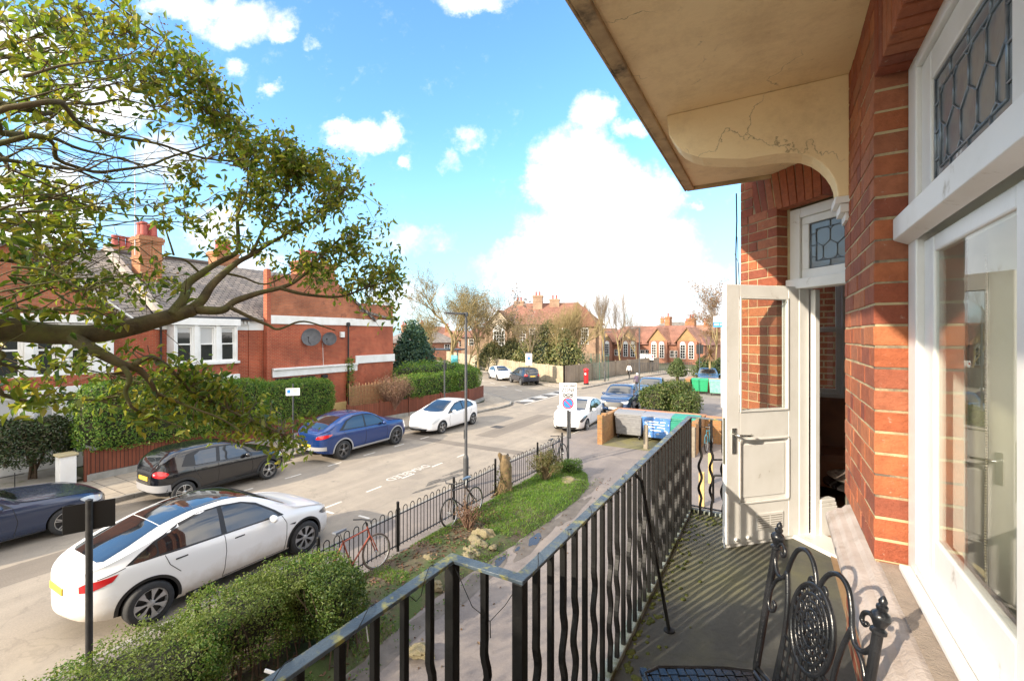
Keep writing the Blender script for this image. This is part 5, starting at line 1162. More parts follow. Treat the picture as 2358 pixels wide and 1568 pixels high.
m = MB(); m.obox(M @ Vector((0, .055, .0)), (M.to_3x3() @ Vector((.17,0,0))), M.to_3x3() @ Vector((0,.075,0)), M.to_3x3() @ Vector((0,0,.001))); m.build('letter_panel', INK, o)
text_mesh('lettering', 'CVC', .14, WHITE_SIGN, M @ Matrix.Translation((0, .055, .002)), o)
m = MB(); disc(m, (0,-.24), 0.0, .165, M, z=.001); m.build('blue_disc', SBLUE, o); m = MB(); disc(m, (0,-.24), .165, .205, M, z=.002); m.obox(M @ Vector((0,-.24,.002)), M.to_3x3() @ Vector((.12,-.12,0)), M.to_3x3() @ Vector((.013,.013,0)), M.to_3x3() @ Vector((0,0,.0008))); m.build('red_ring', SRED, o)
# post with a black plate in front of the white crossover, seen from behind
o, pl, M = sign_post((-8.45, 2.6), 2.40, 'black backed sign on a dark pole rising from the front hedge', w=.56, hh=.40, facing=(-.93,.37), z_top=2.36, mt=TRIM, r=.042, pole=mat('black_pole', (.012,.012,.013), (.03,.028,.026), 12, .5))
m = MB(); m.obox((.03,-.17,2.06), (.001,0,0), (0,.035,0), (0,0,.012)); 
for s in (-1, 1): m.ball((.01+.05*s*0-.01, s*.18, 2.27), .008, nu=6, nv=4)
# small plates along the street
q1 = gp(680, 1062, .1)
o, pl, M = sign_post((-17.0, 11.6), 2.75, 'small white parking plate on a thin grey pole before the tall hedge', w=.52, hh=.30, facing=(.7,-.7), z_top=2.6, r=.03)
m = MB(); m.obox(M @ Vector((-.15,.02,.001)), M.to_3x3() @ Vector((.06,0,0)), M.to_3x3() @ Vector((0,.07,0)), M.to_3x3() @ Vector((0,0,.001))); m.build('parking_symbol', SBLUE, o)
m = MB()
for i, y_ in enumerate((.08,.03,-.02,-.07)): m.obox(M @ Vector((.08,y_,.001)), M.to_3x3() @ Vector((.09-.02*(i % 2),0,0)), M.to_3x3() @ Vector((0,.008,0)), M.to_3x3() @ Vector((0,0,.001)))
m.build('print_line', INK, o)
q2 = gp(1218, 886, .1)
o, pl, M = sign_post((q2.x, q2.y), 3.0, 'white parking zone sign on a pole behind the dark estate car', w=.62, hh=1.1, facing=(.3,-.95), z_top=3.0, r=.045)
m = MB(); disc(m, (0,.1), .0, .14, M, z=.001); m.build('blue_disc', SBLUE, o); m = MB(); disc(m, (0,.1), .14, .18, M, z=.002); m.build('red_ring', SRED, o)
m = MB(); m.obox((-.12,.12,2.55), (.3,.0,0), (0,.01,0), (0,0,.6)); m.build('back_plate', TRIM, o)
q3 = gp(1034, 905, .1); q3 = Vector((-17.3, 21.8, .1))
o, pl, M = sign_post((q3.x, q3.y), 3.2, 'dark pole with a narrow dark plate in front of the corner hedge', w=.3, hh=.4, facing=(.95,.25), z_top=3.1, mt=TRIM, r=.05)
# dark twin poles and plates near the gate on the far right
q4 = gp(1571, 900, .1)
for dx, lb in ((0, 'dark twin signal pole standing beyond the bush'),):
    o = tag(empty('signal_pole', (q4.x+3.0, q4.y+3.5, .1)), lb, 'pole'); 
    for k in (-.09, .09): MB().tube([(k,0,0),(k,0,3.6)], .055, 10).build('pole', GREY_METAL, o, smooth='auto')
q5 = atd(1611, 862, 46)
o, pl, M = sign_post((q5.x, q5.y), 3.9, 'dark square sign plate on a pole beyond the bush and cars', w=.75, hh=.95, facing=(.3,.9), z_top=3.8, mt=TRIM, r=.05)
# agent's board beside the door
q6 = atd(1662, 800, 30)
o, pl, M = sign_post((q6.x, q6.y), 6.05, 'blue and white agent board on a tall post seen beside the open door', w=1.0, hh=.72, facing=(-q6.x/30-.15,-q6.y/30), z_top=6.0, r=.05, pole=WHITE_SIGN, name='agent_board')
m = MB(); m.obox(M @ Vector((0,-.18,.001)), M.to_3x3() @ Vector((.5,0,0)), M.to_3x3() @ Vector((0,.18,0)), M.to_3x3() @ Vector((0,0,.001))); m.build('blue_band', SBLUE, o)
text_mesh('lettering', 'GOR', .36, SBLUE, M @ Matrix.Translation((-.46,.16,.001)), o, align='LEFT')
m = MB()
for i, (u, w_) in enumerate(((-.3,.13),(.02,.1),(.28,.09))): m.obox(M @ Vector((u,-.17,.003)), M.to_3x3() @ Vector((w_,0,0)), M.to_3x3() @ Vector((0,.05,0)), M.to_3x3() @ Vector((0,0,.001)))
m.build('print_line', WHITE_SIGN, o)
# ------------------------------------------------------------------ post box
def postbox():
    o = tag(empty('post_box', (-15.75, 41.6, .1)), 'red pillar post box on the far pavement before the timber fence', 'post box')
    RB = mat('post_box_red', (.50,.012,.016), rough=.35)
    MB().lathe([(.24,0),(.24,.16)], 24).build('base', TRIM, o, smooth='auto')
    MB().lathe([(.22,.16),(.22,1.32),(.235,1.33),(.235,1.36),(.27,1.38),(.27,1.44),(.24,1.5),(.14,1.56),(.01,1.58)], 28).build('body', RB, o, smooth='auto')
    m = MB(); m.box(.05,-.235,1.2,.0,-.21,1.23); m.box(-.1,-.232,1.2,.1,-.20,1.225); m.build('slot', TRIM, o); MB().box(-.07,-.23,.95,.07,-.21,1.12).build('plate', WHITE_SIGN, o)
postbox()
# ------------------------------------------------------------------ hoop top railing
def hoop_fence(a, b, label, posts):
    a, b = Vector((*a, .1)), Vector((*b, .1)); L_ = (b-a).length; t = (b-a)/L_; o = tag(empty('hoop_railing', a), label, 'railing', 'hoop railings along the pavement')
    P = lambda s, z: t*s+Vector((0,0,z))
    for k in range(posts):
        s = L_*k/(posts-1); m = MB(); m.tube([P(s, 0), P(s, 1.06)], .032, 12); m.lathe([(.032,0),(.036,.012),(.025,.03),(.005,.04)], 12, P(s, 1.06)); m.build('post', BLACK_IRON, o, smooth='auto')
    m = MB(); m.bar(P(0,.14), P(L_,.14), .035, .012); m.bar(P(0,.80), P(L_,.80), .035, .012); m.build('rail', BLACK_IRON, o)
    n = int(L_/.23)
    for i in range(n):
        s = (i+.5)*L_/n; w = L_/n*.27; m = MB(); m.tube([P(s-w,.09)]+[P(s-w*math.cos(math.pi*j/8), .89+w*math.sin(math.pi*j/8)) for j in range(9)]+[P(s+w,.09)], .0095, 6); m.build('hoop', BLACK_IRON, o, smooth='auto')
f0, f1 = (-7.2, 3.4), (-7.18, 11.45)
hoop_fence(f0, f1, 'black hoop top railing with bicycles chained to it, near the front hedge', 5)
hoop_fence((-7.14, 12.1), (-6.92, 15.75), 'short black hoop top railing between the tree stump and the zone sign', 3)
# ------------------------------------------------------------------ bicycles
def bicycle(loc, heading, label, frame, wheel=.335, lean=.1, mud=None, name='bicycle', saddle=None, tyre=None, front=True):
    o = tag(empty(name, loc, heading), label, 'bicycle'); o.rotation_euler = (lean, 0, heading); r = wheel
    bx, fx = -.52, .52; tm = tyre or RUBBER
    for x in ((bx, fx) if front else (bx,)):
        m = MB(); m.tube([(x+r*.96*math.cos(2*math.pi*i/36), 0, r+r*.96*math.sin(2*math.pi*i/36)) for i in range(37)], .018, 8, cap=False); wo = m.build('wheel', tm, o, smooth=True)
        m = MB(); m.tube([(x+r*.89*math.cos(2*math.pi*i/36), 0, r+r*.89*math.sin(2*math.pi*i/36)) for i in range(37)], .009, 6, cap=False); m.tube([(x,-.05,r),(x,.05,r)], .018, 8)
        for i in range(20): t = 2*math.pi*i/20; m.tube([(x, .02*(-1)**i, r), (x+r*.89*math.cos(t), 0, r+r*.89*math.sin(t))], .0016, 4)
        m.build('rim', CHROME, wo)
        if mud:
            m = MB()
            for i in range(14):
                t = math.pi*(.08+.75*i/14)+(.0 if x < 0 else .0); t2 = math.pi*(.08+.75*(i+1)/14)
                m.bar((x+(r+.03)*math.cos(t),0,r+(r+.03)*math.sin(t)), (x+(r+.03)*math.cos(t2),0,r+(r+.03)*math.sin(t2)), .06, .008, up=(0,1,0)) 
            m.build('mudguard', mud, o)
    bb, st, hd = Vector((-.06,0,.28)), Vector((-.20,0,.80)), Vector((.36,0,.82)); hb = Vector((.40,0,.68))
    m = MB()
    for a, b in ((bb, st), (st-Vector((0,0,.04)), hd), (bb, hb), (bb, Vector((bx,.04,r))), (bb, Vector((bx,-.04,r))), (st-Vector((0,0,.05)), Vector((bx,.04,r))), (st-Vector((0,0,.05)), Vector((bx,-.04,r))), (hd+Vector((-.01,0,.06)), hb)): m.tube([a, b], .016, 8)
    m.build('frame', frame, o, smooth='auto')
    m = MB()
    for s in (-.04, .04): m.tube([hb, hb+Vector((.03,s,-.08)), (fx,s,r)], .012, 8)
    m.build('fork', frame, o, smooth='auto')
    m = MB(); m.tube([hd+Vector((-.01,0,.05)), hd+Vector((-.03,0,.16))], .014, 8); hc = hd+Vector((.0,0,.17)); m.tube([hc+Vector((-.12,-.28,.02)), hc+Vector((0,-.16,0)), hc, hc+Vector((0,.16,0)), hc+Vector((-.12,.28,.02))], .013, 8); m.build('handlebar', TRIM, o, smooth='auto')
    m = MB(); m.tube([st, st+Vector((-.035,0,.13))], .013, 8); m.build('seat_post', CHROME, o)
    m = MB(); c = st+Vector((-.04,0,.15)); m.ext([c+Vector((-.13,-.07,0)), c+Vector((-.02,-.05,0)), c+Vector((.14,-.018,0)), c+Vector((.14,.018,0)), c+Vector((-.02,.05,0)), c+Vector((-.13,.07,0))], (0,0,.045)); m.build('saddle', saddle or TRIM, o, bevel=.015)
    m = MB(); m.lathe([(.09,-.004),(.09,.004)], 20, bb+Vector((0,.05,0)), axis=(0,1,0)); m.tube([bb+Vector((0,.06,0)), bb+Vector((.1,.08,-.13))], .01, 6); m.tube([bb+Vector((0,-.06,0)), bb+Vector((-.1,-.08,.13))], .01, 6); m.box(.06,.08,.135,.16,.17,.155); m.build('crank', TRIM, o)
    return o
bicycle((-6.80, 9.35, .2), R(-92), 'dark old bicycle leaning on the hoop railing by the street lamp', mat('dull_frame', (.03,.03,.032), (.10,.06,.04), 20, .5), lean=.12, saddle=mat('blue_saddle', (.10,.16,.24), rough=.5))
bicycle((-6.90, 6.0, .21), R(84), 'rusty red bicycle with a grey saddle leaning on the railing beside the hedge', mat('rusty_red_frame', (.35,.06,.03), (.20,.07,.04), 14, .6), lean=-.14, saddle=mat('grey_saddle', (.12,.13,.15), rough=.6), tyre=mat('old_tyre', (.13,.10,.085), rough=.9))
bicycle((-6.70, 14.9, .2), R(88), 'dark bicycle behind the shrub at the end of the hoop railing', TRIM, lean=-.15)
bicycle((-2.36, 20.5, .1), R(-94), 'turquoise hire bicycle parked behind the brick bin store wall', mat('turquoise_frame', (.10,.36,.42), rough=.4), lean=.05, mud=mat('turquoise_mudguard', (.16,.48,.55), rough=.4))
# ------------------------------------------------------------------ bin store and bins
BSB = brick_mat('yellow_stock_brick', (.36,.18,.06), (.29,.12,.04), (.22,.17,.10), .225, .075, .010, stain=(.13,.12,.035), dirt=.45)
COPE = mat('terracotta_coping', (.42,.20,.11), (.30,.13,.07), 6, .85, bmp=.3)
bw_ = tag(empty('bin_store', (0,0,0)), 'low mossy brick bin store with terracotta coping beside the forecourt', 'bin store')
m = MB(); m.box(-6.72,19.1,.05,-6.5,22.2,1.22); m.box(-2.9,19.1,.05,-2.68,22.199,1.22); m.box(-6.5,21.99,.05,-2.9,22.2,1.20); m.box(-2.68,21.7,.05,3.5,21.92,1.20); m.build('wall', BSB, bw_)
m = MB(); m.box(-6.75,21.96,1.2025,-2.65,22.23,1.275); m.box(-2.64,21.67,1.2025,3.5,21.95,1.275); m.build('coping', COPE, bw_, bevel=.015)
for x in (-6.61, -2.79):
    m = MB()
    for i in range(11):
        y = 19.1+i*.26; h = random.choice((0, .07, .075)); m.box(x-.115, y, 1.2225, x+.115, y+.235, 1.29+h*(i < 3))
    m.build('top_course', BSB, bw_, bevel=.01)
m = MB(); m.add([(-6.5,19.0,.104),(-2.9,19.0,.104),(-2.9,21.99,.104),(-6.5,21.99,.104)], [(0,1,2,3)]); structure(m.build('mossy_paving', mat('mossy_paving', (.17,.155,.06), (.13,.12,.08), 1.5, .9, bmp=.4)))
def bin_(x, y, rz, label, mt, lidm, group='wheeled bins in the brick bin store'):
    o = tag(empty('wheeled_bin', (x, y, .1), rz), label, 'bin', group); W2, D2 = .62, .50
    m = MB(); z0, z1 = .2, 1.12
    lo = [(-W2+.06,-D2+.08,z0),(W2-.06,-D2+.08,z0),(W2-.06,D2-.08,z0),(-W2+.06,D2-.08,z0)]; hi = [(-W2,-D2,z1),(W2,-D2,z1),(W2,D2,z1),(-W2,D2,z1)]
    m.add(lo+hi, [(3,2,1,0),(4,5,6,7),(0,1,5,4),(1,2,6,5),(2,3,7,6),(3,0,4,7)]); b_ = m.build('body', mt, o, bevel=.03)
    m = MB()
    for z in (.36,.56,.76,.96): k = .06*(1-(z-z0)/(z1-z0)); kd = .08*(1-(z-z0)/(z1-z0)); m.box(-W2+k+.03,-D2+kd-.012,z,W2-k-.03,-D2+kd+.01,z+.03)
    m.box(-W2-.015,-D2-.015,z1-.07,W2+.015,-D2+.02,z1-.01); m.build('rib', mt, o, bevel=.006)
    m = MB(); m.ext([Vector((-W2-.02,-D2-.02,z1+.003)),Vector((-W2-.02,D2+.02,z1+.003)),Vector((-W2-.02,D2+.02,z1+.07)),Vector((-W2-.02,D2-.15,z1+.12)),Vector((-W2-.02,-D2+.2,z1+.10)),Vector((-W2-.02,-D2-.02,z1+.03))], (2*W2+.04,0,0)); m.build('lid', lidm, o, bevel=.02)
    for sx in (-1, 1):
        for sy in (-1, 1):
            m = MB(); m.lathe([(.09,-.025),(.1,-.015),(.1,.015),(.09,.025)], 16, (sx*(W2-.14), sy*(D2-.16), .1), axis=(1,0,0)); m.bar((sx*(W2-.14), sy*(D2-.16), .1), (sx*(W2-.14), sy*(D2-.16), .22), .06, .05); m.build('caster', TRIM, o, smooth='auto')
    for s in (-1, 1): MB().tube([(s*(W2+.01), 0, z1-.06), (s*(W2+.07), 0, z1-.06)], .02, 8).build('trunnion', TRIM, o)
    return o
BGREY = mat('galvanised_bin', (.25,.25,.255), (.19,.19,.20), 8, .5, metal=.2); BBLUE = mat('blue_bin', (.05,.16,.46), (.09,.24,.55), 5, .45, c3=(.45,.5,.6), s3=4, lo3=.58, hi3=.64); BGRN = mat('green_bin', (.02,.20,.14), (.03,.26,.18), 4, .45); BGRN2 = mat('faded_green_bin', (.12,.42,.30), (.25,.5,.38), 6, .5); BGRN3 = mat('bright_green_bin', (.02,.30,.13), rough=.45)
bin_(-5.82, 21.1, R(3), 'grey galvanised wheeled bin against the brick wall, leftmost in the bin store', BGREY, mat('grey_bin_lid', (.20,.20,.205), rough=.45))
o = bin_(-4.52, 21.05, R(-2), 'blue wheeled bin with white lettering between grey and green bins', BBLUE, mat('grey_blue_lid', (.20,.21,.24), rough=.45))
m = MB()
for i, (z, a, b) in enumerate(((.9,-.38,.1),(.9,.18,.4),(.78,-.3,.36),(.66,-.36,-.06),(.66,.04,.38),(.52,-.25,.2))): kd = .08*(1-(z-.2)/.92); m.box(a,-.508+kd,z,b,-.492+kd,z+.045)
m.build('lettering', WHITE_SIGN, o)
bin_(-3.42, 21.1, R(2), 'green wheeled bin partly behind the balcony railing in the bin store', BGRN, BGRN)
def bollard(x, y, h, w, label, mt):
    m = MB(); m.box(x-w,y-w,.05,x+w,y+w,.1+h); return tag(m.build('bollard', mt, bevel=.012), label, 'bollard')
WOODG = mat('weathered_wood', (.27,.235,.18), (.18,.15,.11), 7, .85, bmp=.4); WOODY = mat('new_softwood', (.55,.40,.17), (.46,.32,.13), 6, .8, bmp=.3)
bollard(-4.67, 19.3, 1.0, .085, 'weathered grey timber post in front of the blue bin', WOODG)
bollard(-1.76, 13.6, .95, .07, 'pale yellow timber post seen through the end railing, lower one', WOODY); bollard(-1.79, 15.9, .95, .07, 'pale yellow timber post under the turquoise bicycle', WOODY)
bollard(-2.79, 18.98, 1.15, .1, 'weathered timber post against the end of the brick bin store wall', WOODG)
m = MB(); m.tube([(-1.52,14.1,.1),(-1.52,14.1,.75)]+[(-1.52+.07*(1-math.cos(a)), 14.1+.0, .75+.12*math.sin(a)) for a in np.linspace(0,1.57,5)]+[(-.85,14.15,.92),(-.75,14.15,.8),(-.75,14.15,.1)], .03, 10); tag(m.build('cycle_stand', BLACK_IRON, smooth='auto'), 'black tubular cycle stand on the forecourt behind the end railing', 'cycle stand')
m = MB(); m.box(-1.25,15.2,.1,-.8,16.6,.32); tag(m.build('concrete_slab', KERB, bevel=.02), 'grey concrete block lying on the forecourt near the building', 'slab')
# farther bins with their brick pier
g2 = 'wheeled bins by the far brick wall'
bin_(-5.3, 39.9, R(8), 'dark green wheeled bin beside the far brick pier', BGRN3, BGRN3, g2); bin_(-3.9, 39.4, R(5), 'faded pale green wheeled bin, middle of the far group', BGRN2, BGRN2, g2); bin_(-2.6, 39.2, R(0), 'white wheeled bin next to the open door edge, far group', WHITE_SIGN, WHITE_SIGN, g2)
m = MB(); m.box(-6.3,39.2,0,-5.95,41.2,1.25); m.box(-5.95,41,0,2,41.2,1.2); bw2 = tag(m.build('brick_wall', BSB), 'low brick wall behind the far green bins', 'wall'); m = MB(); m.box(-6.33,39.15,1.252,-5.92,41.23,1.33); m.box(-5.92,40.97,1.202,2,41.23,1.27); m.build('coping', COPE, bw2)
# ------------------------------------------------------------------ timber and slatted fences
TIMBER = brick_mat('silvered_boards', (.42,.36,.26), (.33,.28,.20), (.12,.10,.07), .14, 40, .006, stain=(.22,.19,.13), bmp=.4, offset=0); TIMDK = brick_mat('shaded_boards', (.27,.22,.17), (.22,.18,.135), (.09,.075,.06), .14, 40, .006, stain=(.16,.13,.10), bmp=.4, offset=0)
REDBOARD = brick_mat('stained_brown_boards', (.20,.058,.028), (.155,.045,.022), (.04,.016,.01), .11, 40, .010, stain=(.12,.04,.022), bmp=.8, offset=0)
def board_fence(pts, h, label, mt, name='timber_fence', base=None, post_every=2.6, z0=.1, postm=None, th=.03):
    o = tag(empty(name, (pts[0][0], pts[0][1], 0)), label, 'fence'); org = Vector((pts[0][0], pts[0][1], 0))
    for a, b in zip(pts[:-1], pts[1:]):
        a3, b3 = Vector((*a, 0))-org, Vector((*b, 0))-org; l = (b3-a3).length; n = max(1, round(l/post_every))
        for i in range(n):
            p, q = a3+(b3-a3)*i/n, a3+(b3-a3)*(i+1)/n; dh = random.uniform(-.03, .03); zb = z0+(.22 if base else .02)
            m = MB(); m.bar(p+Vector((0,0,(zb+z0+h+dh)/2)), q+Vector((0,0,(zb+z0+h+dh)/2)), th, h+dh-(zb-z0)); m.build('board_panel', mt, o)
            m = MB(); m.box(p.x-.06,p.y-.06,0,p.x+.06,p.y+.06,z0+h+.09); m.build('post', postm or mt, o)
        if base: m = MB(); m.bar(a3+Vector((0,0,z0+.09)), b3+Vector((0,0,z0+.09)), .12, .24); m.build('plinth', base, o)
    return o
def wall_line(pts): return pts
PLINTH = mat('concrete_plinth', (.34,.33,.30), (.24,.23,.2), 4, .85)
board_fence([(-19.4,5.9),(-19.35,15.6)], .98, 'low brown boarded fence beneath the tall privet hedge', REDBOARD, base=PLINTH)
board_fence([(-19.2,16.2),(-18.7,20.2),(-17.95,25.2),(-18.6,28.0)], 1.05, 'low brown boarded fence under the corner hedge and bare shrub', REDBOARD, base=PLINTH)
c_ = (-17.9, 41.2)
board_fence([c_,(-24.6,44.6),(-40.5,57.5),(-54,68.6)], 1.75, 'pale silvered timber fence running along the side road', TIMBER)
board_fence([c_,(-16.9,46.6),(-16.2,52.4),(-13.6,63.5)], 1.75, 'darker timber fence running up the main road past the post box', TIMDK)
# ------------------------------------------------------------------ rocks, stump
ROCK = mat('mossy_limestone', (.24,.20,.12), (.15,.13,.07), 6, .9, c3=(.15,.15,.04), s3=4, bmp=.9, bscale=18)
def rock(p, r, label, group='rocks on the planted strip'):
    m = MB(); m.ball((0,0,0), 1, nu=22, nv=14); sd = random.uniform(0, 50)
    m.v = [tuple(Vector(v)*(1+.45*mnoise.noise(Vector(v)*1.3+Vector((sd,0,0)))+.28*mnoise.noise(Vector(v)*2.6+Vector((0,sd,0)))+.12*mnoise.noise(Vector(v)*6+Vector((sd,sd,0))))) for v in m.v]
    o = m.build('rock', ROCK, smooth='auto'); o.scale = r; o.location = p; o.rotation_euler = (0,0,random.uniform(0,3)); return tag(o, label, 'rock', group)
for (px, py, r, lb) in ((1115,1238,(.30,.2,.2),'large pale jagged rock at the head of the rock group'),(1098,1256,(.24,.2,.17),'mossy rock touching the large jagged rock'),(1083,1272,(.24,.17,.12),'yellowish flat rock below the jagged ones'),(1076,1286,(.2,.14,.11),'low rock next to the path edge puddle'),(990,1290,(.15,.12,.12),'lone round rock among the dead leaves'),(1000,1350,(.16,.11,.09),'pale stone by the muddy path edge near the balcony corner'),(1312,1110,(.34,.28,.12),'broad flat stone under the round shrub'),(968,1498,(.22,.14,.06),'flat slab of stone at the path edge below the railing'),(1135,1262,(.1,.07,.06),'small brown stone beside the rock group')):
    p = gp(px, py, .2); rock((p.x, p.y, .2), r, lb)
def stump():
    o = tag(empty('tree_stump', (-6.95, 11.6, .15)), 'broken ivy-grown tree stump set in the gap of the hoop railing', 'tree stump')
    m = MB(); P = [(0,0,-.1),(.01,.0,.15),(.03,.03,.45),(.0,.05,.75),(-.03,.04,.98),(-.05,.07,1.12)]; m.tube(P, [.32,.23,.18,.17,.16,.11], 18)
    for i in range(6):
        a = i*1.05; m.tube([(.1*math.cos(a),.1*math.sin(a),.3),(.24*math.cos(a),.24*math.sin(a),.08),(.46*math.cos(a),.46*math.sin(a),-.03)], [.07,.06,.02], 8)
    m.tube([(-.08,.0,.9),(-.13,-.03,1.15),(-.12,-.05,1.22)], [.08,.05,.02], 8); m.tube([(.07,.08,.9),(.1,.1,1.08)], [.07,.03], 8)
    m.v = [tuple(Vector(v)+Vector((mnoise.noise(Vector(v)*6),mnoise.noise(Vector(v)*6+Vector((9,0,0))),mnoise.noise(Vector(v)*9)*.3))*.085) for v in m.v]
    m.build('trunk', mat('pale_bark', (.19,.13,.06), (.075,.052,.027), 8, .9, bmp=.8, bscale=30), o, smooth=True)
stump()
sp_ = np.array([(-6.95+.26*math.cos(a_)*(1-.3*z_)+rng.normal(0,.05), 11.6+.26*math.sin(a_)*(1-.3*z_)+rng.normal(0,.05), .2+z_*.8) for a_, z_ in zip(rng.uniform(0, 6.28, 260), rng.uniform(0, 1, 260)**1.6)]); tag(leaf_mesh('ivy', sp_, rng.normal(0, 1, (260, 3)), .06, leaf_mat('ivy_leaves', [(.07,.09,.02),(.12,.12,.03),(.05,.07,.015)], .2)), 'ivy clinging to the broken tree stump', 'ivy')
# ------------------------------------------------------------------ walkers far up the road
def walker(loc, heading, label, top, legs, hair, hgt=1.7, hat=None, step=.22):
    o = tag(empty('person', loc, heading), label, 'person'); k = hgt/1.75
    J = {}; V = []; E = []; Rr = []
    def j(n, p, r, par=None):
        J[n] = len(V); V.append(Vector(p)*k); Rr.append(r*k)
        if par is not None: E.append((J[par], J[n]))
    j('pel', (0,0,.95), .135); j('waist', (.0,0,1.10), .12, 'pel'); j('chest', (.02,0,1.32), .15, 'waist'); j('neck', (.03,0,1.49), .062, 'chest'); j('head', (.05,0,1.60), .088, 'neck'); j('crown', (.045,0,1.69), .075, 'head')
    for s, n in ((1, 'l'), (-1, 'r')):
        d = s*step
        j('hip'+n, (0,s*.09,.90), .10, 'pel'); j('kne'+n, (d*.55+.04,s*.095,.50), .062, 'hip'+n); j('ank'+n, (d-.02 if d > 0 else d-.06,s*.095,.09 if d > 0 else .12), .042, 'kne'+n); j('toe'+n, (d+.14,s*.11,.035), .034, 'ank'+n)
        j('sho'+n, (.02,s*.18,1.42), .062, 'chest'); j('elb'+n, (-d*.45+.0,s*.24,1.15), .045, 'sho'+n); j('wri'+n, (-d*.7+.07,s*.24,.92), .032, 'elb'+n); j('han'+n, (-d*.8+.10,s*.235,.83), .036, 'wri'+n)
    me = bpy.data.meshes.new('person'); me.from_pydata(V, E, []); me.materials.append(top); me.materials.append(legs); me.materials.append(mat('skin', (.45,.28,.2), rough=.6))
    b = bpy.data.objects.new('person_body', me); COL.objects.link(b); sk_ = b.modifiers.new('skin', 'SKIN')
    for i, v in enumerate(me.skin_vertices[0].data if me.skin_vertices else []): v.radius = (Rr[i], Rr[i])
    if not me.skin_vertices:
        bm = bmesh.new(); bm.from_mesh(me); ly = bm.verts.layers.skin.verify(); bm.verts.ensure_lookup_table()
        for i, v in enumerate(bm.verts): v[ly].radius = (Rr[i], Rr[i]); v[ly].use_root = (i == 0)
        bm.to_mesh(me); bm.free()
    b.modifiers.new('s', 'SUBSURF').levels = 1; b.modifiers['s'].render_levels = 1
    bpy.context.view_layer.update(); m2 = bpy.data.meshes.new_from_object(b.evaluated_get(bpy.context.evaluated_depsgraph_get())); bpy.data.objects.remove(b)
    for p in m2.polygons:
        z = p.center.z/k; p.use_smooth = True; p.material_index = 2 if z > 1.5 or (abs(p.center.y)/k > .2 and z < .93 and z > .7) else (1 if z < .97 else 0)
    bo = bpy.data.objects.new('body', m2); COL.objects.link(bo); bo.parent = o
    m = MB(); m.ball((.03*k,0,1.645*k), (.105*k,.098*k,.10*k)); m.build('hair' if not hat else 'hat', hair if not hat else hat, o, smooth=True)
    return o
p1 = atd(1449, 862, 50); walker((p1.x, p1.y, .1), R(-95), 'person in a white top and dark trousers walking by the dark fence', WHITE_SIGN, TRIM, TRIM, 1.62)
p2 = atd(1467, 890, 38); walker((p2.x, p2.y, 0), R(85), 'person in dark clothes and a pale hat crossing behind the blue SUV', mat('plum_coat', (.07,.05,.09), rough=.8), TRIM, TRIM, 1.72, hat=WHITE_SIGN)
# ================================================================== HEDGES AND SHRUBS
HEDGE = leaf_mat('privet_leaves', [(.045,.125,.014),(.08,.19,.02),(.13,.25,.028),(.20,.30,.045),(.10,.21,.022),(.27,.32,.06)], .4)
HEDGED = leaf_mat('near_hedge_leaves', [(.045,.12,.012),(.09,.19,.02),(.15,.25,.03),(.24,.30,.06),(.10,.20,.02),(.28,.26,.10)], .4, patch=((.17,.22,.05), 1.1))
TWIGM = mat('hedge_twigs', (.06,.04,.025), (.11,.075,.045), 12, .9)
def blob_surface(boxes, n, jitter=.04, seed=1, amp=.10, fr=1.6, core=.0):
    """Points on a union of rounded boxes (cx,cy,hx,hy,z0,z1), pushed in and out by noise."""
    tot = []; 
    ar = [4*(b[2]+b[3])*(b[5]-b[4])+4*b[2]*b[3] for b in boxes]; sm = sum(ar); P = []; N = []
    for b, a in zip(boxes, ar):
        cx, cy, hx, hy, z0, z1 = b; hz = (z1-z0)/2; cz = (z0+z1)/2; k = int(n*a/sm)
        areas = np.array([hy*hz, hy*hz, hx*hz, hx*hz, hx*hy, 0.05*hx*hy])
        f = rng.choice(6, k, p=areas/areas.sum()); u = rng.uniform(-1, 1, (k, 3))
        for ax in range(3):
            u[f == 2*ax, ax] = 1; u[f == 2*ax+1, ax] = -1
        u[f == 4, 2] = 1; u[f == 5, 2] = -1
        e = 5.0; nn = np.linalg.norm(u, ord=e, axis=1, keepdims=True); s = u/np.maximum(nn, 1e-6); 
        nr = np.sign(s)*np.abs(s)**(e-1)/np.array([hx, hy, hz]); nr /= np.linalg.norm(nr, axis=1, keepdims=True)+1e-9
        p = s*np.array([hx, hy, hz])+np.array([cx, cy, cz]); P.append(p); N.append(nr)
    P = np.concatenate(P); N = np.concatenate(N)
    d = np.array([mnoise.noise(Vector(p*fr)+Vector((seed*7.1,0,0)))*amp+mnoise.noise(Vector(p*fr*3.3)+Vector((0,seed*3.3,0)))*amp*.5 for p in P])
    P = P+N*(d+rng.normal(0, jitter, len(P))-core)[:, None]
    return P, N
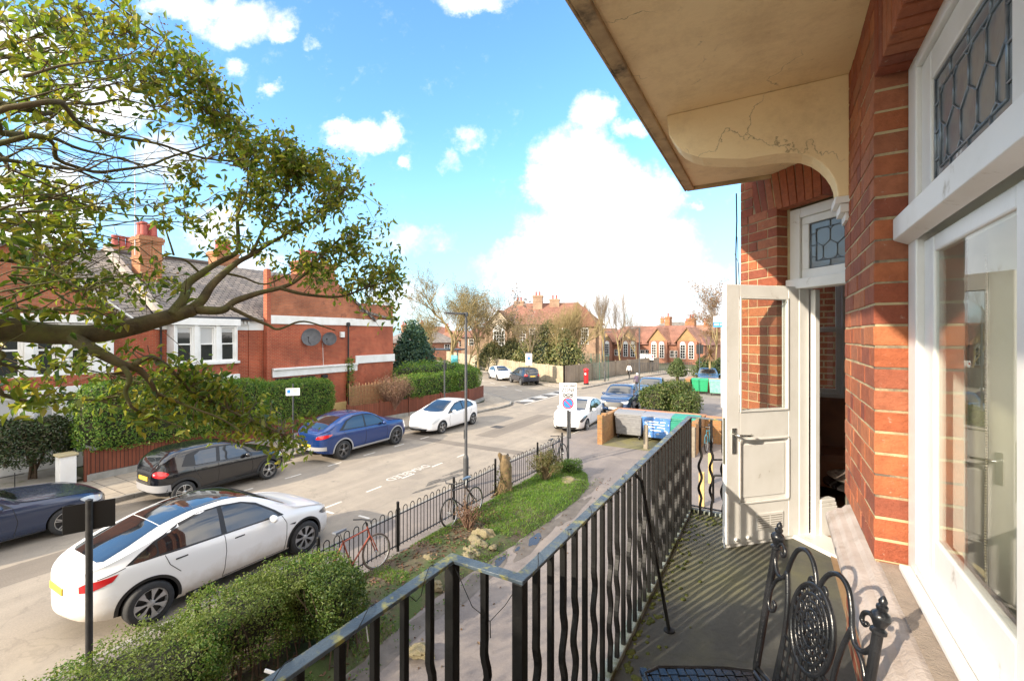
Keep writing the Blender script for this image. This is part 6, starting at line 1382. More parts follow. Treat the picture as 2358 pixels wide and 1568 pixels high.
def hedge(name, boxes, n, size, mt, label, cat='hedge', kind=None, seed=1, jit=.7, amp=.10, twigs=0, core=.86, jitter=.04, fr=1.6, group=None):
    o = tag(empty(name, (0,0,0)), label, cat, group)
    P, N = blob_surface(boxes, n, jitter, seed, amp, fr); keep = P[:, 2] > .06; P, N = P[keep], N[keep]
    leaf_mesh('leaves', P, N, size, mt, o, jit=jit, aspect=.55)
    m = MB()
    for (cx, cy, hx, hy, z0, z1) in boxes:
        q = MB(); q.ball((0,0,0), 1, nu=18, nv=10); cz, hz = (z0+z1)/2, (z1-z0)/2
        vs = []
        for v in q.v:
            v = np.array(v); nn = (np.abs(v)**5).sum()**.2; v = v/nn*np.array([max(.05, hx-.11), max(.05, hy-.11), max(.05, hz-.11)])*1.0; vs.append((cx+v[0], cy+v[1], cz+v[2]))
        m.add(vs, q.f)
    m.build('dark_core', mat('hedge_inside', (.018,.022,.009), (.035,.03,.015), 9, .95), o, uv=False)  # solid dark core; the hedge's inner shade is put into its colour
    if twigs:
        t = MB()
        for i in range(twigs):
            b = random.choice(boxes); x = b[0]+random.uniform(-.9,.9)*b[2]; y = b[1]+random.uniform(-.9,.9)*b[3]; t.tube([(x,y,.1),(x+random.uniform(-.1,.1),y+random.uniform(-.1,.1),b[4]*.5+b[5]*.3),(x+random.uniform(-.25,.25),y+random.uniform(-.25,.25),b[5]-.1)], [.012,.009,.004], 5)
        t.build('stems', TWIGM, o)
    return o
# near hedge, three clipped lumps
hedge('hedge', [(-6.2,2.0,.60,1.05,.55,1.26),(-6.1,.6,.6,1.0,.5,1.2)], 34000, .032, HEDGED, 'low clipped hedge mound at the front, around the sign pole', seed=2, twigs=70, jit=.9, amp=.17, jitter=.045, fr=2.3)
hedge('hedge', [(-6.3,3.45,.46,.62,.60,1.30),(-6.25,4.45,.42,.5,.50,1.34)], 24000, .034, HEDGED, 'middle clipped hedge beside the white crossover with bare stems below', seed=4, twigs=90, jit=.9, amp=.17, jitter=.045, fr=2.3)
hedge('hedge', [(-5.45,4.75,.36,.36,.55,1.45)], 9000, .036, leaf_mat('bright_hedge_leaves', [(.06,.12,.015),(.10,.17,.025),(.16,.20,.04),(.045,.095,.014)], .3), 'bright green round bush at the end of the front hedge', cat='bush', name_='x' if False else None) if False else hedge('bush', [(-5.62,4.5,.32,.34,.45,1.36)], 9000, .038, leaf_mat('bright_hedge_leaves', [(.06,.12,.015),(.10,.17,.025),(.16,.20,.04),(.045,.095,.014)], .3), 'bright green round bush at the end of the front hedge', cat='bush', seed=6, twigs=30, amp=.12)
# across the road
hedge('hedge', [(-20.0,7.9,.85,2.15,.85,3.2),(-19.95,10.4,.8,1.7,.85,2.95)], 30000, .075, HEDGE, 'tall rounded privet hedge above the brown fence, beside the white gate pier', seed=8, amp=.16, jitter=.05)
hedge('hedge', [(-20.0,13.4,.8,2.2,.85,2.65)], 18000, .075, HEDGE, 'square clipped dark hedge behind the small parking plate', seed=9, amp=.12, jitter=.05)
hedge('hedge', [(-19.3,22.6,.75,2.6,.9,2.35),(-19.2,26.0,.85,1.6,.9,2.45),(-20.6,27.4,1.2,1.1,.9,2.6)], 26000, .085, HEDGE, 'long green hedge wrapping the corner behind the white hybrid', seed=11, amp=.16, jitter=.06)
hedge('shrub', [(-20.6,24.3,1.1,2.6,1.2,2.9)], 6000, .1, HEDGE, 'looser green shrub rising behind the corner hedge', cat='shrub', seed=12, amp=.3, jitter=.12)
BUSHM = leaf_mat('laurel_leaves', [(.045,.085,.018),(.08,.125,.022),(.13,.165,.035),(.03,.06,.012),(.17,.17,.06)], .3)
hedge('bush', [(-6.35,28.6,.75,1.0,.35,1.6),(-5.5,29.6,.9,1.1,.3,1.75),(-4.65,28.6,.7,.9,.2,1.35)], 14000, .12, BUSHM, 'big rounded green bush behind the bin store wall', cat='bush', seed=13, amp=.26, jitter=.11, fr=1.1)
def dome_shrub(p, rx, h, n, size, mt, label, name='shrub', stems=24, stemm=TWIGM, spread=.9, cat='shrub', z0=.25, group=None):
    o = tag(empty(name, (0,0,0)), label, cat, group); t = MB()
    tips = []
    for i in range(stems):
        a = random.uniform(0, 6.28); r = rx*spread*math.sqrt(random.random()); q = Vector((p[0]+r*math.cos(a), p[1]+r*math.sin(a), p[2]+h*random.uniform(.7, 1)*math.sqrt(max(.1, 1-(r/rx)**2*.7))))
        b = Vector((p[0]+random.uniform(-.08,.08), p[1]+random.uniform(-.08,.08), p[2]-.05)); m_ = (b+q)/2+Vector((random.uniform(-.1,.1)*rx, random.uniform(-.1,.1)*rx, h*.1)); t.tube([b, m_, q], [.018,.011,.004], 5); tips.append((m_, q))
    t.build('stems', stemm, o)
    if n:
        P = np.empty((n, 3)); N = rng.normal(0, 1, (n, 3)); N[:, 2] += .6
        for i in range(n):
            a, b = random.choice(tips); k = random.uniform(.25, 1.08); v = a+(b-a)*k; P[i] = v+Vector((random.gauss(0,.09)*rx, random.gauss(0,.09)*rx, random.gauss(0,.07)*h))
        leaf_mesh('leaves', P, N, size, mt, o, jit=.5)
    return o
SH1 = leaf_mat('bronze_green_leaves', [(.10,.09,.03),(.14,.12,.035),(.075,.085,.02),(.18,.14,.06),(.11,.13,.03)], .3)
p = gp(1238, 1122, .2); dome_shrub((-6.35, 13.15, .2), .62, 1.0, 2600, .05, SH1, 'twiggy bronze green shrub against the hoop railing', stems=46, stemm=mat('pale_stems', (.22,.16,.08), (.14,.10,.05), 8, .9))
hedge('bush', [(-5.95,14.35,.28,.26,.12,.62)], 1500, .05, leaf_mat('fresh_leaves', [(.08,.16,.015),(.12,.2,.02),(.05,.11,.012)], .3), 'small bright round bush above the broad flat stone', cat='bush', seed=21, amp=.07)
dome_shrub((-18.9, 19.2, .6), 1.3, 2.1, 4200, .06, leaf_mat('russet_twigs', [(.20,.11,.07),(.26,.15,.10),(.15,.09,.055),(.22,.16,.08)], .15), 'leafless russet shrub between the wicker panel and the corner hedge', stems=150, stemm=mat('russet_stems', (.24,.13,.09), (.16,.09,.06), 9, .9))
dome_shrub((-6.35, 8.9, .15), .4, .8, 300, .05, LITTER, 'withered brown plant at the foot of the hoop railing', stems=34, cat='plant', name='plant', stemm=mat('dead_stems', (.20,.12,.08), rough=.9))
# round bush in the far left garden, on a short stem
def standard_bush():
    o = tag(empty('bush', (0,0,0)), 'dark round camellia bush on bare stems before the white bay window', 'bush'); c = atd(76, 1030, 14.9)
    P, N = blob_surface([(c.x, c.y, .82, .82, .75, 2.0)], 9000, .07, 31, .15); leaf_mesh('leaves', P, N, .085, leaf_mat('camellia_leaves', [(.018,.04,.010),(.03,.06,.014),(.05,.08,.02),(.07,.06,.03)], .15, rough=.3), o, jit=.8)
    m = MB(); m.ball((c.x, c.y, 1.4), (.62,.62,.46)); m.build('dark_core', mat('bush_inside', (.016,.018,.008), rough=1), o)  # dark ball as core, shade behind the leaves put into its colour
    m = MB(); [m.tube([(c.x+random.uniform(-.1,.1), c.y+random.uniform(-.1,.1), .1), (c.x+random.uniform(-.3,.3), c.y+random.uniform(-.3,.3), 1.0)], .04, 6) for i in range(5)]; m.build('stems', TWIGM, o)
standard_bush()
# wicker hurdle
def wicker():
    a, b = Vector((-19.55, 16.6, 1.0)), Vector((-19.35, 20.0, 1.0)); o = tag(empty('wicker_fence', (0,0,0)), 'woven wicker hurdle above the brown fence by the brick wall', 'fence'); m = MB(); t = (b-a); n = 16
    for i in range(n+1): MB().tube([a+t*i/n, a+t*i/n+Vector((0,0,1.15+random.uniform(0,.12)))], .02, 6).build('post', TWIGM, o) if False else m.tube([a+t*i/n, a+t*i/n+Vector((0,0,1.15+random.uniform(0,.12)))], .02, 6)
    wm = mat('wicker', (.34,.20,.09), (.22,.13,.06), 10, .85)
    for k in range(22): m.tube([a+t*j/48+Vector((.03*math.sin(math.pi*j/3*1.0+k*math.pi), 0, .05+k*.05)) for j in range(49)], .017, 5)
    m.build('weave', wm, o, smooth=True)
wicker()
# ================================================================== TREES
def branch_tree(name, base, h, label, trunk_m, twig_m, seed, spread=.55, r0=.22, first=.25, levels=5, splits=3, up=.35, leafn=0, leafm=None, leafsz=.08, group='bare winter trees beyond the junction', fork=1, cat='tree', lean=(0,0), twr=1.0):
    rnd = random.Random(seed); o = tag(empty(name, base), label, cat, group); tk, tw, tips = MB(), MB(), []
    def grow(p, d, L, r, lv):
        k = 4; pts = [p]; rs = [r]
        for i in range(k):
            d = (d+Vector((rnd.gauss(0,.13), rnd.gauss(0,.13), rnd.gauss(up*.12,.08)))).normalized(); p = p+d*L/k; pts.append(p); rs.append(r*(1-.38*(i+1)/k))
        (tk if lv < 2 else tw).tube(pts, rs, 8 if lv < 2 else (5 if lv < 3 else 3), cap=lv < 2)
        if lv >= levels-1: tips.extend(pts[1:]); return
        ns = splits+(1 if lv == 0 else 0)
        for s in range(ns):
            t = 1.0 if s == 0 else rnd.uniform(.45, 1.0); i = min(k-1, int(t*k)); q = pts[i]+(pts[i+1]-pts[i])*(t*k-i) if i < k else pts[-1]
            sd = Vector((rnd.gauss(0,1), rnd.gauss(0,1), rnd.gauss(0,.4))); sd = (sd-d*sd.dot(d)).normalized(); nd = (d+sd*spread*rnd.uniform(.6,1.35)+Vector((0,0,up*.4))).normalized()
            grow(q, nd, L*rnd.uniform(.62,.82), r*(.62 if s == 0 else .48)*1.0, lv+1)
    for f in range(fork): r0_ = r0*.6; grow(Vector((rnd.uniform(-.2,.2)*(f > 0), rnd.uniform(-.2,.2)*(f > 0), 0)), Vector((lean[0]+rnd.gauss(0,.2)*(f > 0), lean[1]+rnd.gauss(0,.2)*(f > 0), 1)).normalized(), h*first*1.25, r0_, 0)
    mx = max(v[2] for v in tw.v); s = h/mx
    for m in (tk, tw): m.v = [(v[0]*s, v[1]*s, v[2]*s) for v in m.v]
    tk.build('trunk', trunk_m, o, smooth=True); tw.build('crown', twig_m, o, smooth=True)
    if leafn:
        T = np.array([tuple(t*s) for t in tips]); idx = rng.integers(0, len(T), leafn); P = T[idx]+rng.normal(0, .12, (leafn, 3)); leaf_mesh('leaves', P, rng.normal(0, 1, (leafn, 3)), leafsz, leafm, o, jit=.3)
    return o
TB = mat('sunlit_bark', (.30,.235,.11), (.20,.155,.075), 5, .9, bmp=.3); TW = mat('yellow_twigs', (.33,.26,.12), (.25,.19,.09), 4, .9); TWG = mat('grey_twigs', (.20,.155,.11), (.27,.21,.15), 4, .9)
TAN = leaf_mat('dry_tan_leaves', [(.26,.20,.08),(.20,.16,.06),(.32,.24,.12),(.17,.15,.05)], .3); RUST = leaf_mat('rust_leaves', [(.24,.13,.07),(.30,.17,.09),(.18,.10,.06),(.33,.22,.11)], .3)
def gt(px, py, d): p = atd(px, py, d); return (p.x, p.y, 0)
branch_tree('bare_tree', gt(1042,0,55), 13.4, 'tall bare tree with yellow bark behind the corner hedge', TB, TW, 3, spread=.62, r0=.32, first=.22, levels=6, splits=4, leafn=6500, leafm=TAN, leafsz=.13)
branch_tree('bare_tree', gt(1000,0,58), 8.5, 'small bare tree beside the dark evergreen', TB, TW, 41, spread=.6, r0=.2, first=.25, levels=5, splits=5, leafn=1600, leafm=TAN, leafsz=.16)
branch_tree('bare_tree', gt(1104,0,57), 12.6, 'twiggy bare tree in front of the big red roofed school, nearest the lamp', TB, TWG, 5, spread=.6, r0=.26, first=.25, levels=6, splits=4, leafn=6500, leafm=TAN, leafsz=.13)
branch_tree('bare_tree', gt(1170,0,62), 8.8, 'thin bare tree before the school with a tan haze of twigs', TB, TW, 9, spread=.55, r0=.16, first=.3, levels=5, splits=5, leafn=2600, leafm=TAN, leafsz=.18)
branch_tree('feathery_tree', gt(1182,0,60), 12.0, 'slender feathery topped tree rising above the school roof', TWG, TWG, 77, spread=.35, r0=.14, first=.5, levels=4, splits=3, leafn=350, leafm=leaf_mat('grey_plumes', [(.25,.19,.17),(.30,.23,.2)], .2), leafsz=.3)
branch_tree('bare_tree', gt(1318,0,54), 9.6, 'broad fan shaped bare tree behind the timber fence corner', TB, TW, 13, spread=.46, r0=.2, first=.16, levels=6, splits=4, fork=3, up=.5)
branch_tree('bare_tree', gt(1392,0,66), 11.8, 'tall upright bare tree between the two schools', TB, TWG, 17, spread=.36, r0=.2, first=.3, levels=5, splits=5, up=.8)
branch_tree('bare_tree', gt(1432,0,64), 12.4, 'tall bare tree with slim limbs before the low red school', TB, TWG, 19, spread=.42, r0=.22, first=.3, levels=6, splits=4, up=.7)
branch_tree('bare_tree', gt(1468,0,72), 8.6, 'smaller bare tree in front of the low school gables', TB, TWG, 23, spread=.5, r0=.15, first=.3, levels=5, splits=5)
branch_tree('rusty_tree', gt(1650,0,52), 11.5, 'rust coloured tree with thin crown next to the open door edge', TB, TWG, 29, spread=.55, r0=.22, first=.3, levels=6, splits=3, leafn=2600, leafm=RUST, leafsz=.15)
branch_tree('rusty_tree', gt(1625,0,66), 8.2, 'low tan tree beyond the far bins and dark sign plate', TB, TWG, 31, spread=.6, r0=.2, first=.25, levels=6, splits=3, leafn=3000, leafm=RUST, leafsz=.18)
branch_tree('rusty_tree', gt(1705,0,58), 10.0, 'tan twiggy tree seen through the glass of the open door', TB, TWG, 37, spread=.6, r0=.2, first=.25, levels=5, splits=3, leafn=1800, leafm=RUST, leafsz=.18)
branch_tree('bare_tree', gt(1212,0,50), 8.2, 'sparse bare tree just behind the parking zone sign', TB, TWG, 51, spread=.5, r0=.15, first=.28, levels=6, splits=4, leafn=1500, leafm=TAN, leafsz=.12)
branch_tree('bare_tree', gt(1284,0,49), 7.6, 'pale bare tree beside the ivy thicket at the fence', TB, TW, 57, spread=.5, r0=.15, first=.25, levels=6, splits=4, leafn=900, leafm=TAN, leafsz=.12)
branch_tree('bare_tree', gt(1075,0,60), 9.5, 'yellow barked bare tree between the two tall ones behind the corner hedge', TB, TW, 63, spread=.55, r0=.18, first=.25, levels=6, splits=4, leafn=3500, leafm=TAN, leafsz=.13)
# cordyline-like palm by the far wall
def cabbage_palm():
    p = atd(1634, 0, 44); o = tag(empty('palm', (p.x, p.y, 0)), 'cabbage palm with a pale stem beside the far green bins', 'palm'); m = MB(); m.tube([(0,0,0),(.03,0,1.6),(0,.05,3.0)], [.14,.11,.09], 8); m.build('trunk', TB, o, smooth=True)
    m = MB()
    for i in range(150):
        a = random.uniform(0, 6.28); e = random.uniform(-.9, 1.2); L_ = random.uniform(.8, 1.2); d = Vector((math.cos(a)*math.cos(e), math.sin(a)*math.cos(e), math.sin(e))); c = Vector((0,.05,3.0)); s = d.cross(Vector((0,0,1))).normalized()*.03
        m.add([c-s, c+s, c+d*L_*.6+s, c+d*L_*.6-s, c+d*L_+Vector((0,0,-.2*L_))], [(0,1,2,3),(3,2,4)])
    m.build('fronds', RUST, o)
cabbage_palm()
def evergreen(p, rx, h, n, size, label, cols, seed, name='evergreen_tree', z0=.4, group='evergreens beyond the road'):
    o = tag(empty(name, (p[0], p[1], 0)), label, 'tree', group); P = []; N = []
    for i in range(n):
        z = random.random()**.85; prof = (min(1, (z+.08)/.25)**.5)*(1-max(0, z-.35)/.66)**.62 if z < 1 else 0
        a = random.uniform(0, 6.28); k = 1-abs(random.gauss(0,.2)); lump = 1+.42*mnoise.noise(Vector((math.cos(a)*2, math.sin(a)*2, z*4+seed)))+.25*mnoise.noise(Vector((math.cos(a)*5, math.sin(a)*5, z*11+seed)))
        sp = 1+(random.random() < .14)*random.uniform(.05, .28); z = min(1.06, z*(1+(sp-1)*.35)); r = rx*prof*k*lump*sp; P.append((r*math.cos(a), r*math.sin(a), z0+z*(h-z0))); N.append((math.cos(a), math.sin(a), .5))
    leaf_mesh('crown', np.array(P), np.array(N), size, leaf_mat(name+'_leaves', cols, .2), o, jit=.8)
    m = MB(); m.tube([(0,0,0),(0,0,h*.5),(0,0,h*.85)], [.18,.12,.04], 8); m.build('trunk', BARK, o)
    m = MB(); m.ball((0,0,z0+(h-z0)*.42), (rx*.55, rx*.55, (h-z0)*.34), nu=14, nv=9); m.build('dark_core', mat('evergreen_inside', (.012,.022,.014), rough=1), o)  # solid core, coloured dark for the shade inside the crown
p = atd(952, 865, 36); evergreen((p.x, p.y), 1.9, 5.7, 9000, .22, 'dark blue green evergreen standing beyond the brick gable end', [(.022,.07,.05),(.04,.10,.065),(.06,.125,.07),(.085,.145,.06)], 3)
IVYC = [(.10,.125,.035),(.17,.165,.05),(.23,.205,.085),(.07,.09,.03)]
for i, (px, d, rx, h, lb) in enumerate(((1262,52,3.0,6.2,'ivy green thicket behind the fence, under the school windows'),(1225,55,2.4,4.6,'pale leafed thicket behind the fence near the parking zone sign'),(1298,50,2.4,5.2,'yellow green thicket at the fence corner'),(1180,60,2.6,4.2,'tan green thicket behind the side road fence'),(1135,64,2.4,3.8,'dark low thicket by the side road fence, below the twiggy tree'))):
    p = atd(px, 0, d); evergreen((p.x, p.y), rx, h, 4200, .26, lb, [tuple(c*(1.25 if i in (1,2) else .9) for c in q) for q in IVYC], 20+i, name='thicket', group='thickets behind the timber fence')
for i, (px, d, rx, h, lb) in enumerate(((1622,47,1.3,2.6,'small green bush left of the cabbage palm'),(1662,46,1.7,2.5,'green bush beside the door edge beyond the far bins'),(1560,49,1.0,2.3,'thin pale shrub in front of the far parked cars'))):
    p = atd(px, 0, d); evergreen((p.x, p.y), rx, h, 1800, .2, lb, [(.05,.085,.02),(.08,.12,.03),(.12,.14,.05)], 40+i, name='bush', group='bushes by the far gate')
# ------------------------------------------------------------------ the big tree over the front strip
LEAF = leaf_mat('tree_leaves', [(.075,.14,.018),(.125,.195,.022),(.18,.235,.028),(.24,.28,.034),(.14,.205,.022),(.31,.31,.045),(.20,.25,.03),(.40,.33,.045),(.06,.12,.022)], .55, rough=.35)
SEED = leaf_mat('seed_heads', [(.20,.12,.05),(.26,.17,.08),(.15,.09,.04),(.22,.18,.07)], .2)
def big_tree():
    rnd = random.Random(5); base = Vector((-4.9, -1.5, 0)); o = tag(empty('foreground_tree', base), 'leafy tree with a mossy limb reaching across the view of the street', 'tree'); tk = MB(); limbs = []
    def cat(P, k=6):
        out = []
        for i in range(len(P)-1):
            p0, p1, p2, p3 = P[max(0,i-1)], P[i], P[i+1], P[min(len(P)-1,i+2)]
            for j in range(k): t = j/k; out.append(.5*((2*p1)+(p2-p0)*t+(2*p0-5*p1+4*p2-p3)*t*t+(3*p1-p0-3*p2+p3)*t**3))
        return out+[P[-1]]
    def limb(pts, r0, r1, n=10, wob=.02):
        P = cat([p if isinstance(p, Vector) else atd(*p) for p in pts]); k = len(P)
        P = [p+Vector((mnoise.noise(p*3), mnoise.noise(p*3+Vector((5,0,0))), mnoise.noise(p*3+Vector((0,5,0)))))*wob for p in P]
        rs = [(r0+(r1-r0)*(i/(k-1))**.8)*(1+.10*mnoise.noise(P[i]*9)) for i in range(k)]; tk.tube([p-base for p in P], rs, n); limbs.extend(zip(P, rs)); return P
    S = Vector((-4.75, -.3, 4.0))
    limb([base+Vector((0,0,-.1)), base+Vector((.05,.1,1.2)), base+Vector((.05,.35,2.6)), base+Vector((.12,.8,3.5)), S], .24, .14, 14)
    limb([S, (-190,782,2.5), (0,763,2.75), (120,772,2.9), (240,766,3.05), (350,742,3.25), (450,714,3.4)], .092, .047, 12)
    # main fork
    limb([(395,728,3.3),(424,689,3.4),(430,654,3.5),(462,631,3.6),(491,612,3.7),(543,580,3.8),(546,547,3.85),(548,500,3.9),(556,440,4.0)], .040, .010)
    limb([(440,717,3.38),(469,692,3.45),(488,660,3.5),(517,631,3.6),(549,605,3.7),(575,589,3.8),(620,560,3.95),(690,520,4.15),(760,470,4.35)], .040, .008)
    limb([(450,714,3.4),(511,716,3.5),(543,695,3.6),(588,680,3.7),(646,664,3.85),(690,640,4.0),(740,589,4.2),(800,540,4.4)], .036, .007)
    limb([(646,664,3.85),(711,682,4.0),(788,683,4.25),(850,660,4.5),(905,640,4.7)], .018, .005)
    limb([(530,708,3.52),(575,728,3.6),(617,747,3.7),(642,758,3.75),(700,742,3.9),(770,760,4.1)], .018, .005)
    limb([(520,631,3.6),(560,640,3.75),(620,655,3.95),(700,600,4.2)], .012, .004)
    limb([(575,589,3.8),(600,540,3.9),(640,470,4.0),(690,400,4.15)], .015, .005); limb([(548,500,3.9),(570,430,4.0),(560,340,4.1)], .012, .004)
    limb([(400,590,3.55),(380,530,3.5),(375,470,3.5)], .008, .003); limb([(462,631,3.6),(425,600,3.5),(375,590,3.4),(345,570,3.4)], .010, .003)
    # bare whips fanning from the south
    for i in range(75):
        y0 = rnd.uniform(120, 740); x0 = rnd.uniform(-160, 120); d0 = rnd.uniform(2.3, 3.4); ln = rnd.uniform(150, 420); sl = rnd.uniform(-.35, .25)
        P_ = [atd(x0+ln*t, y0+ln*sl*t-30*math.sin(t*2.6)*rnd.uniform(-.6, 1), d0+.4*t) for t in (0, .25, .5, .75, 1)]; limb(P_, rnd.uniform(.004, .010), .0018, 5, .035)
        a_ = P_[2]; limb([a_, a_+(P_[4]-a_)*.5+Vector((rnd.gauss(0,.1), rnd.gauss(0,.1), rnd.gauss(.05,.12))), a_+(P_[4]-a_)*.9+Vector((rnd.gauss(0,.2), rnd.gauss(0,.2), rnd.gauss(.1,.2)))], .003, .0014, 4, .02)
    # lower boughs
    limb([(165,772,2.95),(190,788,2.92),(225,806,2.9),(278,838,2.95),(320,852,3.05),(345,880,3.1),(357,906,3.15)], .050, .012)
    limb([(278,838,2.95),(297,872,2.95),(289,904,2.97),(301,936,3.0)], .020, .010); limb([(308,840,3.0),(346,821,3.1),(380,836,3.2),(410,866,3.3),(451,905,3.4),(560,962,3.55),(650,1000,3.7)], .020, .005)
    limb([(357,906,3.15),(420,930,3.25),(500,960,3.35),(560,1000,3.4)], .012, .004); limb([(301,936,3.0),(340,960,3.1),(430,985,3.2)], .010, .004)
    # thin limbs fanning in from the trunk
    B2 = Vector((-4.85,-.6,4.6)); limb([S, B2, Vector((-4.75,-.4,5.4)), Vector((-4.7,-.6,6.3))], .12, .08)
    for a, pts in enumerate((((-120,235),(0,248),(110,262),(180,246),(270,232),(370,245)), ((-120,300),(0,304),(90,312),(180,336),(300,372),(430,395)), ((-110,90),(0,48),(90,60),(190,30),(300,20)), ((-100,190),(0,130),(120,150),(260,130),(380,120)), ((-110,420),(0,372),(140,390),(280,420),(400,430)),
                             ((-110,560),(0,520),(110,520),(210,545),(300,560)), ((-110,640),(0,600),(90,640),(150,690),(230,715)), ((-100,640),(0,690),(60,720),(160,712),(260,722),(330,716)), ((-110,860),(0,920),(80,925),(160,915),(230,920)), ((-90,800),(0,838),(70,850),(160,840),(250,860)), ((-110,-40),(60,-30),(200,-40),(300,30),(400,100),(470,160)), ((-110,340),(60,420),(200,470),(330,500),(470,470)), ((20,260),(200,300),(360,330),(500,370),(640,400),(760,430)), ((0,330),(150,380),(330,390),(470,330),(580,310),(700,350)))):
        d0 = 2.3+.25*(a % 4); limb([B2+Vector((0,.15*(a % 3),.1*(a % 5)))]+[(x, y, d0+.0022*max(0, x)+.15*i) for i, (x, y) in enumerate(pts)], .030 if a < 2 else .018, .004, 7, .04)
    tk_pts = [p for p, r in limbs if r < .035]
    # foliage: each spray is a twig from the nearest limb, with leaves along its outer half
    zones = [(([(0,0),(335,0),(430,95),(530,185),(600,260),(560,360),(430,310),(300,190),(0,170)]), 208), ([(430,95),(530,185),(640,285),(720,330),(810,365),(850,420),(760,430),(640,420),(540,370),(440,260)], 157),
             ([(560,340),(640,300),(800,370),(870,440),(905,520),(930,590),(935,650),(880,650),(780,560),(640,520),(560,440)], 274), ([(620,540),(780,560),(935,640),(940,720),(890,745),(800,700),(700,640),(600,600)], 115), ([(0,170),(220,180),(330,230),(420,330),(300,330),(0,300)], 55),
             ([(0,400),(150,410),(230,470),(215,560),(120,640),(0,640)], 111), ([(100,600),(240,640),(330,620),(350,690),(200,720),(0,740),(0,640)], 59), ([(420,360),(560,400),(580,560),(480,600),(420,520)], 48), ([(290,440),(420,470),(400,560),(300,520)], 7),
             ([(250,880),(420,870),(560,900),(700,920),(730,985),(640,1010),(480,1015),(330,990)], 157), ([(600,1000),(720,985),(712,1070),(680,1085),(620,1060)], 19), ([(360,800),(470,830),(600,880),(540,910),(380,880)], 55), ([(0,780),(150,790),(250,850),(240,930),(0,940)], 47), ([(840,690),(915,690),(905,775),(860,780)], 8), ([(170,690),(420,690),(440,800),(300,820),(180,760)], 16), ([(250,640),(430,610),(470,690),(330,700)], 11)]
    L, N, S_, seeds = [], [], [], []
    tw = MB()
    tps = np.array([tuple(p) for p in tk_pts])
    def spray(q, big=1.0, drop=.5):
        i = int(np.argmin(((tps-np.array(q))**2).sum(1)+rng.uniform(0, .05, len(tps)))); a = Vector(tps[i]); q = Vector(q); l = (q-a).length
        if l > 1.1: a = q+(a-q)*(1.1/l); l = 1.1
        m1 = a+(q-a)*.5+Vector((rnd.gauss(0,.05), rnd.gauss(0,.05), .06*l)); tw.tube([a-base, m1-base, q-base], [.0045,.003,.0012], 4)
        k = rnd.randint(6, 11)
        for j in range(k):
            t = rnd.uniform(.35, 1.05); p = a+(m1-a)*(t*2) if t < .5 else m1+(q-m1)*(t*2-1)
            L.append(p+Vector((rnd.gauss(0,.045), rnd.gauss(0,.045), rnd.gauss(-.02,.045)))-base); N.append((rnd.gauss(-.2,.6), rnd.gauss(0,.6)-.6, .8)); S_.append(.070*big*rnd.uniform(.6, 1.2))
        if rnd.random() < .35 and q.z > 5.2:
            for j in range(9): seeds.append(q+Vector((rnd.gauss(0,.05), rnd.gauss(0,.05), rnd.gauss(.05,.05)))-base)
    for poly, n in zones:
        x0, x1 = min(p[0] for p in poly), max(p[0] for p in poly); y0, y1 = min(p[1] for p in poly), max(p[1] for p in poly); c = 0
        while c < n:
            x, y = rnd.uniform(x0, x1), rnd.uniform(y0, y1)
            if not inpoly(x, y, poly): continue
            cl = mnoise.noise(Vector((x*.011, y*.011, 4)))
            if cl < -.12 and rnd.random() < .8: c += .5; continue
            d = 2.45+max(0, x)*.0021+abs(rnd.gauss(0, .55))-.12
            d = max(2.1, d); spray(atd(x, y, d)); c += 1
    # the crown goes on behind and above, unseen, plus clumps added for shade
    sd = Vector((-SX*math.cos(R(SUN_EL)), -SY*math.cos(R(SUN_EL)), math.sin(R(SUN_EL))))
    def clump(c, k=12, s_=.22):
        for j in range(k): L.append(c+Vector((rnd.gauss(0,s_), rnd.gauss(0,s_), rnd.gauss(0,s_*.7)))-base); N.append((rnd.gauss(0,.6), rnd.gauss(0,.6), 1)); S_.append(.09)
    for i in range(30): clump(Vector((rnd.uniform(-6.3,-2.9), rnd.uniform(-7.5,-1.6), rnd.uniform(4.6, 6.8))))
    for i in range(330): clump(Vector((rnd.uniform(-.9, .5), rnd.uniform(-.6, 2.75), 3.2))+sd*rnd.uniform(7.5, 10.5), 14, .16)      # unseen clumps added along the sun's rays to shade the balcony floor
    for i in range(210): clump(Vector((rnd.uniform(-4.9,-1.0), rnd.uniform(1.5, 8), 0))+sd*rnd.uniform(8.5, 12), 12, .2)  # more unseen clumps added sunward, to dapple the forecourt with shade
    for k in range(9):
        a = S+Vector((0,0,random.uniform(.3,2.2))); e = Vector((rnd.uniform(-6,-3), rnd.uniform(-8,-2.5), rnd.uniform(5,8))); tk.tube([a-base, a+(e-a)*.5+Vector((0,0,.3))-base, e-base], [.06,.035,.012], 7)
    tk.build('trunk', BARK, o, smooth=True); tw.build('twigs', mat('fine_twigs', (.085,.06,.035), (.13,.10,.05), 9, .9), o)
    leaf_mesh('crown', np.array([tuple(v) for v in L]), np.array(N), np.array(S_), LEAF, o, jit=.85, aspect=.46, droop=.9)
    if seeds: leaf_mesh('seed_heads', np.array([tuple(v) for v in seeds]), np.tile([0,0,1.], (len(seeds),1)), .016, SEED, o, jit=1.0, aspect=.7)
big_tree()
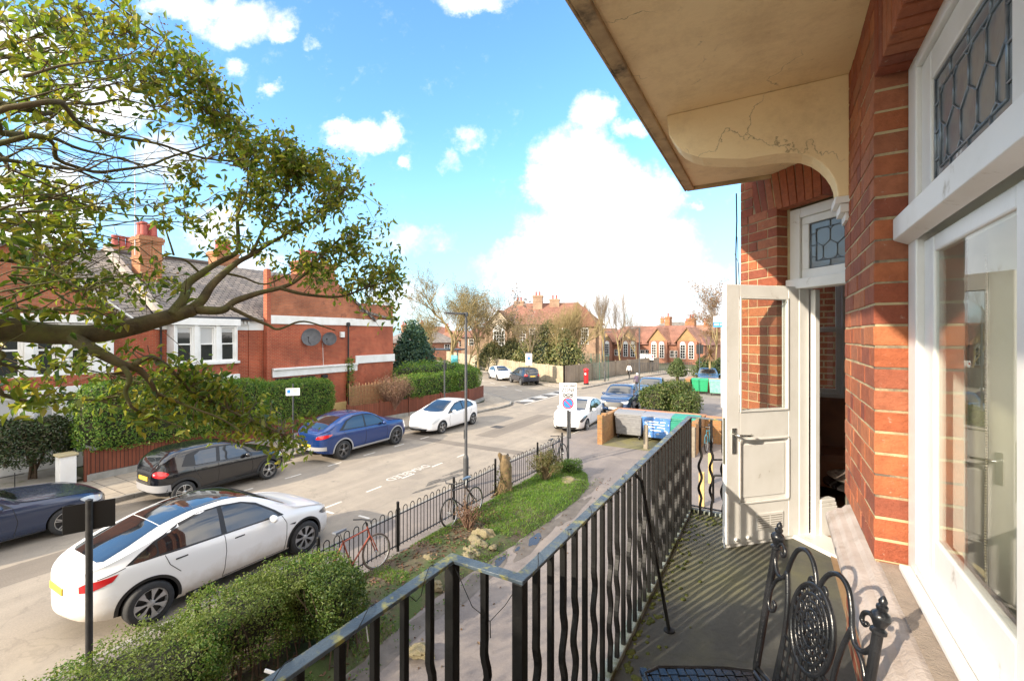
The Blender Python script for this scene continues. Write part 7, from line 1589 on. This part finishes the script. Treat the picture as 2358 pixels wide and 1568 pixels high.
# ================================================================== HOUSES ACROSS THE ROAD
HBR = brick_mat('house_red_brick', (.42,.085,.038), (.33,.062,.03), (.36,.19,.11), .225, .075, .009, stain=(.20,.05,.03), dirt=.45, bmp=.4)
HBR2 = brick_mat('gable_brick', (.42,.135,.06), (.33,.10,.045), (.28,.17,.11), .225, .075, .010, stain=(.12,.05,.035), dirt=.5, bmp=.4)
CHB = brick_mat('chimney_brick', (.42,.16,.06), (.33,.10,.04), (.30,.22,.14), .225, .075, .011, stain=(.13,.07,.04), dirt=.5, bmp=.5)
SLATE = brick_mat('roof_slates', (.27,.235,.205), (.15,.135,.125), (.05,.045,.042), .34, .24, .022, stain=(.12,.115,.07), dirt=.4, bmp=.8, rough=.7)
TILE = brick_mat('plain_tiles', (.27,.135,.10), (.22,.105,.078), (.12,.05,.03), .17, .11, .008, stain=(.2,.09,.05), dirt=.45, bmp=.6)
TILE2 = brick_mat('weathered_plain_tiles', (.36,.19,.125), (.29,.14,.09), (.14,.07,.045), .25, .16, .01, stain=(.25,.13,.08), dirt=.45, bmp=.6)
POTM = mat('terracotta_pot', (.38,.085,.06), (.28,.06,.05), 6, .7); LEADM = mat('lead_flashing', (.22,.23,.24), rough=.5)
def sash(parent, y0, y1, z0, z1, X, blind=0, dirx=1, name='window', mt=W_RENDER):
    """Sash window in a wall facing +X."""
    fw = .075; m = MB(); m.box(X-.10,y0,z0,X,y0+fw,z1); m.box(X-.10,y1-fw,z0,X,y1,z1); m.box(X-.099,y0+fw,z1-fw,X-.001,y1-fw,z1); m.box(X-.10,y0-.04,z0-.07,X+.06,y1+.04,z0); zm = (z0+z1)/2
    o = m.build(name, mt, parent, bevel=.008)
    m = MB(); k = .05; a, b = y0+fw, y1-fw
    for (c, d, x) in ((z0, zm, X-.04), (zm-.04, z1-fw, X-.075)): m.box(x-.03,a,c,x,a+k,d); m.box(x-.03,b-k,c,x,b,d); m.box(x-.029,a+k,c,x-.001,b-k,c+k); m.box(x-.029,a+k,d-k,x-.001,b-k,d)
    m.build('sash', mt, o); MB().add([(X-.085,a,z0),(X-.085,b,z0),(X-.085,b,z1-fw),(X-.085,a,z1-fw)], [(0,1,2,3)]).build('pane', DARK_GLASS, o)
    if blind: MB().add([(X-.0845,a+k,z1-fw-k-(z1-z0)*blind),(X-.0845,b-k,z1-fw-k-(z1-z0)*blind),(X-.0845,b-k,z1-fw-k),(X-.0845,a+k,z1-fw-k)], [(0,1,2,3)]).build('blind', mat('window_blind', (.46,.46,.45), rough=.6), o)
    return o
def bay(parent, yc, w, dep, zs, XF, roof=True):
    """Two storey canted bay standing out from a wall at XF: list of (z0, z1, wall base, blind)."""
    y0, y1 = yc-w/2, yc+w/2; c = dep*.75; poly = [(XF,y0),(XF+dep,y0+c),(XF+dep,y1-c),(XF,y1)]
    def ring(z0, z1, g, mt, nm):
        n = len(poly); q = [(XF-.01,y0-g),(XF+dep+g,y0+c-g*.6),(XF+dep+g,y1-c+g*.6),(XF-.01,y1+g)]
        return MB().ext([Vector((x, y, z0)) for x, y in q], (0,0,z1-z0)).build(nm, mt, parent)
    return poly, ring
def chimney(parent, x0, y0, x1, y1, z0, z1, pots, mt=CHB):
    m = MB(); m.box(x0,y0,z0,x1,y1,z1-.35); m.box(x0-.05,y0-.05,z1-.35,x1+.05,y1+.05,z1-.22); m.box(x0-.09,y0-.09,z1-.22,x1+.09,y1+.09,z1-.08); m.box(x0-.03,y0-.03,z1-.08,x1+.03,y1+.03,z1); m.box(x0-.04,y0-.04,z1-1.1,x1+.04,y1+.04,z1-1.0)
    o = m.build('chimney', mt, parent)
    for (px, py) in pots: MB().lathe([(.15,0),(.16,.08),(.145,.1),(.13,.55),(.155,.58),(.155,.66),(.12,.67)], 16, (px, py, z1)).build('chimney_pot', POTM, o, smooth='auto')
    return o
# ---- terraced house with the white gable, far left
h1 = tag(empty('terraced_house', (-23.2, 5.5, 0)), 'terraced house with a white rendered bay and brick gable at the frame edge', 'house', 'houses across the road'); h1o = Vector((-23.2, 5.5, 0))
def hb(parent, org, mt, nm, fn, **k):
    m = MB(); fn(m); m.v = [tuple(Vector(v)-org) for v in m.v]; return m.build(nm, mt, parent, **k)
for ob in (): pass
XW = -23.2
h1.location = (0,0,0)
MB().box(-32, -6, 0, XW, 9.2, 5.72).build('wall', HBR, h1)
m = MB(); m.add([(XW+.35,-6,5.6),(XW+.35,9.2,5.6),(-28.2,9.2,8.95),(-28.2,-6,8.95)], [(0,1,2,3)]); m.add([(-32.6,-6,5.6),(-32.6,9.2,5.6),(-28.2,9.2,8.95),(-28.2,-6,8.95)], [(3,2,1,0)]); r1 = m.build('roof', SLATE, h1); r1.modifiers.new('t','SOLIDIFY').thickness = .12
XB = -22.25; m = MB(); m.box(XW, 1.9, 0, XB, 7.6, .95); m.box(XW, 1.9, 2.75, XB, 7.6, 3.0); m.box(XW+.01, 1.8, 5.3, XB+.06, 7.7, 5.6)
for y, w_ in ((1.9,.4),(3.3,.45),(5.15,.25),(6.0,.3),(6.95,.65)): 
    m.box(XW+.012, y, .95, XB, y+w_, 2.75); m.box(XW+.012, y, 3.4, XB-.03, y+w_, 5.3)
m.build('bay', W_RENDER, h1, bevel=.02)
hb(h1, Vector(), HBR, 'bay_brick', lambda m: m.box(XW+.02, 1.93, 3.0, XB-.02, 7.57, 3.4))
for (ya, yb) in ((2.2,3.25),(4.45,5.05),(3.8,3.9),(6.15,6.75)): pass
for ya, yb in ((2.3,3.3),(3.75,5.15),(5.4,6.0),(6.3,6.95)):
    if 1: sash(h1, ya+.0, yb, .98, 2.74, XB-.08, .75); sash(h1, ya, yb, 3.42, 5.28, XB-.1, 0)
m = MB(); m.ext([Vector((XB+.03,1.6,5.6)),Vector((XB+.03,7.9,5.6)),Vector((XB+.03,4.75,7.9))], (-.25,0,0)); m.build('gable', HBR2, h1)
m = MB(); m.add([(XB+.25,1.4,5.45),(XB+.25,4.75,8.05),(-27,4.75,8.05),(-27,1.4,5.45)], [(0,1,2,3)]); m.add([(XB+.25,8.1,5.45),(XB+.25,4.75,8.05),(-27,4.75,8.05),(-27,8.1,5.45)], [(3,2,1,0)]); r_ = m.build('gable_roof', SLATE, h1); r_.modifiers.new('t','SOLIDIFY').thickness = .1
m = MB()
for (ya, yb) in ((1.4,4.75),(8.1,4.75)): m.bar((XB+.28, ya, 5.48), (XB+.28, yb, 8.08), .06, .25, up=(1,0,0))
m.build('bargeboard', W_PAINT, h1)
# white gate pier, low wall, step, bush already planted
m = MB(); m.box(-19.85,5.1,.0,-19.3,5.65,1.45); m.build('gate_pier', W_RENDER, bevel=.02) if False else None
gpier = tag(empty('gate_pier', (-19.55, 5.45, 0)), 'white rendered gate pier with a yellowed cap at the end of the brown fence', 'gate pier'); MB().box(-.2,-.2,0,.2,.2,1.02).build('shaft', W_RENDER, gpier, bevel=.015); MB().box(-.25,-.25,1.0225,.25,.25,1.10).build('cap', mat('yellowed_cap', (.50,.42,.22), (.35,.3,.2), 5, .8), gpier, bevel=.03)
m = MB(); m.box(-19.7,-3,0,-19.45,3.6,.75); tag(m.build('garden_wall', W_RENDER, bevel=.02), 'low white garden wall behind the slate blue saloon', 'wall')
m = MB(); m.sheet([(-22.2,-3),(-19.7,-3),(-19.7,5.9),(-22.2,5.9)], .16); structure(m.build('front_garden', mat('pale_paving', (.34,.32,.28), (.24,.22,.18), 2, .9, bmp=.3, c3=(.12,.13,.05), s3=2)))
m = MB()
for k in range(7): m.tube([(-19.9,-1+k*.9,.2),(-19.9,-1+k*.9,.7)], .012, 6)
m.tube([(-19.9,-1.2,.62),(-19.9,4.6,.62)], .012, 6); tag(m.build('wire_railing', BLACK_IRON), 'thin low iron railing in the white garden, left of the gate pier', 'railing')
# ---- middle house with the white framed bay
h2 = tag(empty('terraced_house', (0,0,0)), 'red brick house with slate roof and a white three light bay window', 'house', 'houses across the road')
m = MB(); m.box(-32, 9.2, 0, XW, 13.35, 5.72); m.build('wall', HBR, h2)
m = MB(); m.add([(XW+.4,9.3,5.66),(XW+.4,13.9,5.66),(-28.2,13.9,8.95),(-28.2,9.3,8.95)], [(0,1,2,3)]); m.add([(-32.6,9.3,5.6),(-32.6,13.9,5.6),(-28.2,13.9,8.95),(-28.2,9.3,8.95)], [(3,2,1,0)]); r2 = m.build('roof', SLATE, h2); r2.modifiers.new('t','SOLIDIFY').thickness = .12
m = MB(); m.tube([(-28.2,9.3,9.0),(-28.2,13.9,9.0)], .11, 8); m.build('ridge', mat('ridge_tile', (.12,.10,.09), rough=.9), r2)
m = MB(); m.ext([Vector((XW+.5,9.2,5.6)),Vector((XW+.5,9.2,5.95)),Vector((-28.2,9.2,9.3)),Vector((-28.2,9.2,8.9))], (0,.22,0)); m.build('party_parapet', mat('parapet_render', (.40,.36,.32), (.25,.22,.2), 4, .9), h2)
# cornice with dentils, gutter
m = MB(); m.box(XW+.003,9.2,5.35,XW+.16,13.35,5.60); m.box(XW+.002,9.2,5.10,XW+.08,13.35,5.349); co2 = m.build('cornice', W_RENDER, h2, bevel=.01)
m = MB()
for k in range(22): m.box(XW+.16, 9.3+k*.185, 5.42, XW+.26, 9.39+k*.185, 5.59)
m.build('dentil', W_RENDER, co2)
m = MB(); m.tube([(XW+.45,9.25,5.66),(XW+.45,13.4,5.66)], .06, 8); m.tube([(XW+.1,9.5,5.4),(XW+.1,9.5,.2)], .045, 8); m.build('gutter', TRIM, h2, smooth=True)
XB2 = -22.55; by0, by1 = 9.75, 12.45
m = MB(); m.box(XW, by0+.05, 0, XB2-.04, by1-.05, 3.0); m.box(XW+.01, by0-.1, 3.0, XB2-.06, by1+.1, 3.5); hbk = m.build('bay_brick', HBR, h2)
m = MB(); m.box(XW+.004, by0-.1, 3.5, XB2+.07, by1+.1, 3.62); m.box(XW+.004, by0-.12, 5.3, XB2+.08, by1+.12, 5.62); m.box(XW+.004, by0-.1, 2.75, XB2+.05, by1+.1, 2.98)
ww = (by1-by0); lw = .74
ys = [by0+.06, by0+ww/2-lw/2, by1-.06-lw]
for a, b in ((by0, ys[0]), (ys[0]+lw, ys[1]), (ys[1]+lw, ys[2]), (ys[2]+lw, by1)): m.box(XW+.012, a, 3.62, XB2+.02, b, 5.3)
m.build('bay', W_RENDER, h2, bevel=.015)
for i, y in enumerate(ys): sash(h2, y, y+lw, 3.66, 5.28, XB2-.02, (.12,.42,.10)[i])
for y in ys: sash(h2, y, y+lw, 1.0, 2.7, XB2-.02, .2)
hy = 9.75; chimney(h2, -26.55, 9.72, -25.65, 10.6, 6.6, 9.55, [(-26.25,9.95),(-26.25,10.35),(-25.9,9.95),(-25.9,10.35)])
chimney(h2, -30.6, 10.0, -29.6, 11.2, 8, 9.45, [(-30.1,10.3),(-30.1,10.6),(-30.1,10.9)])
for x, y, zt in ((-26.0,9.65,13.4),(-25.6,10.66,13.6)): 
    m = MB(); m.tube([(x,y,8.6),(x,y,zt)], .022, 6); 
    for k in range(6): m.tube([(x,y-.28+.02*k,zt-.1-k*.16),(x,y+.28-.02*k,zt-.1-k*.16)], .006, 4)
    m.build('aerial', mat('aerial_alloy', (.55,.56,.58), rough=.4), h2)
# ---- corner house, blank side to the road
h3 = tag(empty('corner_house', (0,0,0)), 'corner house with a blank red brick flank, white bands and brick gable', 'house', 'houses across the road'); XC = -22.9
ya, yp, yq, ye = 13.35, 14.3, 19.3, 23.3
m = MB(); m.box(-33, ya, 0, XC-.25, yp, 5.75); m.box(-33, yp, 0, XC, yq, 5.45); m.box(-33, yq, 0, XC-.12, ye, 5.45); m.box(XC-.2, yp-.22, 0, XC+.10, yp, 8.3); m.box(XC-.15, yq-.1, 0, XC+.09, yq+.75, 2.9); m.build('wall', HBR, h3)
gz = [(yp,5.9),(yp,7.95),(15.7,8.2),(16.2,8.35),(18.3,8.25),(19.0,7.7),(20.3,6.75),(21.4,5.9)]
m = MB(); m.ext([Vector((XC-.02,y,z)) for y, z in gz], (-.3,0,0)); m.box(XC-.14,20.6,5.9,XC-.4,ye,6.9); m.build('gable', HBR2, h3)
m = MB(); m.box(XC-.5,ya-.05,5.1,XC-.18,yp-.22,5.72); m.box(XC-.3,yp,5.45,XC+.07,yq+.6,5.9); m.box(XC-.3,yq+.6,5.45,XC-.04,ye+.08,5.89); m.box(XC-.3,yp+.1,2.62,XC+.10,yq+.7,2.98); m.box(XC-.3,yp+.1,2.985,XC+.18,yq+.7,3.10); m.box(XC-.3,yq+.7,3.05,XC-.03,ye+.1,3.55); m.build('band', W_RENDER, h3, bevel=.02)
m = MB(); m.add([(XC+.12,18.9,7.75),(XC+.12,21.6,5.85),(-28,21.6,5.85),(-28,18.9,7.75)], [(0,1,2,3)]); m.add([(XC-.32,13.9,5.75),(XC-.32,20.5,5.75),(-28.2,20.5,8.95),(-28.2,13.9,8.95)], [(0,1,2,3)]); m.add([(-33,13.9,5.75),(-33,20.5,5.75),(-28.2,20.5,8.95),(-28.2,13.9,8.95)], [(3,2,1,0)]); m.add([(XC+.05,20.3,6.5),(XC+.05,23.6,5.95),(-28,23.6,6.9),(-28,20.3,7.4)], [(0,1,2,3)]); r3 = m.build('roof', SLATE, h3); r3.modifiers.new('t','SOLIDIFY').thickness = .14
chimney(h3, XC-1.2, 16.3, XC-.05, 18.4, 7.5, 9.1, [(XC-.6,16.6),(XC-.6,17.0),(XC-.6,17.4)], HBR2); chimney(h3, -29.6, 14.6, -28.6, 15.8, 8.4, 9.9, [(-29.1,14.9),(-29.1,15.2),(-29.1,15.5)])
m = MB()
for k in range(16): m.bar((XC-.2, 20.9+k*.17, 6.9), (XC-.2, 20.9+k*.17, 7.7), .02, .02)
for k in range(6): m.bar((XC-.2, 20.9, 7.0+k*.14), (XC-.2, 23.5, 7.0+k*.14), .02, .02)
m.build('roof_trellis', mat('dark_trellis', (.12,.10,.08), rough=.9), h3)
m = MB(); m.tube([(XC+.14,19.25,5.6),(XC+.14,19.25,.2)], .05, 8); m.lathe([(.12,0),(.12,.2),(.05,.25)], 8, (XC+.14,19.25,5.4)); m.build('drainpipe', TRIM, h3, smooth='auto')
m = MB(); m.box(XC-.3, 14.6, 1.6, XC+.012, 17.0, 2.55); fw_ = m.build('window', TRIM, h3); MB().add([(XC+.015,14.7,1.65),(XC+.015,16.9,1.65),(XC+.015,16.9,2.5),(XC+.015,14.7,2.5)], [(0,1,2,3)]).build('pane', DARK_GLASS, fw_)
MB().box(XC,17.4,2.35,XC+.16,17.75,2.55).build('flood_lamp', TRIM, h3); m = MB(); m.box(XC+.002,yq-.1,.1,XC+.16,yq+.75,1.9); m.build('white_base', HBR2, h3)
def dish(y, z, r, label):
    o = tag(empty('satellite_dish', (XC+.0, y, z)), label, 'satellite dish', 'satellite dishes on the brick flank'); m = MB(); prof = [(.001,0)]+[(r*k/6, .22*r*(k/6)**2) for k in range(1, 7)]+[(r*.98,.25*r),(r*.8,.16*r)]
    m.lathe(prof, 28, (.32,0,0), axis=(.7,-.72,.28), cap=False); m.build('reflector', mat('dish_grey', (.07,.075,.085), (.10,.105,.115), 5, .6), o, smooth='auto')
    m = MB(); m.tube([(0,0,-.25),(.18,0,-.22),(.32,0,-.05)], .025, 8); m.build('mount', DKGREY, o); m = MB(); m.tube([(.34,.0,-r*.9),(.62,-.42,-.22),(.66,-.45,.0)], .014, 6); m.ball((.66,-.45,.02), .05); m.build('feed_arm', DKGREY, o)
dish(16.55, 4.72, .52, 'large dark satellite dish on the red brick flank wall'); dish(17.75, 4.62, .40, 'smaller satellite dish next to the larger one on the brick flank')
m = MB(); m.box(XC, 18.72, 4.72, XC+.12, 19.0, 5.06); m.box(XC+.121, 18.78, 4.78, XC+.125, 18.94, 5.0); tag(m.build('alarm_box', W_PAINT, bevel=.02), 'white alarm box high on the red brick flank by the drainpipe', 'alarm box')
m = MB(); m.tube([(XC+.02,17.5,4.4),(XC+.02,17.55,3.1)], .014, 5); tag(m.build('cable', W_PAINT), 'pale cable hanging from the smaller satellite dish', 'cable')
m = MB(); m.box(-20.3,15.9,.1,-20.24,17.0,1.25); tag(m.build('garden_gate', WOODY), 'pale wooden garden gate between hedge and wicker fence', 'gate')
P_, N_ = blob_surface([(XC+.2,19.35,.12,.22,.9,3.6)], 500, .06, 51, .08); iv = tag(leaf_mesh('ivy', P_, N_, .11, HEDGE), 'ivy climbing the drainpipe at the corner of the brick flank', 'ivy')
# ================================================================== SCHOOLS AND FAR ROOFS
def hip(m, x0, y0, x1, y1, z0, z1, ov=.5, axis='x'):
    x0, x1, y0, y1 = x0-ov, x1+ov, y0-ov, y1+ov
    if axis == 'x': k = (y1-y0)/2*.9; a, b = (x0+k, (y0+y1)/2, z1), (x1-k, (y0+y1)/2, z1); m.add([(x0,y0,z0),(x1,y0,z0),(x1,y1,z0),(x0,y1,z0),a,b], [(0,1,5,4),(2,3,4,5),(1,2,5),(3,0,4),(3,2,1,0)])
    else: k = (x1-x0)/2*.9; a, b = ((x0+x1)/2, y0+k, z1), ((x0+x1)/2, y1-k, z1); m.add([(x0,y0,z0),(x1,y0,z0),(x1,y1,z0),(x0,y1,z0),a,b], [(0,1,4),(1,2,5,4),(2,3,5),(3,0,4,5),(3,2,1,0)])
def sch_window(parent, x, y, z0, z1, w, arched=False, bars=(3, 5)):
    """White framed window on a wall facing -Y (local axes)."""
    P = [Vector((x-w/2,y,z0)),Vector((x+w/2,y,z0)),Vector((x+w/2,y,z1))]+([Vector((x+w/2*math.cos(a),y,z1+w/2*math.sin(a))) for a in np.linspace(.3,2.84,7)] if arched else [])+[Vector((x-w/2,y,z1))]
    o = MB().ext(P, (0,-.06,0)).build('window', W_PAINT, parent); m = MB(); nx, nz_ = bars; iw, ih = w*.84, (z1-z0)*.94
    for i in range(nx):
        for j in range(nz_):
            a = x-iw/2+iw*i/nx+.03; b = x-iw/2+iw*(i+1)/nx-.03; c = z0+.06+ih*j/nz_+.03; d = z0+.06+ih*(j+1)/nz_-.03; m.add([(a,y-.064,c),(b,y-.064,c),(b,y-.064,d),(a,y-.064,d)], [(0,1,2,3)])
    m.build('pane', DARK_GLASS, o); return o
SBR = brick_mat('school_brick', (.33,.23,.165), (.28,.175,.12), (.35,.24,.16), .3, .1, .012, stain=(.40,.27,.16), dirt=.4, bmp=.3)
SBR2 = brick_mat('school_red_brick', (.30,.125,.085), (.25,.10,.065), (.33,.2,.13), .3, .1, .012, dirt=.4, bmp=.3)
c = atd(1248, 0, 74); s1 = tag(empty('school_building', (c.x, c.y, 0), R(18)), 'large two storey brick school with a steep red tiled roof', 'school')
m = MB(); m.box(-9.5,0,0,9.5,9,6.6); m.box(-9.3,-1.2,0,-4.5,0.01,6.0); m.box(5.2,-.6,0,8.6,.01,6.3); m.build('wall', SBR, s1)
m = MB(); hip(m, -9.5, 0, 9.5, 9, 6.6, 10.4); m.build('roof', TILE, s1)
MB().add([(-9.6,-1.6,5.9),(-4.2,-1.6,5.9),(-6.9,-1.6,9.0),(-9.6,4,5.9),(-4.2,4,5.9),(-6.9,4,9.0)], [(0,2,5,3),(1,4,5,2)]).build('wing_roof', TILE, s1); m = MB(); m.add([(4.9,-1,6.2),(8.9,-1,6.2),(6.9,-1,9.6),(4.9,4,6.2),(8.9,4,6.2),(6.9,4,9.6)], [(0,2,5,3),(1,4,5,2),(0,1,2)]); o = m.build('wing_roof', TILE, s1)
m = MB(); m.ext([Vector((-9.3,-1.19,6.0)),Vector((-4.5,-1.19,6.0)),Vector((-6.9,-1.19,8.75))], (0,.3,0)); m.build('gable', mat('pale_gable', (.60,.52,.40), (.5,.4,.3), 3, .8), s1)
sch_window(s1, -6.9, -1.2, 2.6, 5.6, 2.0, True, (4,5)); 
for x in (-3.2,-1.6,0.2,2.2,3.8): sch_window(s1, x, 0, 3.6, 6.0, 1.05, False, (2,5)); sch_window(s1, x, 0, .8, 2.6, 1.05, False, (2,3))
sch_window(s1, 6.9, -.6, 3.4, 6.0, 1.2, False, (3,5))
for x, y, h in ((-1.2,3.5,11.6),(1.6,4.0,11.0),(-4.6,4.4,10.8)): chimney(s1, x-.8, y-.5, x+.8, y+.5, 8.6, h, [(x-.3,y),(x+.3,y)], SBR)
c = atd(1490, 0, 82); s2 = tag(empty('school_building', (c.x, c.y, 0), R(-14)), 'low red brick school with twin gables and white arched windows', 'school')
m = MB(); m.box(-10.5,0,0,10.2,8,3.2); m.build('wall', SBR2, s2)
m = MB(); hip(m, -10.5, 0, 10.2, 8, 3.2, 6.6); m.build('roof', TILE, s2)
for gx in (-8.6,-3.2,2.4,7.6):
    m = MB(); m.box(gx-1.7,-.7,0,gx+1.7,.01,3.9); g_ = m.build('gable_wall', SBR2, s2); m = MB(); m.ext([Vector((gx-1.7,-.69,3.9)),Vector((gx+1.7,-.69,3.9)),Vector((gx,-.69,5.9))], (0,.3,0)); m.build('gable', mat('yellow_gable', (.33,.23,.11), (.26,.17,.08), 3, .85), s2)
    m = MB(); m.add([(gx-2.2,-1.0,3.55),(gx,-1.0,6.2),(gx,4.0,6.2),(gx-2.2,4.0,3.55)], [(0,1,2,3)]); m.add([(gx+2.2,-1.0,3.55),(gx,-1.0,6.2),(gx,4.0,6.2),(gx+2.2,4.0,3.55)], [(3,2,1,0)]); r_ = m.build('gable_roof', TILE2, s2); r_.modifiers.new('t','SOLIDIFY').thickness = .14
    for dx in (-.72,.72): sch_window(s2, gx+dx, -.7, .9, 3.3, .95, True, (2,5))
for x in (-6.3,-5.5,-.9,.1,4.7,5.6): sch_window(s2, x, 0, 1.0, 2.2, .8, False, (2,2))
chimney(s2, 1.0, 5, 1.9, 6, 5, 8.3, [(1.4,5.5)]); chimney(s2, 5.2, 5.2, 6.4, 6.2, 5, 7.9, [(5.5,5.7),(6.0,5.7)])
# far roofs along the skyline
g3 = 'far rooftops behind the schools'
for i, (px, d, w_, ez, rz, mt, rm_) in enumerate(((1600,118,13,5.2,7.6,SBR2,TILE2),(1545,125,12,6.2,8.6,SBR,SLATE),(1660,110,12,5.0,7.4,SBR2,TILE2),(1720,96,13,5.6,8.2,SBR,TILE2),(1130,108,14,4.4,6.8,SBR,TILE),(1062,112,12,3.6,6.0,SBR2,TILE2),(980,88,13,3.4,5.8,SBR2,SLATE),(1010,135,14,4.5,7.5,SBR2,TILE))):
    c = atd(px, 0, d); o = tag(empty('distant_house', (c.x, c.y, 0), R(-10+11*i)), ['orange roofed distant house right of the low school','slate roofed distant house behind the low school','distant house beside the rust tree','distant house beyond the open door','distant brown roofed house left of the big school','distant house behind the side road trees','distant slate roofed house beyond the evergreen','distant tiled house deep behind the side road'][i], 'house', g3)
    m = MB(); m.box(-w_/2,0,0,w_/2,8,ez); m.build('wall', mt, o); m = MB(); hip(m, -w_/2, 0, w_/2, 8, ez, rz); m.build('roof', rm_, o); chimney(o, -w_/4-.5, 3.5, -w_/4+.5, 4.3, ez, rz+1.1, [(-w_/4-.2,3.9),(-w_/4+.2,3.9)])
    for x in (-w_/3,0,w_/3): sch_window(o, x, 0, ez*.55, ez*.9, 1.2, False, (2,2))
# board on the school fence
c = atd(1488, 840, 60); bd = tag(empty('notice_board', (c.x, c.y, 0), R(-14)), 'white notice board over a dark banner on the school railings', 'board')
MB().box(-1.05,-.03,1.62,1.05,.03,2.36).build('panel', WHITE_SIGN, bd, bevel=.01); MB().box(-1.0,-.02,1.36,1.0,.02,1.6).build('banner', TRIM, bd); m = MB(); m.box(-.98,-.036,1.95,-.86,-.031,2.15); m.box(.8,-.036,1.9,.98,-.031,2.25); m.build('crest', SRED, bd); MB().box(-.14,-.036,1.72,.0,-.031,1.98).build('print_mark', INK, bd)
for s in (-.9, .9): MB().box(s-.04,.031,0,s+.04,.09,2.4).build('post', GREY_METAL, bd)
m = MB(); a, b = Vector((-15.2, 55.5, 0)), Vector((-9, 60.5, 0))
for k in range(28): m.tube([a+(b-a)*k/27, a+(b-a)*k/27+Vector((0,0,1.5))], .02, 5)
m.bar(a+Vector((0,0,1.4)), b+Vector((0,0,1.4)), .04, .04); m.bar(a+Vector((0,0,.3)), b+Vector((0,0,.3)), .04, .04); tag(m.build('school_railing', GREY_METAL), 'grey bar railing beneath the white notice board', 'railing')
MESHF = mat('green_mesh', (.03,.10,.075), (.05,.15,.11), 20, .7)
m = MB(); 
for k in range(12): x = -26+k*1.0; m.tube([(x,47-.1*k+ .2,0),(x,47-.1*k+.2,2.9)], .03, 6)
for k in range(14): m.tube([(-26,47.2,.2+k*.2),(-15,46.1,.2+k*.2)], .012, 4)
for k in range(60): m.tube([(-26+k*.185,47.2-k*.0185,.1),(-26+k*.185,47.2-k*.0185,2.9)], .008, 4)
tag(m.build('mesh_fence', MESHF), 'green mesh court fence rising behind the timber fence corner', 'fence')
CY = mat('turquoise_panel', (.10,.55,.60), (.16,.6,.62), 3, .5)
c = atd(1046, 834, 40); t_ = tag(empty('hoarding', (c.x, c.y, 0), R(15)), 'pale turquoise board standing behind the corner hedge', 'board'); MB().box(-.3,-.02,2.0,.3,.02,3.1).build('panel', CY, t_); MB().box(-.03,.021,0,.03,.06,3.0).build('post', GREY_METAL, t_)
c = atd(1015, 844, 38); t_ = tag(empty('banner', (c.x, c.y, 0), R(15)), 'small turquoise banner with dark lettering behind the corner hedge', 'banner'); MB().box(-.42,-.015,1.95,.42,.015,2.45).build('panel', CY, t_); m = MB()
for k, (a, b, h) in enumerate(((-.32,-.16,.28),(-.12,.02,.2),(.05,.16,.2),(.2,.32,.26))): m.box(a,-.02,2.08,a+.035,-.016,2.08+h); m.box(a,-.02,2.08+h-.05,b,-.016,2.08+h); m.box(b-.035,-.02,2.08,b,-.016,2.08+h*.9)
m.build('lettering', INK, t_)
for s in (-.4,.4): MB().box(s-.025,.016,0,s+.025,.06,2.5).build('post', GREY_METAL, t_)
c = atd(1100, 842, 58); t_ = tag(empty('play_canopy', (c.x-6, c.y, 0), R(20)), 'grey flat roofed shelter half hidden behind the tall bare tree', 'shelter'); MB().box(-2.5,0,2.8,2.5,3,3.0).build('roof', GREY_METAL, t_)
for x in (-2.3,2.3): MB().box(x-.08,.1,0,x+.08,.26,2.8).build('post', GREY_METAL, t_)
# the far wood and terraces that close the horizon, both up the road and behind
def far_wood():
    P = []; N = []
    for i in range(9000):
        a = rng.uniform(-1.9, 1.0); d = rng.uniform(150, 260); h = 3.5+3.0*abs(mnoise.noise(Vector((a*14, d*.03, 0))))+1.5*mnoise.noise(Vector((a*50, 0, 3)))
        P.append((d*math.sin(a), d*math.cos(a), rng.uniform(0, max(1, h)))); N.append((0,-1,.6))
    return tag(leaf_mesh('far_wood', np.array(P), np.array(N), 1.5, leaf_mat('far_trees', [(.13,.12,.06),(.18,.14,.08),(.09,.10,.05),(.16,.12,.09)], .2), jit=.8), 'distant wooded skyline closing the view beyond the houses', 'trees', kind='stuff')
far_wood()
